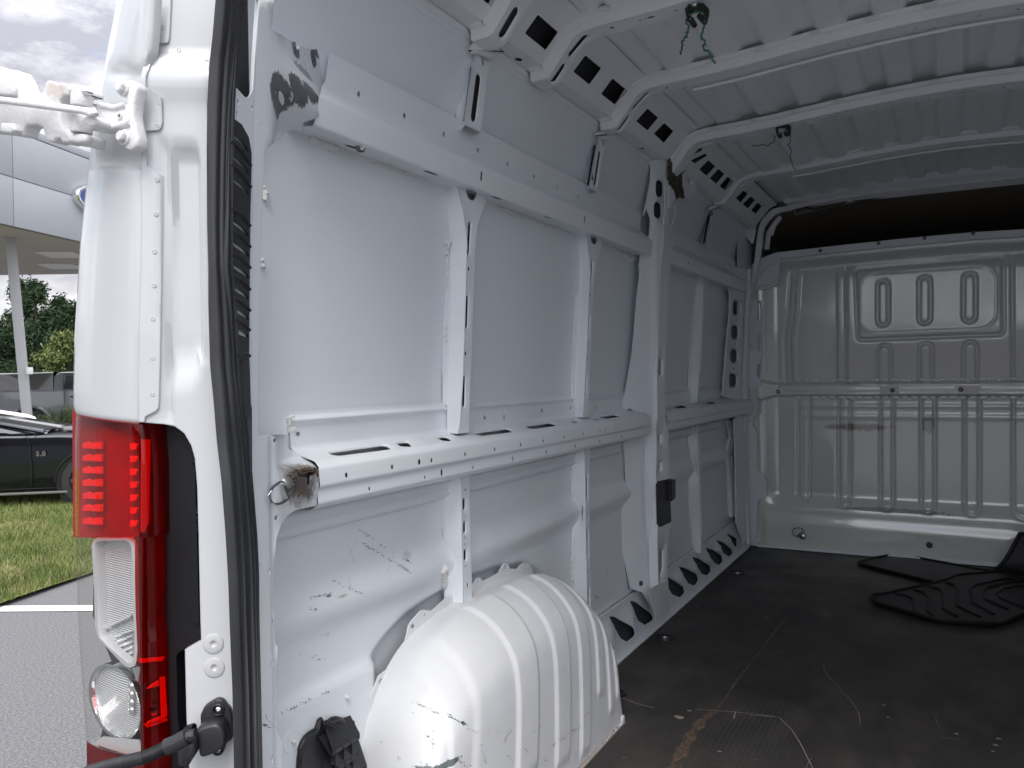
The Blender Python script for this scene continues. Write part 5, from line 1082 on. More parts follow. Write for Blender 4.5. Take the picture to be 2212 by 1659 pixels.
# ------------------------------------------------------------------ floor
FL = mat('worn_black_floor', (0.046, 0.042, 0.040), 0.42, spec=0.35, noise_amt=0.35, noise_scale=3, bump=0.25, bump_scale=500, rvar=0.08,
         streak=[((0.085, 0.075, 0.066), (3.5, 7, 1), 0.46, 0.25, 0.6), ((0.10, 0.085, 0.07), (120, 14, 1), 0.69, 0.05, 0.7), ((0.10, 0.085, 0.07), (14, 110, 1), 0.71, 0.05, 0.6), ((0.22, 0.18, 0.14), (70, 70, 1), 0.755, 0.02, 0.8)],
         stains=[((2.35, 0.52, 0), (0.16, 0.10, 0.1), (0.008, 0.008, 0.009), 0.8, 0.4, 14)])
m = MB(); m.add([(-0.12, -0.96, 0), (3.58, -0.96, 0), (3.58, 0.985, 0), (-0.12, 0.985, 0)], [(0, 1, 2, 3)]); m.add([(-0.12, -0.96, 0), (-0.12, 0.985, 0), (-0.16, 0.985, -0.03), (-0.16, -0.96, -0.03)], [(0, 1, 2, 3)]); m.build('load_floor', FL, van)
def onfloor(crop, pts, z=0.0): return [hit(u, v, 'Z', z) for u, v in crop(pts)]
WORN = mat('worn_floor_edge', (0.17, 0.115, 0.08), 0.65, noise_amt=0.6, noise_scale=70, streak=[((0.02, 0.018, 0.017), (30, 90, 1), 0.52, 0.08, 0.8)])
# worn joint line of the floor board
lp = onfloor(e3_, [(1275, 1690), (1340, 1540), (1420, 1400), (1500, 1300)]) ; hp = onfloor(e3_, [(1600, 1232), (1690, 1100), (1760, 1000), (1870, 860), (1960, 745), (2028, 655), (2120, 545)])
m = MB()
def ribbon(mb, pts, wd, z=0.0012, jit=0.0):
    P = []
    for i, p in enumerate(pts):
        d = (pts[min(i + 1, len(pts) - 1)] - pts[max(0, i - 1)]); d.z = 0; d.normalize(); n_ = Vector((-d.y, d.x, 0)); w_ = (wd[i] if isinstance(wd, list) else wd)
        P += [(p.x + n_.x * w_ + random.uniform(-jit, jit), p.y + n_.y * w_ + random.uniform(-jit, jit), z), (p.x - n_.x * w_ + random.uniform(-jit, jit), p.y - n_.y * w_ + random.uniform(-jit, jit), z)]
    mb.add(P, [(2 * i, 2 * i + 1, 2 * i + 3, 2 * i + 2) for i in range(len(pts) - 1)])
def dens(pts, n_):
    o = []
    for a, b in zip(pts, pts[1:]): o += [a.lerp(b, k / n_) for k in range(n_)]
    return o + [pts[-1]]
ribbon(m, dens(lp, 8), [0.014 + 0.004 * math.sin(k) for k in range(25)], jit=0.0025); ribbon(m, dens(hp, 6), 0.0035, jit=0.0012)
ribbon(m, dens(onfloor(e3_, [(1500, 1300), (1550, 1270), (1600, 1232)]), 4), 0.010, jit=0.002); m.build('worn_floor_joint', WORN, van)
m = MB()
for crop, q, w_ in ((e3_, [(1440, 1232), (1600, 1240), (1740, 1250), (2028, 1285)], 0.0013), (e4_, [(0, 1272), (100, 1278), (215, 1290), (310, 1385), (370, 1480), (410, 1560), (465, 1670)], 0.0013), (e3_, [(1735, 1250), (1725, 1300)], 0.002),
                    (e4_, [(540, 900), (550, 945), (580, 990), (680, 1100), (740, 1160), (800, 1250), (815, 1345)], 0.0007), (e3_, [(900, 1145), (1000, 1185), (1130, 1220)], 0.0016)):
    ribbon(m, dens(onfloor(crop, q), 5), w_, z=0.0018, jit=0.0004)
for k in range(40):
    x, y = random.uniform(0.6, 2.6), random.uniform(-0.55, 0.8); a = random.uniform(0, 6.3); l_ = random.uniform(0.01, 0.10)
    ribbon(m, [Vector((x, y, 0)), Vector((x + l_ * .5 * math.cos(a), y + l_ * .5 * math.sin(a) + .002, 0)), Vector((x + l_ * math.cos(a), y + l_ * math.sin(a), 0))], random.uniform(0.0002, 0.0006), z=0.002)
for crop, (x, y), r_ in ((e3_, (1325, 1290), 0.013), (e3_, (1395, 1240), 0.006), (e3_, (1450, 467), 0.006), (e4_, (1525, 1412), 0.005), (e4_, (1835, 1448), 0.006), (e4_, (1810, 1495), 0.006), (e4_, (1790, 1542), 0.004), (e4_, (1020, 1290), 0.004), (e4_, (565, 535), 0.004), (e4_, (120, 552), 0.006), (e4_, (988, 1200), 0.005), (e3_, (1620, 1543), 0.005), (e4_, (1087, 583), 0.005)):
    p = onfloor(crop, [(x, y)])[0]; P = [(p.x + r_ * random.uniform(.6, 1.1) * math.cos(t), p.y + 1.3 * r_ * random.uniform(.6, 1.1) * math.sin(t), 0.002) for t in [k * 0.7 for k in range(9)]]; m.add(P, [tuple(range(9))])
m.build('floor_scratches', SCUFF2, van)['kind'] = 'stuff'
# studded patch of the anti-slip surface
m = MB(); 
for i in range(34):
    for j in range(22):
        x = 1.02 + i * 0.014 + (0.007 if j % 2 else 0); y = 0.36 + j * 0.013
        q = (1 - ((x - 1.25) / 0.26) ** 2 - ((y - 0.50) / 0.15) ** 2)
        if q > 0 and random.random() < 0.35 + q: m.lathe((x, y, 0.0), (0, 0, 1), [(0.0026, 0), (0.002, 0.0010), (0, 0.0012)], 5)
m.build('floor_studs', mat('stud_grey', (0.05, 0.05, 0.05), 0.45), van)['kind'] = 'stuff'
for crop, q, r_ in ((e3_, (1213, 700), 0.031), (e3_, (1748, 222), 0.036), (e3_, (850, 1110), 0.028)):
    p = onfloor(crop, [q])[0]; cup = bpy.data.objects.new('floor_tie_down', None); COL.objects.link(cup); cup.parent = van
    m = MB(); m.lathe((p.x, p.y, 0.0), (0, 0, 1), [(r_ * 1.12, 0.0005), (r_ * 1.08, 0.004), (r_, 0.0042), (r_ * 0.9, 0.001), (0, 0.001)], 28); m.build('tie_down_cup', mat('cup_black', (0.008, 0.008, 0.009), 0.4), cup)
    m = MB(); m.lathe((p.x - 0.008, p.y - 0.004, 0.001), (0, 0, 1), [(0.012, 0), (0.0115, 0.003), (0.007, 0.005), (0.006, 0.002), (0, 0.002)], 20); m.build('bolt_head', STEEL, cup)

# ------------------------------------------------------------------ wheel arch cover
# spine stations: (X on the wall, Z on the wall, X at the floor)
ST = [(0.285, 0.00, 0.02), (0.30, 0.14, 0.06), (0.325, 0.26, 0.12), (0.375, 0.34, 0.20), (0.455, 0.395, 0.31), (0.56, 0.420, 0.44), (0.68, 0.430, 0.58), (0.80, 0.432, 0.72), (0.90, 0.428, 0.83), (0.99, 0.410, 0.93), (1.06, 0.37, 1.02), (1.11, 0.31, 1.09), (1.155, 0.22, 1.13), (1.175, 0.10, 1.150), (1.178, 0.0, 1.152)]
def stn(s):
    s = min(max(s, 0.0), 0.99999) * (len(ST) - 1); i = int(s); t = s - i
    p0, p1, p2, p3 = ST[max(0, i - 1)], ST[i], ST[i + 1], ST[min(len(ST) - 1, i + 2)]
    return [0.5 * (2 * p1[k] + (p2[k] - p0[k]) * t + (2 * p0[k] - 5 * p1[k] + 4 * p2[k] - p3[k]) * t * t + (3 * p1[k] - p0[k] - 3 * p2[k] + p3[k]) * t ** 3) for k in range(3)]
def archpt(s, t):
    xw, zw, xb = stn(s)
    z1 = zw * 0.985; Yw, Yc, Yb = 0.975, 0.80, 0.787
    # section: from the wall over a round shoulder to the floor
    q = [(Yw, 1.0), (0.93, 0.99), (0.885, 0.955), (0.845, 0.885), (0.815, 0.785), (0.802, 0.66), (0.796, 0.50), (0.792, 0.33), (0.789, 0.16), (Yb, 0.0)]
    u = t * (len(q) - 1); i = min(int(u), len(q) - 2); f = u - i
    p0, p1, p2, p3 = q[max(0, i - 1)], q[i], q[i + 1], q[min(len(q) - 1, i + 2)]
    cr_ = lambda k: 0.5 * (2 * p1[k] + (p2[k] - p0[k]) * f + (2 * p0[k] - 5 * p1[k] + 4 * p2[k] - p3[k]) * f * f + (3 * p1[k] - p0[k] - 3 * p2[k] + p3[k]) * f ** 3)
    y, zr = cr_(0), cr_(1)
    x = lerp(xb, xw, min(1.0, max(0.0, zr)) ** 0.8)
    # near the two ends the cover leans back to the wall
    return np.array([x, y, zw * zr])
RIBS = [(0.415, 0.030, 0.86), (0.515, 0.030, 0.93), (0.605, 0.026, 0.97), (0.685, 0.022, 0.80), (0.755, 0.021, 0.90), (0.825, 0.017, 0.82)]
def arch_rel(s, t):
    h = 0.0
    for c, hw, te in RIBS:
        ce = c + 0.012 * t
        d = abs(s - ce) - hw * (1.0 - 0.25 * t); e = 1 - sst(te - 0.05, te, t); e *= sst(0.06, 0.14, t)
        h += 0.0055 * (1 - sst(-0.0022, 0.0030, d)) * e
    for c in (0.235, 0.30):      # two soft steps on the rear shoulder
        h += 0.004 * sst(c - 0.01, c + 0.01, s) * sst(0.05, 0.15, t)
    return h
ns_, nt_ = 300, 90
G = np.zeros((ns_ + 1, nt_ + 1, 3))
for i in range(ns_ + 1):
    for j in range(nt_ + 1): G[i, j] = archpt(i / ns_, j / nt_)
ds = np.gradient(G, axis=0); dt = np.gradient(G, axis=1); NN = np.cross(ds, dt); NN /= (np.linalg.norm(NN, axis=2, keepdims=True) + 1e-9)
sgn = np.sign(np.sum(NN * (CP - G), axis=2, keepdims=True)); ref = np.sign(np.sum(NN[150, 60] * (CP - G[150, 60]))); NN *= ref
for i in range(ns_ + 1):
    for j in range(nt_ + 1): G[i, j] += NN[i, j] * arch_rel(i / ns_, j / nt_)
_pj = (G - CP) @ RW; PJ = np.stack([CC[0] + FP * _pj[..., 0] / -_pj[..., 2], CC[1] - FP * _pj[..., 1] / -_pj[..., 2]], -1); PJ[-_pj[..., 2] < 0.2] = -9999
FACE = np.sum(NN * (CP - G), axis=2) > 0; PJ[~FACE] = -9999
def arch_at(u, v):
    d = (PJ[..., 0] - u) ** 2 + (PJ[..., 1] - v) ** 2; i, j = np.unravel_index(np.argmin(d), d.shape); return i, j
m = MB(); m.add(G.reshape(-1, 3), [(i * (nt_ + 1) + j, i * (nt_ + 1) + j + 1, (i + 1) * (nt_ + 1) + j + 1, (i + 1) * (nt_ + 1) + j) for i in range(ns_) for j in range(nt_)]); m.build('wheel_arch_cover', P_ARCH, van, ang=80)
# welded flange with scalloped tabs against the wall
fl = e2_([(772, 1690), (800, 1659), (845, 1440), (888, 1280), (892, 1230), (884, 1180), (895, 1110), (925, 1050), (950, 982), (990, 950), (1035, 918), (1080, 840), (1140, 745), (1158, 680), (1172, 610), (1195, 575), (1235, 530), (1262, 500), (1290, 492), (1335, 500), (1360, 485), (1440, 415), (1540, 365), (1625, 325), (1655, 290), (1672, 262), (1688, 256), (1702, 265), (1716, 280), (1780, 250), (1835, 222), (1862, 170), (1880, 150), (1900, 152), (1918, 190), (1970, 192)]) + \
     e3_([(130, 195), (150, 165), (175, 148), (215, 155), (232, 180), (245, 225), (268, 262), (280, 300), (310, 325), (335, 350), (345, 378), (370, 372), (385, 380), (380, 405)])
SF = Surf((0, 0.972, 0), (1, 0, 0), (0, 0, 1), (0, -1, 0)); o2 = SF.T(fl)
inn = [(archpt(i / 40, 0.0)[0], archpt(i / 40, 0.0)[2] - 0.012) for i in range(3, 38)]
H = []
for crop, x, y, rx, rz in ((e2_, 1287, 533, .003, .004), (e2_, 1680, 290, .003, .004), (e2_, 914, 1182, .0036, .0045), (e3_, 158, 185, .003, .005)): H.append((ell(*SF.T(crop([(x, y)]))[0], rx, rz, 10), 0, 0.003))
for crop, q in ((e2_, [(1200, 590), (1217, 615), (1200, 640), (1187, 615)]), (e2_, [(965, 995), (984, 1015), (968, 1046), (948, 1030)]), (e2_, [(1880, 163), (1893, 165), (1890, 196), (1877, 192)]), (e3_, [(36, 163), (48, 165), (46, 196), (33, 192)]), (e3_, [(214, 175), (226, 177), (226, 205), (214, 202)])): H.append((SF.T(crop(q)), 0, 0.003))
ot = o2 + [(1.165, 0.30), (1.14, 0.25)] + inn[::-1] + [(0.30, 0.10)]
H = [h for h in H if all(inside(p[0], p[1], ot) for p in h[0])]
m = MB(); sheet(m, SF, ot, H, rim=0.003); m.build('arch_flange', P_ARCH, van, ang=50)
# scuffs on the arch cover
def arch_marks(mb, crop, p0, p1, n_, wd, ln, spread=5):
    for _ in range(n_):
        t = random.random(); x = lerp(p0[0], p1[0], t) + random.gauss(0, spread); y = lerp(p0[1], p1[1], t) + random.gauss(0, spread); dx, dy = p1[0] - p0[0], p1[1] - p0[1]; l_ = math.hypot(dx, dy) or 1; L_ = ln * random.uniform(.3, 1.2)
        i0 = arch_at(*crop([(x - dx / l_ * L_, y - dy / l_ * L_)])[0]); i1 = arch_at(*crop([(x + dx / l_ * L_, y + dy / l_ * L_)])[0]); A = G[i0] + NN[i0] * 0.0008; B = G[i1] + NN[i1] * 0.0008
        if np.linalg.norm(A - B) < 0.0006 or np.linalg.norm(A - B) > 0.06: continue
        w_ = np.cross(B - A, NN[i0]); w_ /= np.linalg.norm(w_); W_ = wd * random.uniform(.4, 1.3); C_ = (A + B) / 2; mb.add([A, C_ + w_ * W_, B, C_ - w_ * W_ * .6], [(0, 1, 2, 3)])
m = MB()
for c_, p0, p1, n_, wd, ln in ((e2_, (1290, 1400), (1370, 1500), 16, .0006, 14), (e2_, (1350, 1380), (1340, 1520), 12, .0006, 14), (e2_, (1700, 1490), (1740, 1640), 22, .0006, 7), (e2_, (1500, 1590), (1620, 1650), 20, .0008, 10), (e2_, (1240, 1600), (1400, 1659), 12, .0007, 14), (e2_, (1870, 1460), (1925, 1380), 12, .0008, 9), (e2_, (1800, 1420), (1850, 1370), 6, .0005, 9),
                               (e2_, (970, 1480), (1010, 1440), 6, .0005, 8), (e2_, (1060, 1540), (1110, 1600), 5, .0004, 14), (e2_, (1440, 1630), (1460, 1590), 6, .0006, 9), (e3_, (255, 1390), (300, 1340), 7, .0006, 9), (e3_, (385, 1490), (470, 1440), 10, .0009, 6), (e3_, (430, 1450), (640, 1330), 22, .0006, 8), (e3_, (660, 1060), (680, 1140), 6, .0006, 9), (e3_, (720, 800), (745, 850), 5, .0009, 6),
                               (e3_, (180, 1525), (210, 1535), 5, .0009, 6), (e3_, (330, 1610), (350, 1580), 5, .0008, 6), (e3_, (30, 1460), (80, 1380), 9, .0006, 10), (e3_, (40, 1550), (90, 1600), 6, .0006, 8), (e2_, (1200, 1255), (1215, 1260), 2, .001, 3), (e3_, (545, 1590), (620, 1500), 10, .0007, 8), (e3_, (790, 1250), (815, 1235), 5, .0006, 6)): arch_marks(m, c_, p0, p1, n_, wd, ln)
m.build('scuff_marks', SCUFF, van)['kind'] = 'stuff'
m = MB(); arch_marks(m, e2_, (1455, 1268), (1588, 1338), 46, .0016, 9, 3); m.build('green_paint_streak', mat('green_transfer', (0.03, 0.09, 0.07), 0.6), van)['kind'] = 'stuff'
m = MB(); arch_marks(m, e2_, (1195, 1168), (1400, 1262), 40, .0006, 12, 4); arch_marks(m, e2_, (1600, 1370), (1700, 1398), 14, .0006, 9, 3); arch_marks(m, e3_, (610, 1290), (680, 1210), 16, .0010, 8, 4); m.build('tan_scratch', mat('tan_mark', (0.36, 0.31, 0.22), 0.7), van)['kind'] = 'stuff'
# base flange and rust on the floor
m = MB(); m.add([(0.0, 0.789, 0.0), (1.15, 0.789, 0.0), (1.165, 0.775, 0.0), (0.0, 0.772, 0.0), (0.0, 0.789, 0.006), (1.15, 0.789, 0.006), (1.165, 0.775, 0.005), (0.0, 0.772, 0.005)], [(4, 5, 6, 7), (3, 2, 6, 7), (1, 2, 6, 5)]); m.box((1.155, 0.785, 0.012), (0.02, 0.02, 0.02), bev=0.006); m.build('arch_base_flange', P_ARCH, van)
m = MB()
for k in range(10): 
    x = random.uniform(0.75, 1.12); l_ = random.uniform(0.008, 0.028); m.box((x, 0.7835, 0.0075), (l_, 0.004, 0.003), Matrix.Rotation(random.uniform(-.4, .4), 3, 'Z'), bev=0.001)
m.build('rust_spots', RUST, van)['kind'] = 'stuff'

# ------------------------------------------------------------------ air vent, screws, D-ring
vent = bpy.data.objects.new('air_vent', None); COL.objects.link(vent); vent.parent = van
SV = Surf((0, 0.972, 0), (1, 0, 0), (0, 0, 1), (0, -1, 0))
vo = [(245, 1690), (262, 1400), (285, 1180), (330, 1040), (400, 920), (480, 835), (560, 785), (660, 730), (700, 650), (750, 500), (790, 470), (850, 485), (975, 545), (1040, 490), (1140, 468), (1240, 485), (1310, 545), (1355, 640), (1550, 710), (1605, 760), (1590, 830), (1520, 960), (1600, 1020), (1660, 1080), (1680, 1190), (1590, 1380), (1700, 1460), (1745, 1540), (1740, 1690)]
m = MB(); sheet(m, SV, SV.T(g11(vo)), rim=0.02); P = [SV.p(*q, 0.003) for q in SV.T(g11(vo[:11]))]; m.tube(P, 0.005, 8); m.tube([SV.p(*q, 0.003) for q in SV.T(g11(vo[12:18]))], 0.006, 8); m.build('vent_frame', BLK, vent)
m = MB(); a, b = SV.T(g11([(790, 530), (950, 575)])); m.tube([SV.p(*a, 0.012), SV.p(*b, 0.016)], 0.005, 10); m.tube([SV.p(*SV.t(*g11([(850, 740)])[0]), 0.0), SV.p(*a, 0.010)], 0.003, 6); m.build('vent_clip', BLK, vent)
for k, (p, q, r_, s_) in enumerate((((860, 1180), (1530, 760), (850, 1240), (1500, 970)), ((960, 1560), (1520, 1200), (720, 1530), (1600, 1090)), ((1200, 1690), (1700, 1520), (1000, 1750), (1680, 1480)))):
    A, B, C_, D_ = [np.array(SV.p(*SV.t(*g11([z_])[0]), kk_)) for z_, kk_ in ((p, 0.022), (q, 0.022), (r_, 0.004), (s_, 0.004))]
    m = MB(); m.prism([A, B, B + np.array([0, 0, -0.009]), A + np.array([0, 0, -0.009])], (0, 0.003, 0)); m.add([A, B, D_ + np.array([0, 0, 0.045]), C_ + np.array([0, 0, 0.045])], [(0, 1, 2, 3)]); m.build('vent_louver', BLK, vent, ang=30)
    m = MB()
    for f_ in (0.08, 0.36, 0.64, 0.93): m.lathe(A + (B - A) * f_ + np.array([0, -0.0005, -0.004]), (0, -1, 0), [(0.0016, 0), (0.0014, 0.001), (0, 0.0012)], 8)
    for f_ in (0.1, 0.4, 0.7): m.box(A + (B - A) * f_ + np.array([0, 0.005, -0.018]), (0.0015, 0.012, 0.02))
    m.build('louver_rivet', BLK, vent)
for q in ((708, 1133), (312, 1458)):
    a = SK.t(*e2_([q])[0]); m = MB(); m.lathe(SK.p(*a, -0.001), (0, -1, 0), [(0.0045, 0), (0.0043, 0.004), (0.0036, 0.008), (0.0012, 0.010), (0, 0.010)], 12); m.build('painted_stud', P_ARCH, van)
a = SK.t(*e2_([(304, 1462)])[0]); m = MB(); m.lathe(SK.p(*a, -0.004), (0, -1, 0), [(0.0185, 0), (0.0185, 0.0045), (0.0175, 0.0052), (0.0168, 0.0045), (0.0, 0.0045)], 28); m.build('pressed_boss', P_LOW, van)
ring = bpy.data.objects.new('tie_down_ring', None); COL.objects.link(ring); ring.parent = van
def gp_(x, y, k): a = GU.t(*g2([(x, y)])[0]); return np.array(GU.p(*a, k))
m = MB(); pts = [(478, 782), (468, 755), (440, 738), (390, 745), (300, 808), (243, 880), (228, 960), (240, 1040), (275, 1090), (330, 1108), (400, 1102), (480, 1062), (540, 1022), (552, 1000), (548, 960)]
m.tube([gp_(x, y, 0.008) for x, y in pts], 0.0021, 10); m.build('ring_wire', STEEL, ring)
m = MB(); m.tube([gp_(455, 785, 0.008), gp_(540, 1000, 0.008)], 0.0030, 10); m.tube([gp_(472, 790, 0.009), gp_(520, 905, 0.009)], 0.0022, 8); m.build('ring_hinge', STEEL, ring)
m = MB(); GN = GU.n + np.array([-0.55, 0, 0]); m.lathe(gp_(598, 795, 0.0), GN, [(0.0125, 0), (0.0125, 0.002), (0.0105, 0.0045), (0.006, 0.006), (0.004, 0.0065), (0, 0.0065)], 28); m.build('ring_washer', mat('burnt_steel', (0.42, 0.42, 0.41), 0.35, metal=0.8, noise_amt=0.4, noise_scale=50), ring)
m = MB(); m.lathe(gp_(625, 800, 0.004), GN, [(0.004, 0), (0.0038, 0.003), (0.002, 0.0035), (0.0016, 0.001), (0, 0.001)], 14); m.build('ring_screw', STEEL, ring)
m = MB()
for x, y, s_ in ((690, 620, .003), (715, 660, .003), (740, 720, .002), (720, 790, .003), (820, 925, .003), (845, 890, .002), (790, 960, .003), (980, 520, .004), (920, 530, .004), (860, 545, .004), (1040, 540, .004)): m.lathe(gp_(x, y, -0.001), GU.n, [(s_, 0), (s_ * .8, 0.003), (s_ * .3, 0.004), (0, 0.003)], 8)
m.tube([gp_(x, y, 0.001) for x, y in ((690, 600), (740, 545), (830, 570), (900, 560), (1000, 530), (1060, 520), (1100, 580), (1110, 640))], 0.0028, 6); m.build('weld_splatter', BURN, van)['kind'] = 'stuff'
# bolt hanging under the upper rail
bolt = bpy.data.objects.new('hanging_bolt', None); COL.objects.link(bolt); bolt.parent = van
p = np.array(hit(*c2([(815, 1080)])[0], 'Y', 0.935)); m = MB(); m.lathe(p, (-0.25, -0.9, -0.1), [(0.0, -0.002), (0.0105, -0.002), (0.0105, 0.001), (0.009, 0.002), (0, 0.002)], 22); m.tube([p + np.array([0.0, 0, 0.0]), p + np.array([-0.012, 0.0, 0.032])], 0.004, 6); m.build('washer_disc', mat('dark_steel', (0.2, 0.2, 0.21), 0.35, metal=1.0), bolt)
m = MB(); m.lathe(p + np.array([0, -0.002, -0.002]), (-0.25, -0.9, -0.1), [(0.0055, 0), (0.005, 0.005), (0.0035, 0.008), (0.0016, 0.009), (0, 0.007)], 14); m.tube([p, p + np.array([-0.002, -0.002, 0.014])], 0.004, 8); m.build('bolt_head', CHROME, bolt)

# elbow brackets where the high stiffeners meet the roof bows
sE = Surf((0, 0.916, 0), (1, 0, 0), (0, 0, 1), (0, -1, 0))
for crop, pl_ in ((c2, [(1632, 372), (1650, 320), (1690, 300), (1765, 283), (1790, 320), (1876, 382), (1780, 432), (1700, 400), (1655, 395)]), (c3, [(700, 1005), (722, 975), (760, 965), (830, 955), (840, 968), (872, 985), (800, 1040), (745, 1015)]), (c3, [(1530, 1560), (1550, 1525), (1580, 1512), (1640, 1500), (1668, 1515), (1600, 1545), (1560, 1560)])):
    m = MB(); q = rnd(sE.T(crop(pl_)), 0.006, 3); m.prism([sE.p(a, b) for a, b in q], (0, 0.010, 0.0)); m.build('stiffener_elbow', P_ROOF, van, bevel=0.003, ang=40)
# sealant runs
m = MB()
def bead_run(crop, pts, surf, r0, jit=0.5, k=0.001):
    P = [Vector(surf.p(*surf.t(*q), k)) for q in crop(pts)]; Q_ = []
    for a, b in zip(P, P[1:]):
        n_ = max(2, int((a - b).length / 0.005)); Q_ += [a.lerp(b, i / n_) + Vector((random.uniform(-1, 1), 0, random.uniform(-1, 1))) * r0 * 0.3 for i in range(n_)]
    Q_.append(P[-1]); m.tube(Q_, [r0 * random.uniform(1 - jit, 1 + jit) for _ in Q_], 7)
bead_run(c2, [(440, 1020), (480, 1050), (560, 1080), (630, 1105), (645, 1090)], SK, 0.0065, 0.3); bead_run(c2, [(640, 1090), (740, 1130), (860, 1170), (1000, 1230), (1150, 1280), (1300, 1330)], SK, 0.0028)
bead_run(c6, [(1462, 310), (1440, 350), (1445, 400)], SK, 0.009, 0.3); bead_run(c6, [(1455, 420), (1452, 520), (1450, 680)], SK, 0.003); bead_run(c6, [(1432, 940), (1430, 1000), (1432, 1060)], SK, 0.005); bead_run(c6, [(1430, 1070), (1425, 1250), (1425, 1400), (1420, 1495)], SK, 0.003)
bead_run(d2, [(292, 125), (285, 165), (300, 215)], SK, 0.008, 0.3); bead_run(d2, [(1425, 640), (1405, 670), (1412, 740), (1420, 850), (1422, 960)], SK, 0.0035, 0.3); bead_run(d2, [(1445, 1230), (1430, 1260), (1425, 1330), (1432, 1420)], SK, 0.0085, 0.3)
bead_run(c7, [(570, 565), (560, 600), (560, 700)], SK, 0.005); bead_run(c7, [(535, 1050), (530, 1090), (530, 1200), (524, 1300), (520, 1430)], SK, 0.004); bead_run(c7, [(1012, 690), (1000, 850), (985, 1000), (975, 1130)], SK, 0.005, 0.3); bead_run(c7, [(800, 350), (870, 390), (930, 415), (960, 440), (985, 430), (1015, 440)], SK, 0.006, 0.6)
bead_run(c2, [(1760, 1495), (1830, 1535), (1900, 1560), (2000, 1600)], SK, 0.004); bead_run(d3, [(510, 430), (515, 520), (522, 600), (525, 680)], SK, 0.0045); bead_run(d3, [(530, 1150), (525, 1220), (532, 1330), (535, 1400)], SK, 0.0045); bead_run(d3, [(1395, 690), (1400, 800), (1402, 900), (1408, 980)], SK, 0.006)
bead_run(c7, [(120, 100), (250, 150), (330, 185), (450, 215), (540, 250)], SK, 0.0022); bead_run(c6, [(85, 440), (92, 470), (85, 500)], SK, 0.005)
bead_run(c2, [(100, 1370), (115, 1430), (100, 1480)], SK, 0.005)
m.build('sealant_bead', SEALC, van)['kind'] = 'stuff'
# scuff marks: smears on the lower skin, following the panel
m = MB()
def smear(crop, p0, p1, n_, wd, ln, surf=SK, k=0.0007, mb=None):
    mb = mb or m
    wd *= 1.5; n_ = int(n_ * 1.6)
    for _ in range(n_):
        t = random.random(); x = lerp(p0[0], p1[0], t) + random.gauss(0, 6); y = lerp(p0[1], p1[1], t) + random.gauss(0, 6)
        dx, dy = p1[0] - p0[0], p1[1] - p0[1]; l_ = math.hypot(dx, dy) or 1; L_ = ln * random.uniform(0.3, 1.2); W_ = wd * random.uniform(0.4, 1.2)
        a = surf.t(*crop([(x - dx / l_ * L_, y - dy / l_ * L_)])[0]); b = surf.t(*crop([(x + dx / l_ * L_, y + dy / l_ * L_)])[0]); c = ((a[0] + b[0]) / 2, (a[1] + b[1]) / 2 + W_); d = ((a[0] + b[0]) / 2, (a[1] + b[1]) / 2 - W_ * .5)
        mb.add([surf.p(*a, k), surf.p(*c, k), surf.p(*b, k), surf.p(*d, k)], [(0, 1, 2, 3)])
for c_, p0, p1, n_, wd, ln in ((d2, (800, 950), (1000, 1090), 9, .0008, 14), (d2, (830, 1060), (1140, 1240), 16, .0007, 16), (d2, (770, 1040), (970, 1130), 8, .0007, 12), (d2, (1130, 1160), (1200, 1210), 8, .0012, 9), (d2, (1130, 1235), (1180, 1275), 10, .0013, 7), (d2, (430, 1460), (600, 1430), 12, .0008, 16),
                               (d2, (720, 1080), (800, 1270), 14, .0006, 8), (d2, (730, 1290), (740, 1400), 8, .0006, 8), (d2, (610, 1330), (820, 1425), 8, .0007, 14), (d2, (420, 1540), (500, 1550), 8, .0006, 7), (e2_, (220, 1260), (460, 1150), 14, .0008, 8), (e2_, (530, 1110), (600, 1100), 5, .0008, 8), (e2_, (360, 825), (560, 865), 6, .0005, 14),
                               (d2, (1060, 1110), (1020, 1250), 6, .0005, 12), (e2_, (500, 690), (600, 670), 5, .0005, 8), (d3, (700, 1440), (720, 1460), 5, .0015, 10), (d3, (780, 1230), (800, 1330), 7, .0015, 9), (d3, (855, 1060), (860, 1130), 2, .002, 4), (d3, (930, 960), (960, 950), 3, .0012, 8), (d3, (850, 800), (852, 820), 2, .001, 6)): smear(c_, p0, p1, n_, wd, ln)
m.build('scuff_marks', SCUFF, van)['kind'] = 'stuff'
m = MB()
for c_, p0, p1, n_, wd, ln in ((e2_, (130, 460), (130, 580), 6, .0007, 14), (e2_, (160, 560), (180, 640), 5, .0007, 12), (e2_, (90, 1330), (160, 1370), 9, .001, 9), (e2_, (70, 1210), (190, 1390), 7, .0006, 16), (e2_, (60, 130), (80, 200), 3, .0004, 20), (e2_, (160, 900), (165, 990), 6, .0006, 8)): smear(c_, p0, p1, n_, wd, ln, surf=GU)
m.build('scuff_marks', SCUFF, van)['kind'] = 'stuff'
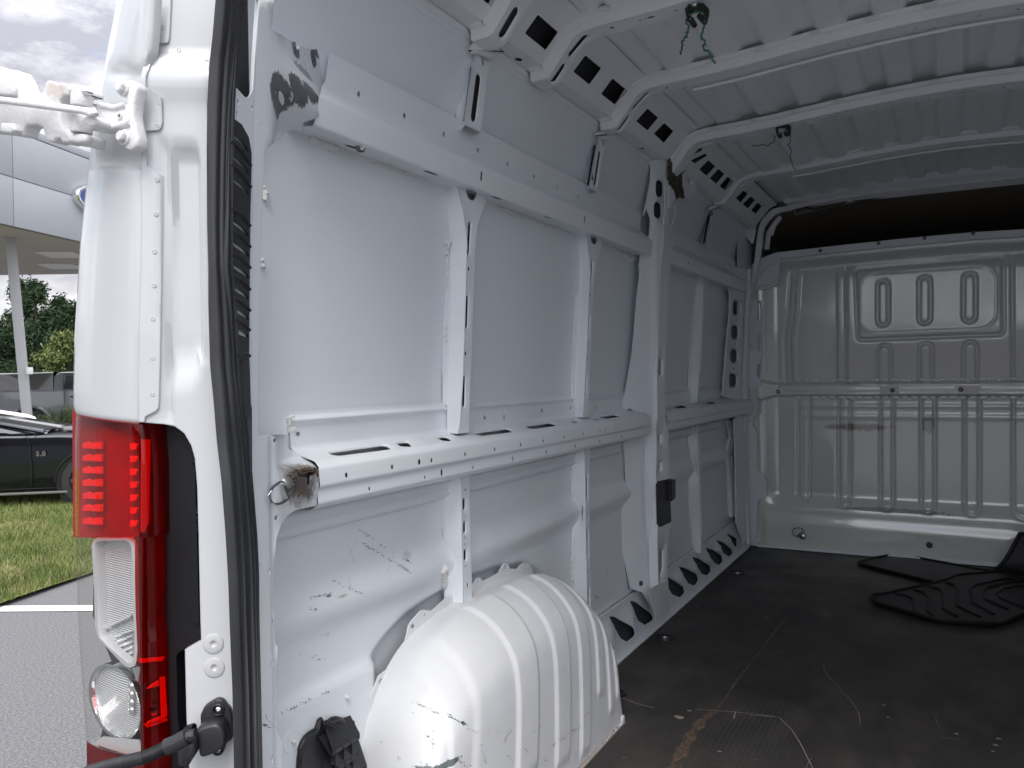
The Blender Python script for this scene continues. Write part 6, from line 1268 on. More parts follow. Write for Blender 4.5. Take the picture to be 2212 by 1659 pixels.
# ------------------------------------------------------------------ bulkhead
XB = 3.56
BK0 = Surf((XB, 0, 0), (0, -1, 0), (0, 0, 1), (-1, 0, 0))
def box_of(crop, pts):
    q = BK0.T(crop(pts)); return (min(p[0] for p in q), max(p[0] for p in q), min(p[1] for p in q), max(p[1] for p in q))
def quad_of(crop, pts): return BK0.T(crop(pts))
FE = []   # (cx, cy, hx, hy, r, width, depth, kind, shear)
def add_slot(crop, l, r_, t, b, wd, dep, kind='groove'):
    p = BK0.T(crop([((l[0] + l[1]) / 2, t), ((r_[0] + r_[1]) / 2, t), ((l[0] + l[1]) / 2, b), ((r_[0] + r_[1]) / 2, b)]))
    cx = sum(q[0] for q in p) / 4; cy = sum(q[1] for q in p) / 4; hx_ = (p[1][0] - p[0][0]) / 2; hy_ = (p[0][1] - p[2][1]) / 2; sh = (p[0][0] - p[2][0]) / (2 * hy_)
    FE.append((cx, cy, abs(hx_), abs(hy_), abs(hx_), wd, dep, kind, sh))
# three slots in the raised window blank and three below it
for l, r_, t, b in (((937, 937), (1017, 1017), 592, 922), ((1245, 1245), (1330, 1330), 565, 907), ((1572, 1575), (1665, 1668), 540, 893)): add_slot(c8, l, r_, t, b, 0.0075, -0.009)
for l, r_, t, b in (((940, 935), (1028, 1040), 1070, 1600), ((1247, 1247), (1340, 1345), 1055, 1600), ((1574, 1574), (1675, 1678), 1045, 1600)): add_slot(c8, l, r_, t, b, 0.0075, -0.009, 'upper')
for l, r_, t, b in (((335, 360), (425, 440), -300, 735), ((640, 655), (725, 740), -300, 790), ((950, 965), (1045, 1060), -300, 810), ((1250, 1270), (1355, 1370), -300, 830), ((1575, 1590), (1690, 1700), -300, 850), ((1942, 1950), (2100, 2110), -300, 880)): add_slot(d4, l, r_, t, b, 0.007, -0.009, 'lower')
WB = quad_of(c8, [(772, 512), (1868, 418), (1872, 985), (792, 1028)])
WI = quad_of(c8, [(812, 528), (1815, 462), (1815, 945), (815, 985)])
yb_t = BK0.T(c8([(1200, 1352)]))[0][1]; yb_b = BK0.T(c8([(1200, 1440)]))[0][1]
led_l = BK0.T(d4([(120, 878)]))[0]; led_m = BK0.T(d4([(480, 910)]))[0]; led_r = BK0.T(d4([(1900, 1022)]))[0]
xr1 = BK0.T(c8([(640, 900)]))[0][0]; xr2 = BK0.T(c8([(705, 900)]))[0][0]; xr3 = BK0.T(c8([(1938, 900)]))[0][0]
topz = lambda a: interp(a, [(-0.90, 1.505), (-0.80, 1.535), (-0.5, 1.545), (-0.2, 1.553), (0.1, 1.556), (0.9, 1.53)])
bd = BK0.T(c8([(1200, 1522), (1200, 1600)])); zb1, zb2 = bd[0][1], bd[1][1]
print('bulk', yb_t, yb_b, led_l, led_r, zb1, zb2, WB, xr1, xr2)
def sd_quad(a, b, q, r):
    """distance to a rounded quadrilateral (blend of its four edge lines)"""
    (x0, y0), (x1, y1), (x2, y2), (x3, y3) = q      # tl, tr, br, bl
    ty = (b - (y3 + y2) / 2) / ((y0 + y1) / 2 - (y3 + y2) / 2); l_ = x3 + (x0 - x3) * ty; r_ = x2 + (x1 - x2) * ty
    tx = (a - x0) / (x1 - x0); tp_ = y0 + (y1 - y0) * tx; bt = y3 + (y2 - y3) * tx
    cx, cy = (l_ + r_) / 2, (tp_ + bt) / 2; hx_, hy_ = (r_ - l_) / 2 - r, (tp_ - bt) / 2 - r
    dx, dy = abs(a - cx) - hx_, abs(b - cy) - hy_
    return math.hypot(max(dx, 0), max(dy, 0)) + min(max(dx, dy), 0) - r
def bulk_rel(a, b):
    h = 0.0
    # gentle dish and crowned edges of the big panel
    h -= 0.030 * sst(-0.90, -0.80, a) * (1 - sst(0.80, 0.90, a)) * sst(0.20, 0.30, b) * (1 - sst(topz(a) - 0.09, topz(a) - 0.03, b))
    dl = interp(a, [(-0.86, led_l[1]), (led_m[0], led_m[1]), (led_r[0], led_r[1]), (0.9, led_r[1] - 0.03)])
    h += 0.012 * (1 - sst(dl - 0.012, dl + 0.05, b)) * sst(-0.90, -0.86, a)
    if -0.9 < a < -0.5 : h += 0.0
    if b > yb_b - 0.05:
        for (p, r, wd, dep) in ((WB, 0.02, 0.008, -0.008), (WI, 0.075, 0.0035, 0.0035)):
            if b > 1.05 and a > -0.55 and a < 0.30: h += dep * math.exp(-(sd_quad(a, b, p, r) / wd) ** 2)
        if b > 1.05 and sd_quad(a, b, WB, 0.02) < 0: h += 0.003
    for (cx, cy, hx_, hy_, r, wd, dep, kind, sh) in FE:
        if kind == 'upper' and b < yb_t: continue
        if kind == 'lower' and b > yb_b: continue
        x = a - cx - (b - cy) * sh; y = b - cy
        if abs(x) > hx_ + 0.03 or abs(y) > hy_ + 0.03: continue
        dx, dy = abs(x) - (hx_ - r), abs(y) - (hy_ - r); sd = math.hypot(max(dx, 0), max(dy, 0)) + min(max(dx, dy), 0) - r
        h += dep * math.exp(-(sd / wd) ** 2)
    # standing folds beside the window blank
    if b > yb_t and b < 1.46:
        k = sst(1.46, 1.40, b)
        h += k * (0.010 * (sst(xr1 - 0.006, xr1 + 0.006, a) - 0) - 0.016 * math.exp(-((a - xr2) / 0.006) ** 2)) * (1 if a < xr3 + 0.5 else 1)
        h -= k * 0.010 * math.exp(-((a - xr3) / 0.007) ** 2)
        xc = interp(b, [(0.9, -0.722), (1.10, -0.727), (1.25, -0.705), (1.45, -0.690)]); h += k * 0.008 * math.exp(-((a - xc) / 0.007) ** 2)
        xc2 = xc - 0.045; h -= k * 0.006 * math.exp(-((a - xc2) / 0.007) ** 2)
    # middle bar
    if yb_b - 0.02 < b < yb_t + 0.02 and a > -0.93:
        wv = 0.02 * (1 - sst(-0.90, -0.80, a))
        h += 0.020 * sst(yb_b - 0.006 - wv, yb_b + 0.002 - wv, b) * (1 - sst(yb_t - 0.002 + wv, yb_t + 0.006 + wv, b))
        for x0, x1 in ((-0.78, -0.31), (-0.22, 0.02), (0.12, 0.40), (0.5, 0.75)):
            dx, dy = abs(a - (x0 + x1) / 2) - (x1 - x0) / 2 + 0.010, abs(b - (yb_t + yb_b) / 2) - 0.004; sd = math.hypot(max(dx, 0), max(dy, 0)) + min(max(dx, dy), 0) - 0.010
            if sd < 0.02: h -= 0.0025 * math.exp(-(sd / 0.003) ** 2)
    # horizontal beads under the bar
    for z_, w_ in ((zb1, 0.011), (zb2, 0.014)):
        h += 0.004 * math.exp(-((b - z_) / w_) ** 2) * sst(-0.72, -0.66, a)
    return h
BK = Surf(BK0.o, BK0.e1, BK0.e2, BK0.n, bulk_rel)
ga = [x for x in fr(-0.905, 0.34, 0.0048)] + fr(0.36, 0.95, 0.02)
def bkf(a, t):
    b = t * (topz(a) - 0.02) / 1.0; return BK.p(a, b)
def merge_rows(): 
    return fr(0.0, 1.0, 0.0042)
m = MB(); m.add(*gridmesh(ga, merge_rows(), bkf)); m.build('bulkhead', P_BULK, van, ang=80)
m = MB(); m.add([(XB + 0.008, 0.86, 0.0), (XB + 0.008, 0.985, 0.0), (XB + 0.008, 0.985, 1.50), (XB + 0.008, 0.86, 1.50)], [(0, 1, 2, 3)]); m.build('bulkhead_edge_backing', P_IN, van)
# top flange of the bulkhead, lit edge strip at the floor
m = MB(); n_ = 60; vs = []
for i in range(n_ + 1):
    a = lerp(-0.90, 0.9, i / n_); z = topz(a); vs += [(XB + 0.0, -a, z - 0.025), (XB - 0.012, -a, z - 0.020), (XB - 0.014, -a, z + 0.012), (XB + 0.02, -a, z + 0.014)]
m.add(vs, [(4 * i + k, 4 * i + k + 1, 4 * i + 5 + k, 4 * i + 4 + k) for i in range(n_) for k in range(3)]); m.build('bulkhead_top_flange', P_IN, van)
m = MB()
for x, y in ((518, 373), (948, 318), (1286, 280), (1645, 244)): p = np.array(hit(*c8([(x, y)])[0], 'X', XB - 0.014)); m.lathe(p, (-1, 0, 0), [(0.009, 0), (0.008, 0.003), (0.003, 0.004), (0, 0.003)], 14)
m.build('flange_rivet', mat('grey_rivet', (0.12, 0.12, 0.12), 0.5), van)['kind'] = 'stuff'
m = MB(); m.add([(XB - 0.035, 0.91, 0.004), (XB - 0.035, -0.95, 0.004), (XB - 0.030, -0.95, 0.016), (XB - 0.030, 0.91, 0.016), (XB + 0.01, 0.91, 0.020), (XB + 0.01, -0.95, 0.020)], [(0, 1, 2, 3), (3, 2, 5, 4)]); m.build('bulkhead_foot', P_IN, van)
def bp(crop, x, y, k=0.0): a = BK.t(*crop([(x, y)])[0]); return np.array(BK.p(*a, k))
m = MB(); gq = c8([(60, 462), (190, 420), (215, 440), (215, 560), (190, 620), (120, 650), (30, 655), (18, 640), (60, 560), (120, 480)]); sg = Surf((XB - 0.024, 0, 0), (0, -1, 0), (0, 0, 1), (-1, 0, 0))
sheet(m, sg, sg.T(c8([(20, 470), (100, 440), (235, 405), (222, 450), (215, 560), (195, 625), (120, 655), (20, 660), (0, 720)])), rim=0.01); m.build('bulkhead_corner_gusset', P_IN, van)
m = MB()
m.tube([sg.p(*sg.t(*q), 0.002) for q in c8([(200, 465), (120, 500), (60, 590), (35, 640), (120, 640), (180, 610), (200, 560)])], 0.006, 6); m.build('gusset_bead', P_IN, van)
# vertical slots and bolts of the bulkhead's left edge
m = MB(); se = Surf((XB - 0.030, 0, 0), (0, -1, 0), (0, 0, 1), (-1, 0, 0)); H = []
for y0, y1 in ((755, 880), (985, 1110), (1215, 1305), (1490, 1565)): H.append((rnd(se.T(c8([(58, y0), (73, y0), (70, y1), (54, y1)])), 0.003, 2), 0.004, 0.008))
sheet(m, se, se.T(c8([(0, 735), (80, 742), (92, 800), (92, 1120), (60, 1310), (85, 1330), (80, 1370), (-12, 1400)])), H[:3], rim=0.012)
sheet(m, se, se.T(c8([(-10, 1460), (60, 1485), (88, 1485), (82, 1575), (30, 1590), (20, 1659)]) + d4([(50, 240), (55, 520), (115, 560), (130, 700), (55, 740), (45, 1040), (0, 1050), (-25, 900), (-22, 100)])), [H[3]], rim=0.012); m.build('bulkhead_side_flange', P_IN, van)
m = MB()
for crop, x, y in ((c8, 6, 793), (c8, 2, 1082), (c8, -8, 1348), (d4, -2, 135), (d4, 2, 393)): p = np.array(hit(*crop([(x, y)])[0], 'X', XB - 0.030)); m = MB(); m.lathe(p, (-1, 0, 0), [(0.022, 0), (0.020, 0.006), (0.012, 0.007), (0.010, 0.002), (0, 0.002)], 16); m.build('bulkhead_bolt', P_IN, van)
m = MB(); p = bp(d4, 360, 972, 0.012); r_ = [(p + np.array([0, 0.030 * math.cos(t), 0.024 * math.sin(t)])) for t in [k * 0.35 for k in range(19)]]; m.tube(r_, 0.0028, 6); q = bp(d4, 390, 1003, 0.006); m.lathe(q, (-1, 0, 0), [(0.018, 0), (0.015, 0.006), (0.006, 0.010), (0, 0.010)], 16); m.tube([bp(d4, 345, 1000, 0.01), bp(d4, 395, 970, 0.01)], 0.004, 6); m.build('bulkhead_tie_down', STEEL, van)
m = MB(); q = bp(d4, 1322, 1070, 0.0); m.lathe(q, (-1, 0, 0), [(0.027, 0), (0.025, 0.004), (0.016, 0.004), (0.013, -0.002)], 24); m.build('bulkhead_socket', P_BULK, van); m = MB(); m.lathe(q, (-1, 0, 0), [(0.0145, 0.003), (0.012, 0.004), (0, 0.002)], 18); m.build('socket_dark_disc', P_DARK, van)  # dark disc drawn for the opening of the socket
m = MB()
SCR = mat('screw_dark', (0.06, 0.06, 0.06), 0.5)
for x, y in ((205, 1413), (1050, 1403), (1555, 1398)): m = MB(); m.lathe(bp(c8, x, y, 0.0005), (-1, 0, 0), [(0.011, 0), (0.010, 0.002), (0.006, 0.0), (0, -0.001)], 14); m.build('bar_screw', SCR, van)
m = MB(); s9 = Surf(BK.o, BK.e1, BK.e2, BK.n, bulk_rel)
for y_, off_ in ((BK0.T(c8([(0, 1345)]))[0][1], 1), (yb_b - 0.012, -1)):
    for k in range(26):
        a = -0.75 + k * 0.042
        if -0.75 < a < 0.32: m.box(s9.p(a, y_ + (0.006 if off_ > 0 else 0), 0.006), (0.010, 0.028 if k % 3 else 0.036, 0.014), bev=0.003)
m.build('bar_clips', P_BULK, van)['kind'] = 'stuff'
# cab behind the bulkhead: dark space with the brown roof lining
CABL = mat('cab_headliner', (0.30, 0.25, 0.20), 0.85, noise_amt=0.15, noise_scale=3)
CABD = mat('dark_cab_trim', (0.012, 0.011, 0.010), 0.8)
m = MB(); vs = []
m.add(*gridmesh(fr(3.60, 4.9, 0.1), fr(-0.95, 0.92, 0.1), lambda x, y: (x, y, 1.80 - 0.22 * ((x - 3.6) / 1.3) ** 1.5 - 0.04 * (abs(y) / 0.9) ** 3))); m.build('cab_headliner', CABL, van)
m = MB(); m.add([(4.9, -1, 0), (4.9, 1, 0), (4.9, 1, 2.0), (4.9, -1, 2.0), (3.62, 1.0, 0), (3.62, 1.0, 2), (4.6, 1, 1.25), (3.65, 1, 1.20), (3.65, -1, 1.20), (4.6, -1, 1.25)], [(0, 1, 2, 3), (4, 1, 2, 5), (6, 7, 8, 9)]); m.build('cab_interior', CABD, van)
# portal frame over the bulkhead and the lining's front edge
def portal(pts_o, pts_i, X, name, mtl, th=0.02):
    s = Surf((X, 0, 0), (0, -1, 0), (0, 0, 1), (-1, 0, 0)); o = s.T(pts_o); i = s.T(pts_i); mb = MB(); sheet(mb, s, o + i[::-1], rim=th); return mb.build(name, mtl, van)
po = g10([(375, 1640), (410, 1400), (440, 1200), (480, 850), (520, 700), (570, 620), (640, 550), (700, 500), (780, 478), (970, 445)])
pi = g10([(400, 1640), (500, 1290), (545, 1020), (555, 850), (580, 760), (650, 660), (740, 575), (850, 535), (975, 515)])
portal(po, pi, 3.46, 'portal_frame', P_IN, 0.03)
po2 = [c4([(300, 1520)])[0], c4([(640, 1450)])[0], c4([(1050, 1380)])[0], c4([(1500, 1300)])[0], c4([(2020, 1222)])[0], c4([(2300, 1190)])[0]]
pi2 = [c4([(330, 1590)])[0], c4([(460, 1560)])[0], c4([(700, 1505)])[0], c4([(1100, 1440)])[0], c4([(1500, 1385)])[0], c4([(2020, 1328)])[0], c4([(2300, 1300)])[0]]
portal(po2, pi2, 3.50, 'headliner_edge', mat('beige_lining_edge', (0.20, 0.18, 0.16), 0.7), 0.04)
m = MB(); sL = Surf((3.495, 0, 0), (0, -1, 0), (0, 0, 1), (-1, 0, 0)); m.tube([sL.p(*sL.t(*q)) for q in c4([(340, 1555), (420, 1530), (470, 1545), (670, 1500), (730, 1475), (800, 1480), (1050, 1440), (1100, 1420), (1170, 1428), (1420, 1390), (1480, 1370), (1530, 1378), (1780, 1345), (1870, 1328), (1920, 1335), (2100, 1320)])], 0.006, 6); m.build('lining_edge_clip', mat('lining_brown', (0.06, 0.052, 0.045), 0.7), van)
m = MB(); s5 = Surf((3.47, 0, 0), (0, -1, 0), (0, 0, 1), (-1, 0, 0)); sheet(m, s5, s5.T(g10([(290, 850), (330, 780), (430, 720), (465, 715), (450, 850), (415, 1010), (390, 1010), (330, 930)])), rim=0.01); m.build('corner_foam_pad', P_IN, van)
m = MB(); m.tube([s5.p(*s5.t(*q), -0.05) for q in g10([(590, 1080), (610, 850), (680, 720), (790, 590)])], 0.014, 8); m.tube([s5.p(*s5.t(*q), -0.05) for q in g10([(650, 870), (700, 720), (780, 620)])], 0.012, 8); m.build('cab_belt_bracket', P_ROOF, van)
m = MB(); 
for yy, rr in ((BX[-1], 0.010), (BX[-1] - 0.05, 0.006)): m.tube([(yy, y, 1.79 - 0.05 * (abs(y) / 0.78) ** 3) for y in fr(-0.9, 0.74, 0.04)], rr, 6)
m.build('roof_front_bead', P_ROOF, van)
m = MB(); m.add([(3.45, -0.8, 1.78), (3.45, 0.74, 1.78), (3.47, 0.80, 1.86), (3.47, -0.8, 1.86), (3.50, -0.8, 1.76), (3.50, 0.72, 1.76)], [(0, 1, 2, 3), (4, 5, 1, 0)]); m.build('roof_front_header', P_ROOF, van)

# ------------------------------------------------------------------ right-hand wall (outside the picture): plain skin, rails and closed sliding door
m = MB(); m.add(*gridmesh(fr(-0.1, 3.55, 0.2), fr(0, 1.676, 0.1), lambda x, z: (x, -(1 - max(-9, 1.0 - interp(z, SKY))), z)))
for sec in (UR, MR): profile(m, [(-y, z) for y, z in sec], 0.1, 3.4)
for X in (0.62, 1.28, 1.9, 2.6, 3.1): m.box((X, -0.965, 0.8), (0.07, 0.05, 1.5), bev=0.01)
m.build('right_side_panel', P_SKIN, van); cantrail(True)
m = MB(); m.box((0.62, -0.87, 0.2), (1.0, 0.18, 0.42), bev=0.08); m.build('right_wheel_arch', P_ARCH, van)
m = MB(); m.box((-0.16, 0, -0.12), (0.10, 2.0, 0.16), bev=0.02); m.build('rear_bumper_step', BLK, van)
for yy in (0.93, -0.93):
    m = MB(); m.lathe((0.68, yy, -0.19), (0, 1 if yy > 0 else -1, 0), [(0.19, -0.16), (0.33, -0.16), (0.345, -0.12), (0.345, 0.03), (0.33, 0.06), (0.21, 0.06), (0.19, 0.02), (0, 0.02)], 32)
    m.v = [(x, y, min(z, -0.01)) for x, y, z in m.v]; m.build('rear_wheel', BLK, van)

# ------------------------------------------------------------------ floor mats
def mat_thing(name, outline, label, th=0.007, z=0.004, ribs=(), curl=None, parent=None):
    t = thing(name, label, 'floor mat', group='rubber floor mats on the load floor')
    P = [(p.x, p.y) for p in onfloor(*outline)] if isinstance(outline, tuple) else outline
    P = rnd(P, 0.03, 4)
    f = lambda a, b, k=0.0: (a, b, z + th + k + (curl(a, b) if curl else 0))
    mb = MB(); sheet(mb, None, P, grid=0.035, rim=th, f=f); mb.build('mat_sheet', MATR, t)
    mb = MB(); Pc = P + [P[0]]; mb.tube([f(a, b, 0.001) for a, b in Pc], 0.007, 6); mb.build('mat_rim', MATR, t)
    if ribs:
        mb = MB()
        for r_ in ribs:
            q = [(p.x, p.y) for p in onfloor(d4, r_)]; q = [Vector((a, b)) for a, b in q]; Q_ = []
            for a, b in zip(q, q[1:]): Q_ += [a.lerp(b, k / 5) for k in range(5)]
            Q_.append(q[-1]); Q_ = [p for p in Q_ if inside(p.x, p.y, P)]
            if len(Q_) > 1: mb.tube([f(p.x, p.y, 0.002) for p in Q_], 0.0055, 6)
        mb.build('mat_rib', MATR, t)
    return t
lift = lambda a, b: 0.0
mat_thing('floor_mat', (d4, [(780, 1218), (900, 1185), (1065, 1155), (1110, 1158), (1735, 1275), (2300, 1290), (2300, 1420), (1400, 1372), (1340, 1358)]), 'flat black rubber floor mat lying nearest the bulkhead, under the curled one', z=0.004)
mat_thing('floor_mat', (d4, [(880, 1492), (905, 1472), (985, 1465), (1435, 1362), (1530, 1320), (1800, 1300), (2300, 1310), (2300, 1490), (2020, 1610), (1830, 1690), (1400, 1665), (930, 1530)]), 'black rubber floor mat with raised ribs lying nearest the camera', z=0.011, th=0.008,
          ribs=([(1065, 1465), (1165, 1480), (1205, 1510), (1205, 1600)], [(1210, 1437), (1285, 1455), (1318, 1500), (1312, 1600), (1370, 1650)], [(1330, 1412), (1400, 1430), (1425, 1460), (1425, 1580), (1530, 1640)], [(1440, 1382), (1505, 1395), (1525, 1430), (1530, 1560), (1700, 1640)], [(2020, 1345), (1850, 1360), (1660, 1400), (1620, 1430), (1640, 1530), (1800, 1620)], [(2020, 1365), (1880, 1385), (1740, 1420), (1720, 1450), (1740, 1510), (1900, 1580)], [(2020, 1395), (1860, 1430), (1825, 1460), (1850, 1500), (2020, 1570)]))
cm = thing('floor_mat', 'black rubber mat flap standing up against the bulkhead at the right edge', 'floor mat', group='rubber floor mats on the load floor')
m = MB(); A = [hit(*d4([(1735, 1280)])[0], 'Z', 0.01), hit(*d4([(2300, 1330)])[0], 'Z', 0.01)]; B_ = [hit(*d4([(1990, 985)])[0], 'X', 3.42), hit(*d4([(2300, 1010)])[0], 'X', 3.42)]
A2 = hit(*d4([(1840, 1190)])[0], 'X', 3.3); n_ = 14; vs = []
for i in range(n_ + 1):
    t = i / n_
    for j in range(9):
        s = j / 8; p = A[0].lerp(A[1], s); q = B_[0].lerp(B_[1], s); r_ = p.lerp(q, t); r_.z -= 0.06 * math.sin(math.pi * t) * 0.8; r_.x += 0.02 * math.sin(math.pi * t); vs.append(tuple(r_))
m.add(vs, [(i * 9 + j, i * 9 + j + 1, (i + 1) * 9 + j + 1, (i + 1) * 9 + j) for i in range(n_) for j in range(8)])
k = len(m.v); m.add([(x + 0.006, y, z + 0.004) for x, y, z in m.v[:k]], [(a, b, c, d) for a, b, c, d in m.f[:]]); m.build('mat_sheet', MATR, cm)
m = MB(); m.tube([vs[i * 9] for i in range(n_ + 1)] + [vs[n_ * 9 + j] for j in range(9)], 0.009, 8); m.build('mat_rim', MATR, cm)

# ------------------------------------------------------------------ black clips with green string hanging from two bows
GRN = mat('green_string', (0.03, 0.16, 0.09), 0.7)
CLB = mat('clip_black', (0.012, 0.012, 0.010), 0.5)
def clip(crop, X, body, jaws, strings, top, label, th=0.012, sr=0.0016):
    t = thing('spring_clip', label, 'clip', group='black clips hanging from the roof bows'); s = Surf((X, 0, 0), (0, -1, 0), (0, 0, 1), (-1, 0, 0))
    mb = MB(); mb.prism([s.p(*q) for q in s.T(crop(body))], (th, 0, 0)); mb.build('clip_body', CLB, t, bevel=0.001, ang=40)
    for j in jaws: mb = MB(); mb.prism([s.p(*q, 0.004) for q in s.T(crop(j))], (th + 0.006, 0, 0)); mb.build('clip_jaw', CLB, t, bevel=0.001, ang=40)
    for i_, st in enumerate(strings):
        P = [Vector(s.p(*q, 0.003)) for q in s.T(crop(st))]; Q_ = []
        for a, b in zip(P, P[1:]): Q_ += [a.lerp(b, k / 4) + Vector((random.uniform(-.002, .002),) * 3) for k in range(4)]
        mb = MB(); mb.tube(Q_ + [P[-1]], sr, 6); mb.build('string', GRN, t)
    mb = MB(); mb.lathe(s.p(*s.t(*crop([top])[0]), -0.002), (-0.3, 0, -1), [(0.009, -0.004), (0.008, 0.004), (0.004, 0.008), (0, 0.008)], 12)
    for j in jaws:
        c_ = s.T(crop([(sum(p[0] for p in j) / len(j), sum(p[1] for p in j) / len(j) - 8)]))[0]; mb.lathe(s.p(*c_, 0.005), (-1, 0, 0), [(0.0025, 0), (0.002, 0.002), (0, 0.002)], 8)
    mb.build('clip_rivet', STEEL, t); return t
clip(c3, 0.955, [(1362, 62), (1378, 50), (1395, 25), (1415, 38), (1440, 22), (1500, 20), (1536, 58), (1528, 120), (1505, 100), (1485, 78), (1400, 85), (1395, 125), (1380, 140), (1370, 110)], [[(1380, 135), (1400, 118), (1425, 130), (1447, 168), (1430, 190), (1405, 188), (1382, 155)], [(1460, 105), (1500, 95), (1528, 60), (1535, 80), (1515, 165), (1490, 172), (1452, 130)]],
     [[(1378, 140), (1375, 170), (1398, 200), (1390, 235), (1378, 245), (1380, 275), (1365, 280), (1345, 320), (1350, 335), (1335, 405)], [(1500, 95), (1512, 130), (1512, 190), (1490, 250), (1490, 290), (1510, 300), (1515, 325), (1500, 345), (1510, 378), (1545, 380), (1550, 415), (1590, 470)], [(1400, 115), (1440, 85), (1500, 95)]], (1432, 28), 'black spring clip with two green strings under the bow nearest the door', sr=0.0022)
clip(c4, 1.975, [(185, 935), (210, 915), (225, 900), (275, 905), (300, 930), (298, 975), (285, 1000), (262, 1000), (278, 960), (275, 940), (215, 940), (200, 950), (215, 985), (200, 1000), (190, 970)], [[(195, 975), (215, 970), (235, 985), (235, 1005), (215, 1020), (198, 1000)], [(262, 950), (290, 935), (292, 990), (270, 1005), (248, 995)]],
     [[(190, 1000), (175, 1055), (150, 1060), (125, 1078), (105, 1065), (85, 1072), (75, 1068), (60, 1078), (15, 1075)], [(298, 980), (300, 1040), (282, 1070), (300, 1090), (308, 1120), (296, 1160), (308, 1185), (318, 1230), (338, 1252)], [(205, 1000), (255, 975)]], (235, 912), 'smaller-looking black spring clip hanging deeper in the van', sr=0.0016)
# ================================================================== OUTSIDE
GZ = -0.78
ASPH = mat('asphalt', (0.20, 0.20, 0.203), 0.9, spec=0.2, col2=(0.09, 0.09, 0.095), noise_scale=75, noise_amt=0.5, bump=0.8, bump_scale=120)
GRASS = mat('grass_soil', (0.16, 0.17, 0.06), 0.95, spec=0.1, col2=(0.09, 0.12, 0.03), noise_scale=6, noise_amt=0.5, bump=1.0, bump_scale=90)
def gnd(u, v): return hit(u, v, 'Z', GZ)
def azp(az, d, z): a = rad(az); return (CP[0] + d * math.cos(a), CP[1] + d * math.sin(a), z)
m = MB(); m.add([(-400, -400, GZ - 0.02), (400, -400, GZ - 0.02), (400, 400, GZ - 0.02), (-400, 400, GZ - 0.02)], [(0, 1, 2, 3)]); g_ = m.build('ground', ASPH, None); tag(g_, 'grey asphalt lot and surroundings', None, None, 'structure')
# grass island between the parking bay and the road
e0, e1g = gnd(-60, 1330), gnd(165, 1250); dr = (e1g - e0).normalized(); e0b = e0 - dr * 0.4; e1b = e1g + dr * 9
bk = Vector((-dr.y, dr.x, 0)); 
if bk.dot(Vector((0.5, 0.85, 0))) < 0: bk = -bk
corner = [e0b, e1b, e1b + bk * 10.0, e0b + bk * 10.0]
nx_, ny_ = 40, 30; vs = []
for i in range(nx_ + 1):
    for j in range(ny_ + 1):
        s = i / nx_; t = j / ny_; p = corner[0].lerp(corner[1], s).lerp(corner[3].lerp(corner[2], s), t); vs.append((p.x + (noise.noise(p * 3) * 0.05 if j == 0 else 0), p.y, GZ + 0.012 + 0.05 * sst(0, 0.12, t) + 0.03 * noise.noise(p * 0.7)))
m = MB(); m.add(vs, [(i * (ny_ + 1) + j, i * (ny_ + 1) + j + 1, (i + 1) * (ny_ + 1) + j + 1, (i + 1) * (ny_ + 1) + j) for i in range(nx_) for j in range(ny_)]); tag(m.build('lawn', GRASS, None), 'short lawn behind the parking bay', None, None, 'structure')
GB = [mat('grass_blade_' + n_, c_, 0.7, spec=0.2) for n_, c_ in (('green', (0.10, 0.145, 0.035)), ('light', (0.18, 0.21, 0.07)), ('straw', (0.28, 0.24, 0.13)), ('dark', (0.07, 0.11, 0.03)))]
m = MB(); rg = random.Random(3)
for _ in range(42000):
    az = rg.uniform(50.5, 62.5); d = 6.6 + 7.6 * rg.random() ** 1.5; x, y, _z = azp(az, d, 0); p = Vector((x, y, 0)); t = (p - e0).dot(bk)
    if t < 0.0 or t > 9.9: continue
    bald = noise.noise(Vector((x * 1.1, y * 1.1, 3)))
    h = rg.uniform(0.03, 0.085) * (0.5 if bald > 0.35 else 1); a = rg.uniform(0, 6.28); w_ = rg.uniform(0.003, 0.006); dx, dy = math.cos(a), math.sin(a); lx, ly = rg.uniform(-.04, .04), rg.uniform(-.04, .04); z0 = GZ + 0.012 + 0.05 * sst(0, 0.12 * 8.5, t)
    n1_ = noise.noise(Vector((x * 2.5, y * 2.5, 0)))
    m.cm = 2 if (rg.random() < 0.16 + (0.4 if bald > 0.3 else 0)) else (1 if n1_ + rg.uniform(-.4, .4) > 0.05 else (3 if rg.random() < .3 else 0))
    m.add([(x - dx * w_, y - dy * w_, z0), (x + dx * w_, y + dy * w_, z0), (x + lx, y + ly, z0 + h)], [(0, 1, 2)])
tag(m.build('grass', GB, None, smooth=False, merge=0), 'short green and straw-coloured grass blades', None, None, 'stuff')
# white parking line
WL = mat('white_road_paint', (0.72, 0.71, 0.68), 0.8, streak=[((0.25, 0.25, 0.25), (40, 40, 1), 0.62, 0.08, 0.7)])
a0, b0 = gnd(-300, 1307), gnd(-300, 1319); a1_, b1_ = gnd(230, 1303), gnd(230, 1315); 
m = MB(); m.add([(p.x, p.y, GZ - 0.014) for p in (a0, a1_, b1_, b0)], [(0, 1, 2, 3)]); tag(m.build('parking_line', WL, None), 'white painted line across the grey asphalt beside the grass', None, None, 'structure')

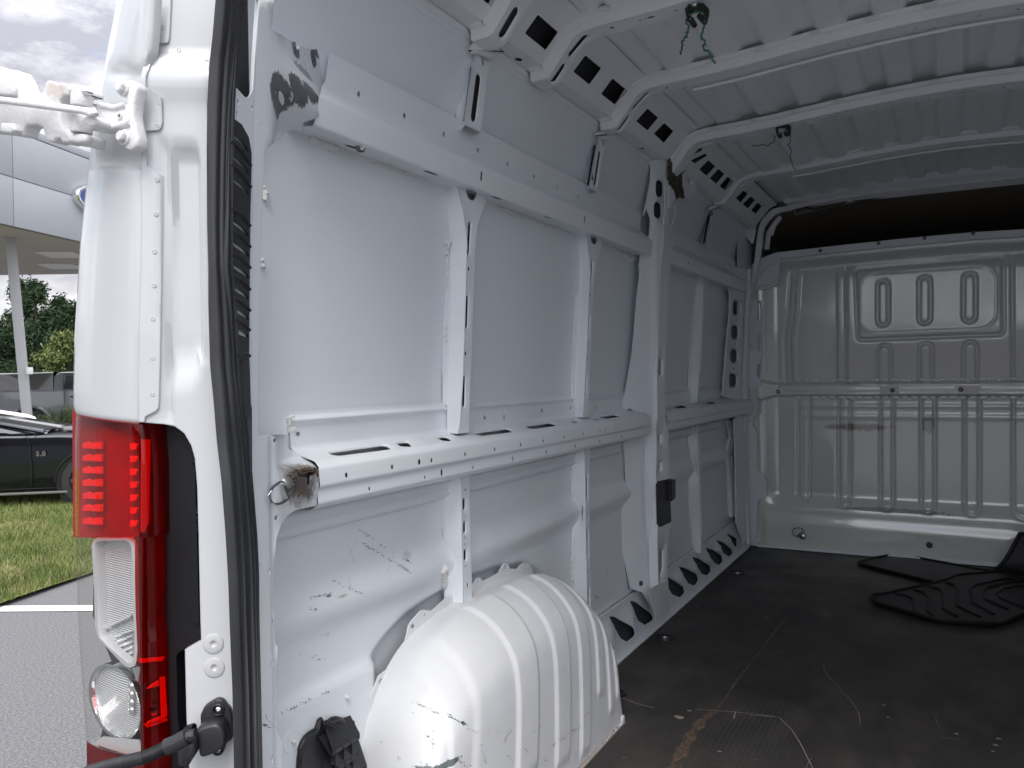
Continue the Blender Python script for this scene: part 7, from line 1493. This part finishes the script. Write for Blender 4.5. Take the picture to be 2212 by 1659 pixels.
# ------------------------------------------------------------------ canopy of the building
FASC = mat('fascia_panel', (0.40, 0.42, 0.445), 0.6, metal=0.0, noise_amt=0.03, noise_scale=2, spec=0.15)
SOFF = mat('soffit_board', (0.46, 0.42, 0.38), 0.85, noise_amt=0.05, noise_scale=1)
FGAP = mat('panel_gap', (0.22, 0.2, 0.19), 0.8)
HC = 3.25
def cdir(az, d, dz): return Vector(azp(az, d, CP[2] + dz))
can = thing('entrance_canopy', 'pale panelled canopy of the building with brown soffit, left of the van', 'canopy')
zb_, zt_ = HC, HC + 2.25
L0, R0 = cdir(63.5, HC / 0.176, HC), cdir(55.76, HC / 0.1512, HC)
fd = (R0 - L0); fl_ = fd.length; fd.normalize(); fn = Vector((fd.y, -fd.x, 0)); 
if fn.dot(Vector(CP) - L0) < 0: fn = -fn
def onf(u, v):   # point on the fascia face
    d = RW @ cray(u, v); t = (np.dot(np.array(L0) - CP, np.array(fn))) / np.dot(d, np.array(fn)); return Vector(CP + t * d)
def fs(p): return (p - L0).dot(fd), p.z
g13 = Q(0, 400, 420 / 820)
j_h = [fs(onf(*q)) for q in g13([(0, 578), (540, 742)])]; j_v = [fs(onf(*q)) for q in g13([(60, 290), (125, 985)])]; j_t = [fs(onf(*q)) for q in g13([(190, 270), (690, 470)])]; tpp = [fs(onf(*q)) for q in g13([(190, 205), (700, 412)])]; bt = [fs(onf(*q)) for q in g13([(0, 975), (630, 1105)])]
print('fascia', j_h, j_v, j_t, tpp, bt)
zbot = sum(p[1] for p in bt) / 2; ztop = sum(p[1] for p in tpp) / 2; zj = sum(p[1] for p in j_t) / 2; zh = sum(p[1] for p in j_h) / 2; xv = sum(p[0] for p in j_v) / 2
rows_ = [(zbot, zh), (zh, zj), (zj, ztop)]; pw = 2.6; cols_ = [xv + pw * k for k in range(-2, 4)]
for (z0, z1) in rows_:
    for a, b in zip(cols_, cols_[1:]):
        m = MB(); c = L0 + fd * ((a + b) / 2); m.box((c.x, c.y, (z0 + z1) / 2), (b - a - 0.022, 0.06, z1 - z0 - 0.022), Matrix.Rotation(math.atan2(fd.y, fd.x), 3, 'Z'), bev=0.004); m.build('fascia_panel', FASC, can)
m = MB(); c = L0 + fd * (cols_[0] + cols_[-1]) / 2 - fn * 0.05; m.box((c.x, c.y, (zbot + ztop) / 2), (cols_[-1] - cols_[0], 0.06, ztop - zbot), Matrix.Rotation(math.atan2(fd.y, fd.x), 3, 'Z')); m.build('fascia_backing', FGAP, can)
# soffit slab reaching back to the building
fr0 = L0 + fd * cols_[0]; fr1 = L0 + fd * cols_[-1]
b0_ = cdir(66, 9.5, 0); far0 = cdir(66.5, (zbot - CP[2]) / 0.103, 0); far1 = cdir(50, (zbot - CP[2]) / 0.122, 0)
m = MB(); zz = zbot + 0.02; q = [(fr0.x, fr0.y, zz), (fr1.x, fr1.y, zz), (far1.x, far1.y, zz), (far0.x, far0.y, zz)]; m.prism(q, (0, 0, 1.6)); m.build('soffit', SOFF, can)
for cz, (uu, vv) in ((0, g13([(480, 1208)])[0]), (1, g13([(480, 1298)])[0])):
    p = hit(uu, vv, 'Z', zbot); m = MB(); m.box((p.x, p.y, zbot + 0.0), (0.9, 0.9, 0.05), Matrix.Rotation(0.6, 3, 'Z'), bev=0.02); m.build('ceiling_light', mat('light_trim', (0.75, 0.73, 0.70), 0.5), can)
# post: from the soffit down to the ground, slightly raked
post = thing('canopy_post', 'grey square steel post holding up the canopy, nearest the van', 'post')
tp0, tp1 = g13([(25, 1085)])[0], g13([(138, 1085)])[0]; bt0, bt1 = c5([(150, 1659)])[0], c5([(262, 1640)])[0]
hd = (zbot - CP[2]) / 0.151; 
def at_d(u, v, dist): d = RW @ cray(u, v); return Vector(CP + d * (dist / math.hypot(d[0], d[1])))
A, B = at_d(*tp0, hd), at_d(*tp1, hd); C_, D_ = at_d(*bt0, hd), at_d(*bt1, hd)
mid_t = (A + B) / 2; mid_b = (C_ + D_) / 2; ax = (mid_b - mid_t).normalized(); mid_b = mid_t + ax * ((mid_t.z - (GZ - 0.02)) / -ax.z); mid_t = mid_t - ax * 0.1
wv = (B - A).length
m = MB(); ax_ = -ax; rt_ = Vector((math.sin(rad(59.5)), -math.cos(rad(59.5)), 0)); fw = ax_.cross(rt_).normalized(); ang_ = rad(38)
sec = [(rt_ * math.cos(ang_ + k * math.pi / 2) + fw * math.sin(ang_ + k * math.pi / 2)) * (wv * 0.50) for k in range(4)]
m.add([mid_b + s_ for s_ in sec] + [mid_t + s_ for s_ in sec], [(0, 1, 5, 4), (1, 2, 6, 5), (2, 3, 7, 6), (3, 0, 4, 7), (0, 3, 2, 1), (4, 5, 6, 7)]); m.build('post_shaft', mat('post_grey', (0.42, 0.42, 0.45), 0.5), post, bevel=0.01)
q = at_d(*c5([(218, 1260)])[0], hd - 0.2); m = MB(); m.box(q, (0.12, 0.10, 0.16), bev=0.02); m.build('post_bracket', mat('bracket_white', (0.75, 0.75, 0.75), 0.5), post)
m = MB(); m.box((mid_b.x, mid_b.y, GZ + 0.04), (0.55, 0.55, 0.12), bev=0.02); m.build('post_footing', ASPH, post)
# oval sign on the fascia: chrome ring, blue field with a thin white line
sign = thing('oval_sign', 'blue oval sign with thick chrome rim, half hidden by the van', 'sign')
eL = fs(onf(*g13([(548, 725)])[0])); eT = fs(onf(*g13([(672, 648)])[0])); eB = fs(onf(*g13([(650, 892)])[0]))
hy = (eT[1] - eB[1]) / 2 * 1.03; cz_ = (eT[1] + eB[1]) / 2; cx_ = eL[0] + hy * 2.35
def fp(a, z, k): p = L0 + fd * a + fn * (0.03 + k); return (p.x, p.y, z)
def oval(k, sx, sy, n=72): return [fp(cx_ + hy * 2.35 * sx * math.cos(t), cz_ + hy * sy * math.sin(t), k) for t in [2 * math.pi * i / n for i in range(n)]]
def ovr(name, rr, mtl):
    m = MB(); n = 72
    for k, sx, sy in rr: m.v += [tuple(p) for p in oval(k, sx, sy)]
    for i in range(len(rr) - 1):
        for j in range(n): m.f.append((i * n + j, i * n + (j + 1) % n, (i + 1) * n + (j + 1) % n, (i + 1) * n + j)); m.mi.append(0)
    m.build(name, mtl, sign, ang=60)
ovr('chrome_rim', [(0.0, 1.0, 1.0), (0.10, 0.995, 0.985), (0.16, 0.96, 0.93), (0.16, 0.93, 0.88), (0.12, 0.90, 0.84), (0.12, 0.885, 0.80), (0.09, 0.87, 0.78)], CHROME)
ovr('sign_field', [(0.10, 0.88, 0.79), (0.10, 0.0, 0.0)], mat('sign_blue', (0.012, 0.05, 0.26), 0.3, coat=0.5))
ovr('sign_line', [(0.112, 0.855, 0.745), (0.112, 0.840, 0.715)], mat('sign_white', (0.8, 0.8, 0.8), 0.4))

# ------------------------------------------------------------------ trees
LEAFD = [mat('conifer_' + n_, c_, 0.8, spec=0.15) for n_, c_ in (('dark', (0.028, 0.052, 0.028)), ('mid', (0.045, 0.078, 0.035)), ('light', (0.075, 0.105, 0.045)))]
LEAFL = [mat('broadleaf_' + n_, c_, 0.8, spec=0.15) for n_, c_ in (('dark', (0.075, 0.10, 0.03)), ('mid', (0.12, 0.15, 0.05)), ('light', (0.20, 0.21, 0.09)))]
BARK = mat('bark', (0.09, 0.07, 0.055), 0.9)
def conifer(az, d, h, rad_, seed, label, n=11000, leaves=LEAFD, name='conifer_tree', shape=1.0, grp='trees behind the car park'):
    rg = random.Random(seed); x0, y0, _ = azp(az, d, 0); h += 0.3; t = thing(name, label, 'tree', (x0, y0, GZ), group=grp)
    m = MB(); m.tube([(0, 0, 0), (0.05, 0, h * 0.5), (0, 0.03, h * 0.97)], [0.18, 0.12, 0.02], 8)
    br = []
    for k in range(int(h * 9)):
        z = h * (0.06 + 0.92 * rg.random()); a = rg.uniform(0, 6.28)
        l_ = rad_ * (1 - (z / h) ** 1.3 if shape > 0.5 else math.sin(math.pi * min(1, (z / h) * 0.9 + 0.12)) ) * rg.uniform(0.65, 1.1); l_ = max(l_, 0.12)
        tip = Vector((math.cos(a) * l_, math.sin(a) * l_, z + l_ * 0.28)); br.append((Vector((0, 0, z)), tip))
        if k % 2 == 0: m.tube([(0, 0, z), tip * 0.5 + Vector((0, 0, z * 0.5)), tip], [0.035, 0.02, 0.008], 4, cap=False)
    m.build('trunk', BARK, t)
    m = MB()
    for _ in range(n):
        b = br[rg.randrange(len(br))]; f = rg.random() ** 0.6; c = b[0].lerp(b[1], f) + Vector([rg.gauss(0, 0.16 + 0.10 * (1 - f)) for _ in range(3)])
        s = rg.uniform(0.05, 0.14); a = Vector([rg.gauss(0, 1) for _ in range(3)]).normalized(); u_ = a.orthogonal().normalized(); w_ = a.cross(u_)
        if shape > 0.5: u_ = (u_ + Vector((b[1].x, b[1].y, 0)).normalized() * 0.8).normalized(); 
        m.cm = 0 if rg.random() < 0.5 else (1 if rg.random() < 0.7 else 2)
        m.add([c - u_ * s, c + w_ * s * 0.45, c + u_ * s * 1.1, c - w_ * s * 0.45], [(0, 1, 2, 3)])
    m.build('crown', leaves, t, smooth=False, merge=0); return t
conifer(60.4, 57, 5.3, 2.6, 1, 'dark conifer at the far left edge of the picture, left of the post')
conifer(59.1, 56, 7.3, 3.0, 2, 'tall dark conifer right behind the canopy post')
conifer(58.25, 55, 7.4, 3.0, 3, 'tallest dark conifer just right of the canopy post')
conifer(57.65, 58, 5.2, 2.2, 4, 'short dark conifer with its top between two taller ones')
conifer(57.0, 56, 6.4, 2.5, 5, 'dark conifer with a pointed top, second nearest to the van corner')
conifer(56.2, 57, 6.3, 2.7, 6, 'dark conifer partly hidden by the van corner')
conifer(56.6, 44, 3.9, 1.5, 7, 'lighter yellow-green broadleaf tree in front of the conifers', n=7000, leaves=LEAFL, name='broadleaf_tree', shape=0)
# far wood closing the view
m = MB(); rg = random.Random(11)
for _ in range(16000):
    az = rg.uniform(44, 70); d = rg.uniform(72, 80); z = GZ + (4.6 + 1.2 * noise.noise(Vector((az * 0.8, 0, 0)))) * rg.random() ** 0.8; c = Vector(azp(az, d, z)); s = rg.uniform(0.3, 0.6); u_ = Vector([rg.gauss(0, 1) for _ in range(3)]).normalized(); w_ = u_.orthogonal().normalized(); m.cm = rg.randrange(3)
    m.add([c - u_ * s, c + w_ * s * 0.6, c + u_ * s, c - w_ * s * 0.6], [(0, 1, 2, 3)])
tag(m.build('distant_wood', LEAFD, None, smooth=False, merge=0), 'dark far-off wood filling the gaps between the conifers', None, None, 'stuff')
# bush
bx_ = azp(56.9, 25.5, GZ); bsh = thing('green_bush', 'low bright green feathery bush by the road', 'bush', bx_)
m = MB(); rg = random.Random(5)
stems = []
for k in range(70):
    a = rg.uniform(0, 6.28); r_ = rg.uniform(0.1, 1.05); tip = Vector((math.cos(a) * r_, math.sin(a) * r_, 0.35 + 0.75 * (1 - (r_ / 1.15) ** 2) * rg.uniform(.7, 1.1))); stems.append(tip); m.tube([(0, 0, 0), tip * 0.6 + Vector((0, 0, 0.05)), tip], [0.015, 0.01, 0.004], 4, cap=False)
m.build('stem', BARK, bsh); m = MB()
for _ in range(5200):
    tip = stems[rg.randrange(len(stems))]; c = tip * rg.uniform(0.45, 1.05) + Vector([rg.gauss(0, 0.06) for _ in range(3)]); s = rg.uniform(0.02, 0.05); d_ = (Vector((tip.x * .4, tip.y * .4, tip.z)) + Vector([rg.gauss(0, .25) for _ in range(3)])).normalized(); w_ = d_.orthogonal().normalized(); m.cm = rg.choice([0, 1, 1, 2])
    m.add([c - d_ * s, c + w_ * s * .3, c + d_ * s * 1.6, c - w_ * s * .3], [(0, 1, 2, 3)])
m.build('foliage', [mat('bush_a', (0.07, 0.12, 0.03), 0.7), mat('bush_b', (0.13, 0.20, 0.05), 0.7), mat('bush_c', (0.22, 0.30, 0.09), 0.7)], bsh, smooth=False, merge=0)
# ------------------------------------------------------------------ vehicles
GLASSD = mat('dark_car_glass', (0.02, 0.025, 0.03), 0.04, spec=0.8, coat=1.0)
TYRE = mat('tyre_rubber', (0.018, 0.018, 0.019), 0.75, bump=0.3, bump_scale=60)
RIM = mat('wheel_rim', (0.03, 0.03, 0.033), 0.35)
def wheel(par, x, y, r_, wd, sgn_):
    wh = bpy.data.objects.new('wheel', None); COL.objects.link(wh); wh.parent = par; wh.location = (x, y, r_)
    m = MB(); m.lathe((0, 0, 0), (0, sgn_, 0), [(r_ * 0.66, -wd), (r_ * 0.95, -wd), (r_, -wd * 0.85), (r_, -wd * 0.15), (r_ * 0.95, 0), (r_ * 0.68, 0.005), (r_ * 0.66, -0.02)], 36); m.build('tyre', TYRE, wh)
    m = MB(); m.lathe((0, 0, 0), (0, sgn_, 0), [(r_ * 0.67, -0.01), (r_ * 0.64, 0.0), (r_ * 0.60, -0.03), (r_ * 0.58, -0.10), (0.08, -0.10)], 30)
    for k in range(6):
        a = k * math.pi / 3; m.box((math.cos(a) * r_ * .34, sgn_ * -0.015, math.sin(a) * r_ * .34), (r_ * 0.62, 0.03, 0.06), Matrix.Rotation(-a, 3, 'Y'), bev=0.008)
    m.lathe((0, 0, 0), (0, sgn_, 0), [(0.07, -0.04), (0.065, 0.005), (0, 0.01)], 16); m.build('rim', RIM, wh)
def loft(mb, secs):
    """stations along x: list of (x, [(y, z) ...]) with equal counts"""
    n = len(secs[0][1]); k = len(mb.v)
    mb.add([(x, y, z) for x, s_ in secs for y, z in s_], [(i * n + j, i * n + j + 1, (i + 1) * n + j + 1, (i + 1) * n + j) for i in range(len(secs) - 1) for j in range(n - 1)])
def car_side(par, prof, paint, y_half, mb=None):
    pass
# dark sports coupe on the grass: x forward, y left, origin at the rear axle on the ground; we see its right (-y) side
CARP = mat('black_car_paint', (0.003, 0.004, 0.008), 0.15, coat=0.55, coatr=0.01, spec=0.3)
car = thing('parked_car', 'glossy black two-door coupe standing on the grass behind the parking bay', 'car')
wl = hit(170, 1096, 'Z', GZ + 0.03)
def bodysec(x, hw, zs, zb, zt, crown=0.05):
    """half section from sill over shoulder to the bonnet centre, mirrored"""
    h = [(hw * 0.93, zs), (hw * 0.985, zs + 0.06), (hw * 0.975, zs + 0.22), (hw, zs + (zb - zs) * 0.62), (hw * 0.985, zb - 0.03), (hw * 0.93, zb), (hw * 0.72, zt - 0.01), (hw * 0.35, zt + crown * 0.7), (0, zt + crown)]
    return [(-y, z) for y, z in h] + [(y, z) for y, z in h[::-1][1:]]
m = MB(); loft(m, [(-1.0, bodysec(0, 0.80, 0.40, 0.95, 0.98)), (-0.85, bodysec(0, 0.90, 0.30, 1.02, 1.06)), (-0.3, bodysec(0, 0.94, 0.24, 1.03, 1.08)), (0.4, bodysec(0, 0.95, 0.22, 1.0, 1.06)), (1.2, bodysec(0, 0.935, 0.20, 0.97, 1.0)), (1.9, bodysec(0, 0.93, 0.20, 0.955, 0.985)), (2.25, bodysec(0, 0.935, 0.20, 0.955, 0.99)), (2.75, bodysec(0, 0.95, 0.22, 0.93, 0.965)), (3.2, bodysec(0, 0.94, 0.24, 0.88, 0.92)), (3.55, bodysec(0, 0.88, 0.26, 0.82, 0.86)), (3.75, bodysec(0, 0.72, 0.34, 0.70, 0.74))])
body = m.build('body', CARP, car, ang=50)
def cabin(par, st, mtl, nm):
    m = MB(); loft(m, [(x, [(-a, z0), (-b, z1), (-b * 0.8, z1 + 0.03), (0, z1 + 0.05), (b * 0.8, z1 + 0.03), (b, z1), (a, z0)]) for x, a, z0, b, z1 in st]); return m.build(nm, mtl, par, ang=35)
cabin(car, [(-0.75, 0.78, 1.06, 0.70, 1.09), (-0.15, 0.82, 1.05, 0.60, 1.25), (0.3, 0.84, 1.04, 0.60, 1.28), (0.65, 0.84, 1.02, 0.60, 1.27), (0.85, 0.84, 1.01, 0.60, 1.225)], CARP, 'roof')
cabin(car, [(0.85, 0.84, 1.005, 0.60, 1.23), (1.50, 0.82, 0.985, 0.66, 1.10), (2.08, 0.78, 0.97, 0.74, 0.985)], GLASSD, 'windscreen')
m = MB(); m.add([(-0.1, -0.835, 1.045), (1.80, -0.83, 0.99), (0.88, -0.625, 1.20), (0.25, -0.62, 1.24), (-0.05, -0.64, 1.21)], [(0, 1, 2, 3, 4)]); m.build('side_window', GLASSD, car)
m = MB(); m.tube([(2.05, -0.80, 0.985), (1.50, -0.70, 1.10), (0.85, -0.625, 1.23), (0.5, -0.61, 1.275)], 0.025, 6); m.build('windscreen_pillar', CARP, car)
m = MB(); m.lathe((1.45, -0.99, 1.03), (0.15, -1, 0.1), [(0, -0.02), (0.09, 0.0), (0.11, 0.08), (0.10, 0.16), (0.05, 0.2), (0, 0.2)], 16); m.box((1.45, -0.92, 0.98), (0.10, 0.12, 0.05), bev=0.02); m.build('door_mirror', CARP, car)
m = MB(); 
for p_ in ([(1.93, -0.945, 0.30), (1.935, -0.957, 0.55), (1.925, -0.955, 0.80), (1.90, -0.93, 0.93), (1.82, -0.88, 0.975)], [(1.95, -0.9, 0.97), (2.05, -0.7, 1.0)]): m.tube(p_, 0.005, 4)
m.build('door_gap', mat('gap_black', (0.003, 0.003, 0.003), 0.8), car)
m = MB(); m.box((1.35, -0.95, 0.20), (2.05, 0.05, 0.035), bev=0.012); m.build('side_skirt', mat('skirt_grey', (0.12, 0.12, 0.12), 0.3, coat=0.5), car)
m = MB(); m.tube([(2.62 + 0.40 * math.cos(t), -0.955, 0.33 + 0.40 * math.sin(t)) for t in [rad(k) for k in range(-8, 190, 9)]], 0.014, 6)
m.prism([(2.62 + 0.39 * math.cos(t), -0.955, 0.33 + 0.39 * math.sin(t)) for t in [rad(k) for k in range(0, 360, 12)]], (0, 0.03, 0)); ar = m.build('wheel_arch_gap', mat('arch_black', (0.004, 0.004, 0.005), 0.9), car)
for x_, y_ in ((0, -0.93), (2.62, -0.955), (0, 0.93), (2.62, 0.93)): wheel(car, x_, y_ - (0.012 if y_ < 0 else 0), 0.335, 0.24, -1 if y_ < 0 else 1)
m = MB(); m.tube([(1.98, -0.62, 1.0), (2.05, -0.72, 1.02), (2.10, -0.55, 1.03), (2.16, -0.40, 1.01)], 0.010, 5); m.box((2.12, -0.5, 1.02), (0.16, 0.05, 0.02), bev=0.005); m.build('wiper_blade', TYRE, car)
for s_ in ((0, 0.5),):
    m = MB(); m.add([(2.25, -0.62, 1.008), (3.5, -0.52, 0.905), (3.5, -0.35, 0.92), (2.25, -0.42, 1.022)], [(0, 1, 2, 3)]); m.build('bonnet_crease', CARP, car)
# fender badge "5.0"
text('fender_badge', '5.0', 0.085, 0.004, CHROME, car, Matrix.Translation((2.0, -0.962, 0.69)) @ Matrix.Rotation(rad(88), 4, 'X'), offset=0.004, space=1.15)
# place: right front wheel under the tail lamp edge
aim = Vector((wl.x, wl.y, GZ)); cdirn = Vector((0.66, -0.75, 0)).normalized(); th_ = math.atan2(cdirn.y, cdirn.x)
cy_ = Matrix.Rotation(th_, 3, 'Z'); loc = aim - cy_ @ Vector((2.50, -0.955, 0)); car.location = (loc.x, loc.y, GZ + 0.045); car.rotation_euler = (0, 0, th_)
# grey pickup truck
PKP = mat('grey_truck_paint', (0.17, 0.18, 0.195), 0.25, coat=1.0, coatr=0.03, metal=0.2)
pk = thing('pickup_truck', 'grey four-door pickup truck parked behind the canopy post', 'truck')
def psec(hw, zs, zb): 
    h = [(hw * 0.95, zs), (hw, zs + 0.12), (hw, zs + 0.35), (hw * 0.99, zb - 0.25), (hw * 0.985, zb - 0.06), (hw * 0.94, zb), (0, zb)]; return [(-y, z) for y, z in h] + [(y, z) for y, z in h[::-1][1:]]
m = MB(); loft(m, [(-1.25, psec(0.95, 0.62, 1.38)), (-1.15, psec(1.0, 0.55, 1.42)), (0, psec(1.02, 0.5, 1.42)), (0.62, psec(1.02, 0.45, 1.42)), (2.4, psec(1.0, 0.42, 1.40)), (3.2, psec(1.02, 0.45, 1.36)), (4.2, psec(1.0, 0.5, 1.28)), (4.6, psec(0.92, 0.55, 1.15))]); m.build('body', PKP, pk, ang=30)
cabin(pk, [(0.60, 0.96, 1.40, 0.78, 1.80), (0.75, 0.96, 1.40, 0.80, 1.90), (2.3, 0.96, 1.40, 0.80, 1.92), (2.7, 0.95, 1.38, 0.78, 1.86)], PKP, 'cab_roof'); cabin(pk, [(2.7, 0.95, 1.385, 0.78, 1.865), (3.35, 0.94, 1.36, 0.90, 1.40)], GLASSD, 'windscreen')
cabin(pk, [(-1.2, 0.90, 1.40, 0.84, 1.70), (-1.1, 0.92, 1.40, 0.86, 1.86), (0.58, 0.92, 1.40, 0.84, 1.90)], mat('bed_cap_black', (0.02, 0.02, 0.022), 0.25, coat=0.8), 'bed_cap')
for x0, x1 in ((0.86, 1.75), (1.85, 2.62)):
    m = MB(); m.prism(rnd3 if False else [(x0, -0.975, 1.44), (x1 + 0.06, -0.975, 1.44), (x1, -0.865, 1.80), (x0 + 0.06, -0.865, 1.82)], (0, 0.02, 0)); m.build('side_window', GLASSD, pk)
m = MB(); m.tube([(0.86, -0.99, 1.40), (0.84, -0.86, 1.86), (1.78, -0.85, 1.87), (1.85, -0.99, 1.42)], 0.014, 5); m.tube([(0.88, -1.015, 0.55), (0.88, -1.02, 1.38)], 0.008, 4); m.tube([(1.80, -1.015, 0.55), (1.80, -1.02, 1.38)], 0.008, 4); m.build('door_gap', TYRE, pk)
m = MB(); m.box((1.12, -1.025, 1.20), (0.20, 0.03, 0.045), bev=0.012); m.box((2.0, -1.025, 1.20), (0.20, 0.03, 0.045), bev=0.012); m.build('door_handle', TYRE, pk)
m = MB(); m.box((1.9, -1.0, 0.47), (2.3, 0.10, 0.14), bev=0.03); m.build('rocker_panel', mat('rocker_grey', (0.2, 0.2, 0.21), 0.3, coat=0.5), pk)
m = MB(); m.tube([(0.0 + 0.50 * math.cos(t), -1.03, 0.44 + 0.50 * math.sin(t)) for t in [rad(k) for k in range(-5, 188, 9)]], 0.045, 6); m.build('fender_flare', PKP, pk)
m = MB(); m.prism([(0.49 * math.cos(t), -1.028, 0.44 + 0.49 * math.sin(t)) for t in [rad(k) for k in range(0, 360, 12)]], (0, 0.05, 0)); m.build('wheel_arch_gap', mat('arch_black2', (0.005, 0.005, 0.006), 0.9), pk)
m = MB(); m.box((-1.16, -0.97, 1.12), (0.20, 0.10, 0.38), bev=0.03); m.build('tail_lamp', mat('lamp_red', (0.6, 0.02, 0.02), 0.3, coat=0.5), pk)
for x_, y_ in ((0, -1.02), (3.7, -1.02), (0, 1.02), (3.7, 1.02)): wheel(pk, x_, y_ - (0.02 if y_ < 0 else -0.0), 0.42, 0.28, -1 if y_ < 0 else 1)
m = MB(); m.box((-1.12, 0, 1.83), (0.03, 0.25, 0.03)); m.build('high_brake_lamp', mat('lamp_red2', (0.7, 0.02, 0.02), 0.3), pk)
text('side_lettering', '4X4', 0.16, 0.004, mat('lettering_grey', (0.35, 0.36, 0.38), 0.4), pk, Matrix.Translation((-1.02, -1.04, 1.20)) @ Matrix.Rotation(rad(90), 4, 'X'))
pd = 28.5; w0 = Vector(azp(58.55, pd, 0)); pdir = Vector((0.80, -0.60, 0)).normalized(); th_ = math.atan2(pdir.y, pdir.x); cy_ = Matrix.Rotation(th_, 3, 'Z'); loc = w0 - cy_ @ Vector((0.05, -1.05, 0)); pk.scale = (1.05,) * 3; pk.location = (loc.x, loc.y, GZ); pk.rotation_euler = (0, 0, th_)
# white tubular rail
rl = thing('guard_rail', 'white bent tubular rail standing behind the black coupe', 'rail')
rd = 17.0; m = MB(); P = [at_d(*q, rd) for q in g12([(-250, 560), (0, 598), (120, 615), (250, 635), (310, 655), (338, 690), (345, 740), (330, 800)])]; P.append(Vector((P[-1].x, P[-1].y, GZ))); m.tube(P, 0.055, 10)
for u_, v_ in g12([(75, 612), (-160, 580)]): q = at_d(u_, v_, rd); m.tube([q, (q.x, q.y, GZ)], 0.05, 10)
m.build('rail_tube', mat('rail_white', (0.82, 0.82, 0.80), 0.4), rl)
# what the open rear doors look out on, behind the camera: low parked-lot skyline
wd_ = thing('building_behind', 'low dark brick building across the lot behind the camera', 'building')
m = MB(); m.box((-46, 4, GZ + 1.9), (8, 60, 3.8)); m.build('brick_wall', mat('brick_brown', (0.18, 0.13, 0.11), 0.9, noise_amt=0.2, noise_scale=3), wd_); m = MB(); m.box((-46, 4, GZ + 3.95), (9, 61, 0.3)); m.build('roof', mat('roof_dark', (0.08, 0.08, 0.08), 0.8), wd_)
for k in range(7):
    m = MB(); m.box((-41.97, -22 + k * 8, GZ + 1.7), (0.06, 3.2, 1.6)); m.build('window', GLASSD, wd_)
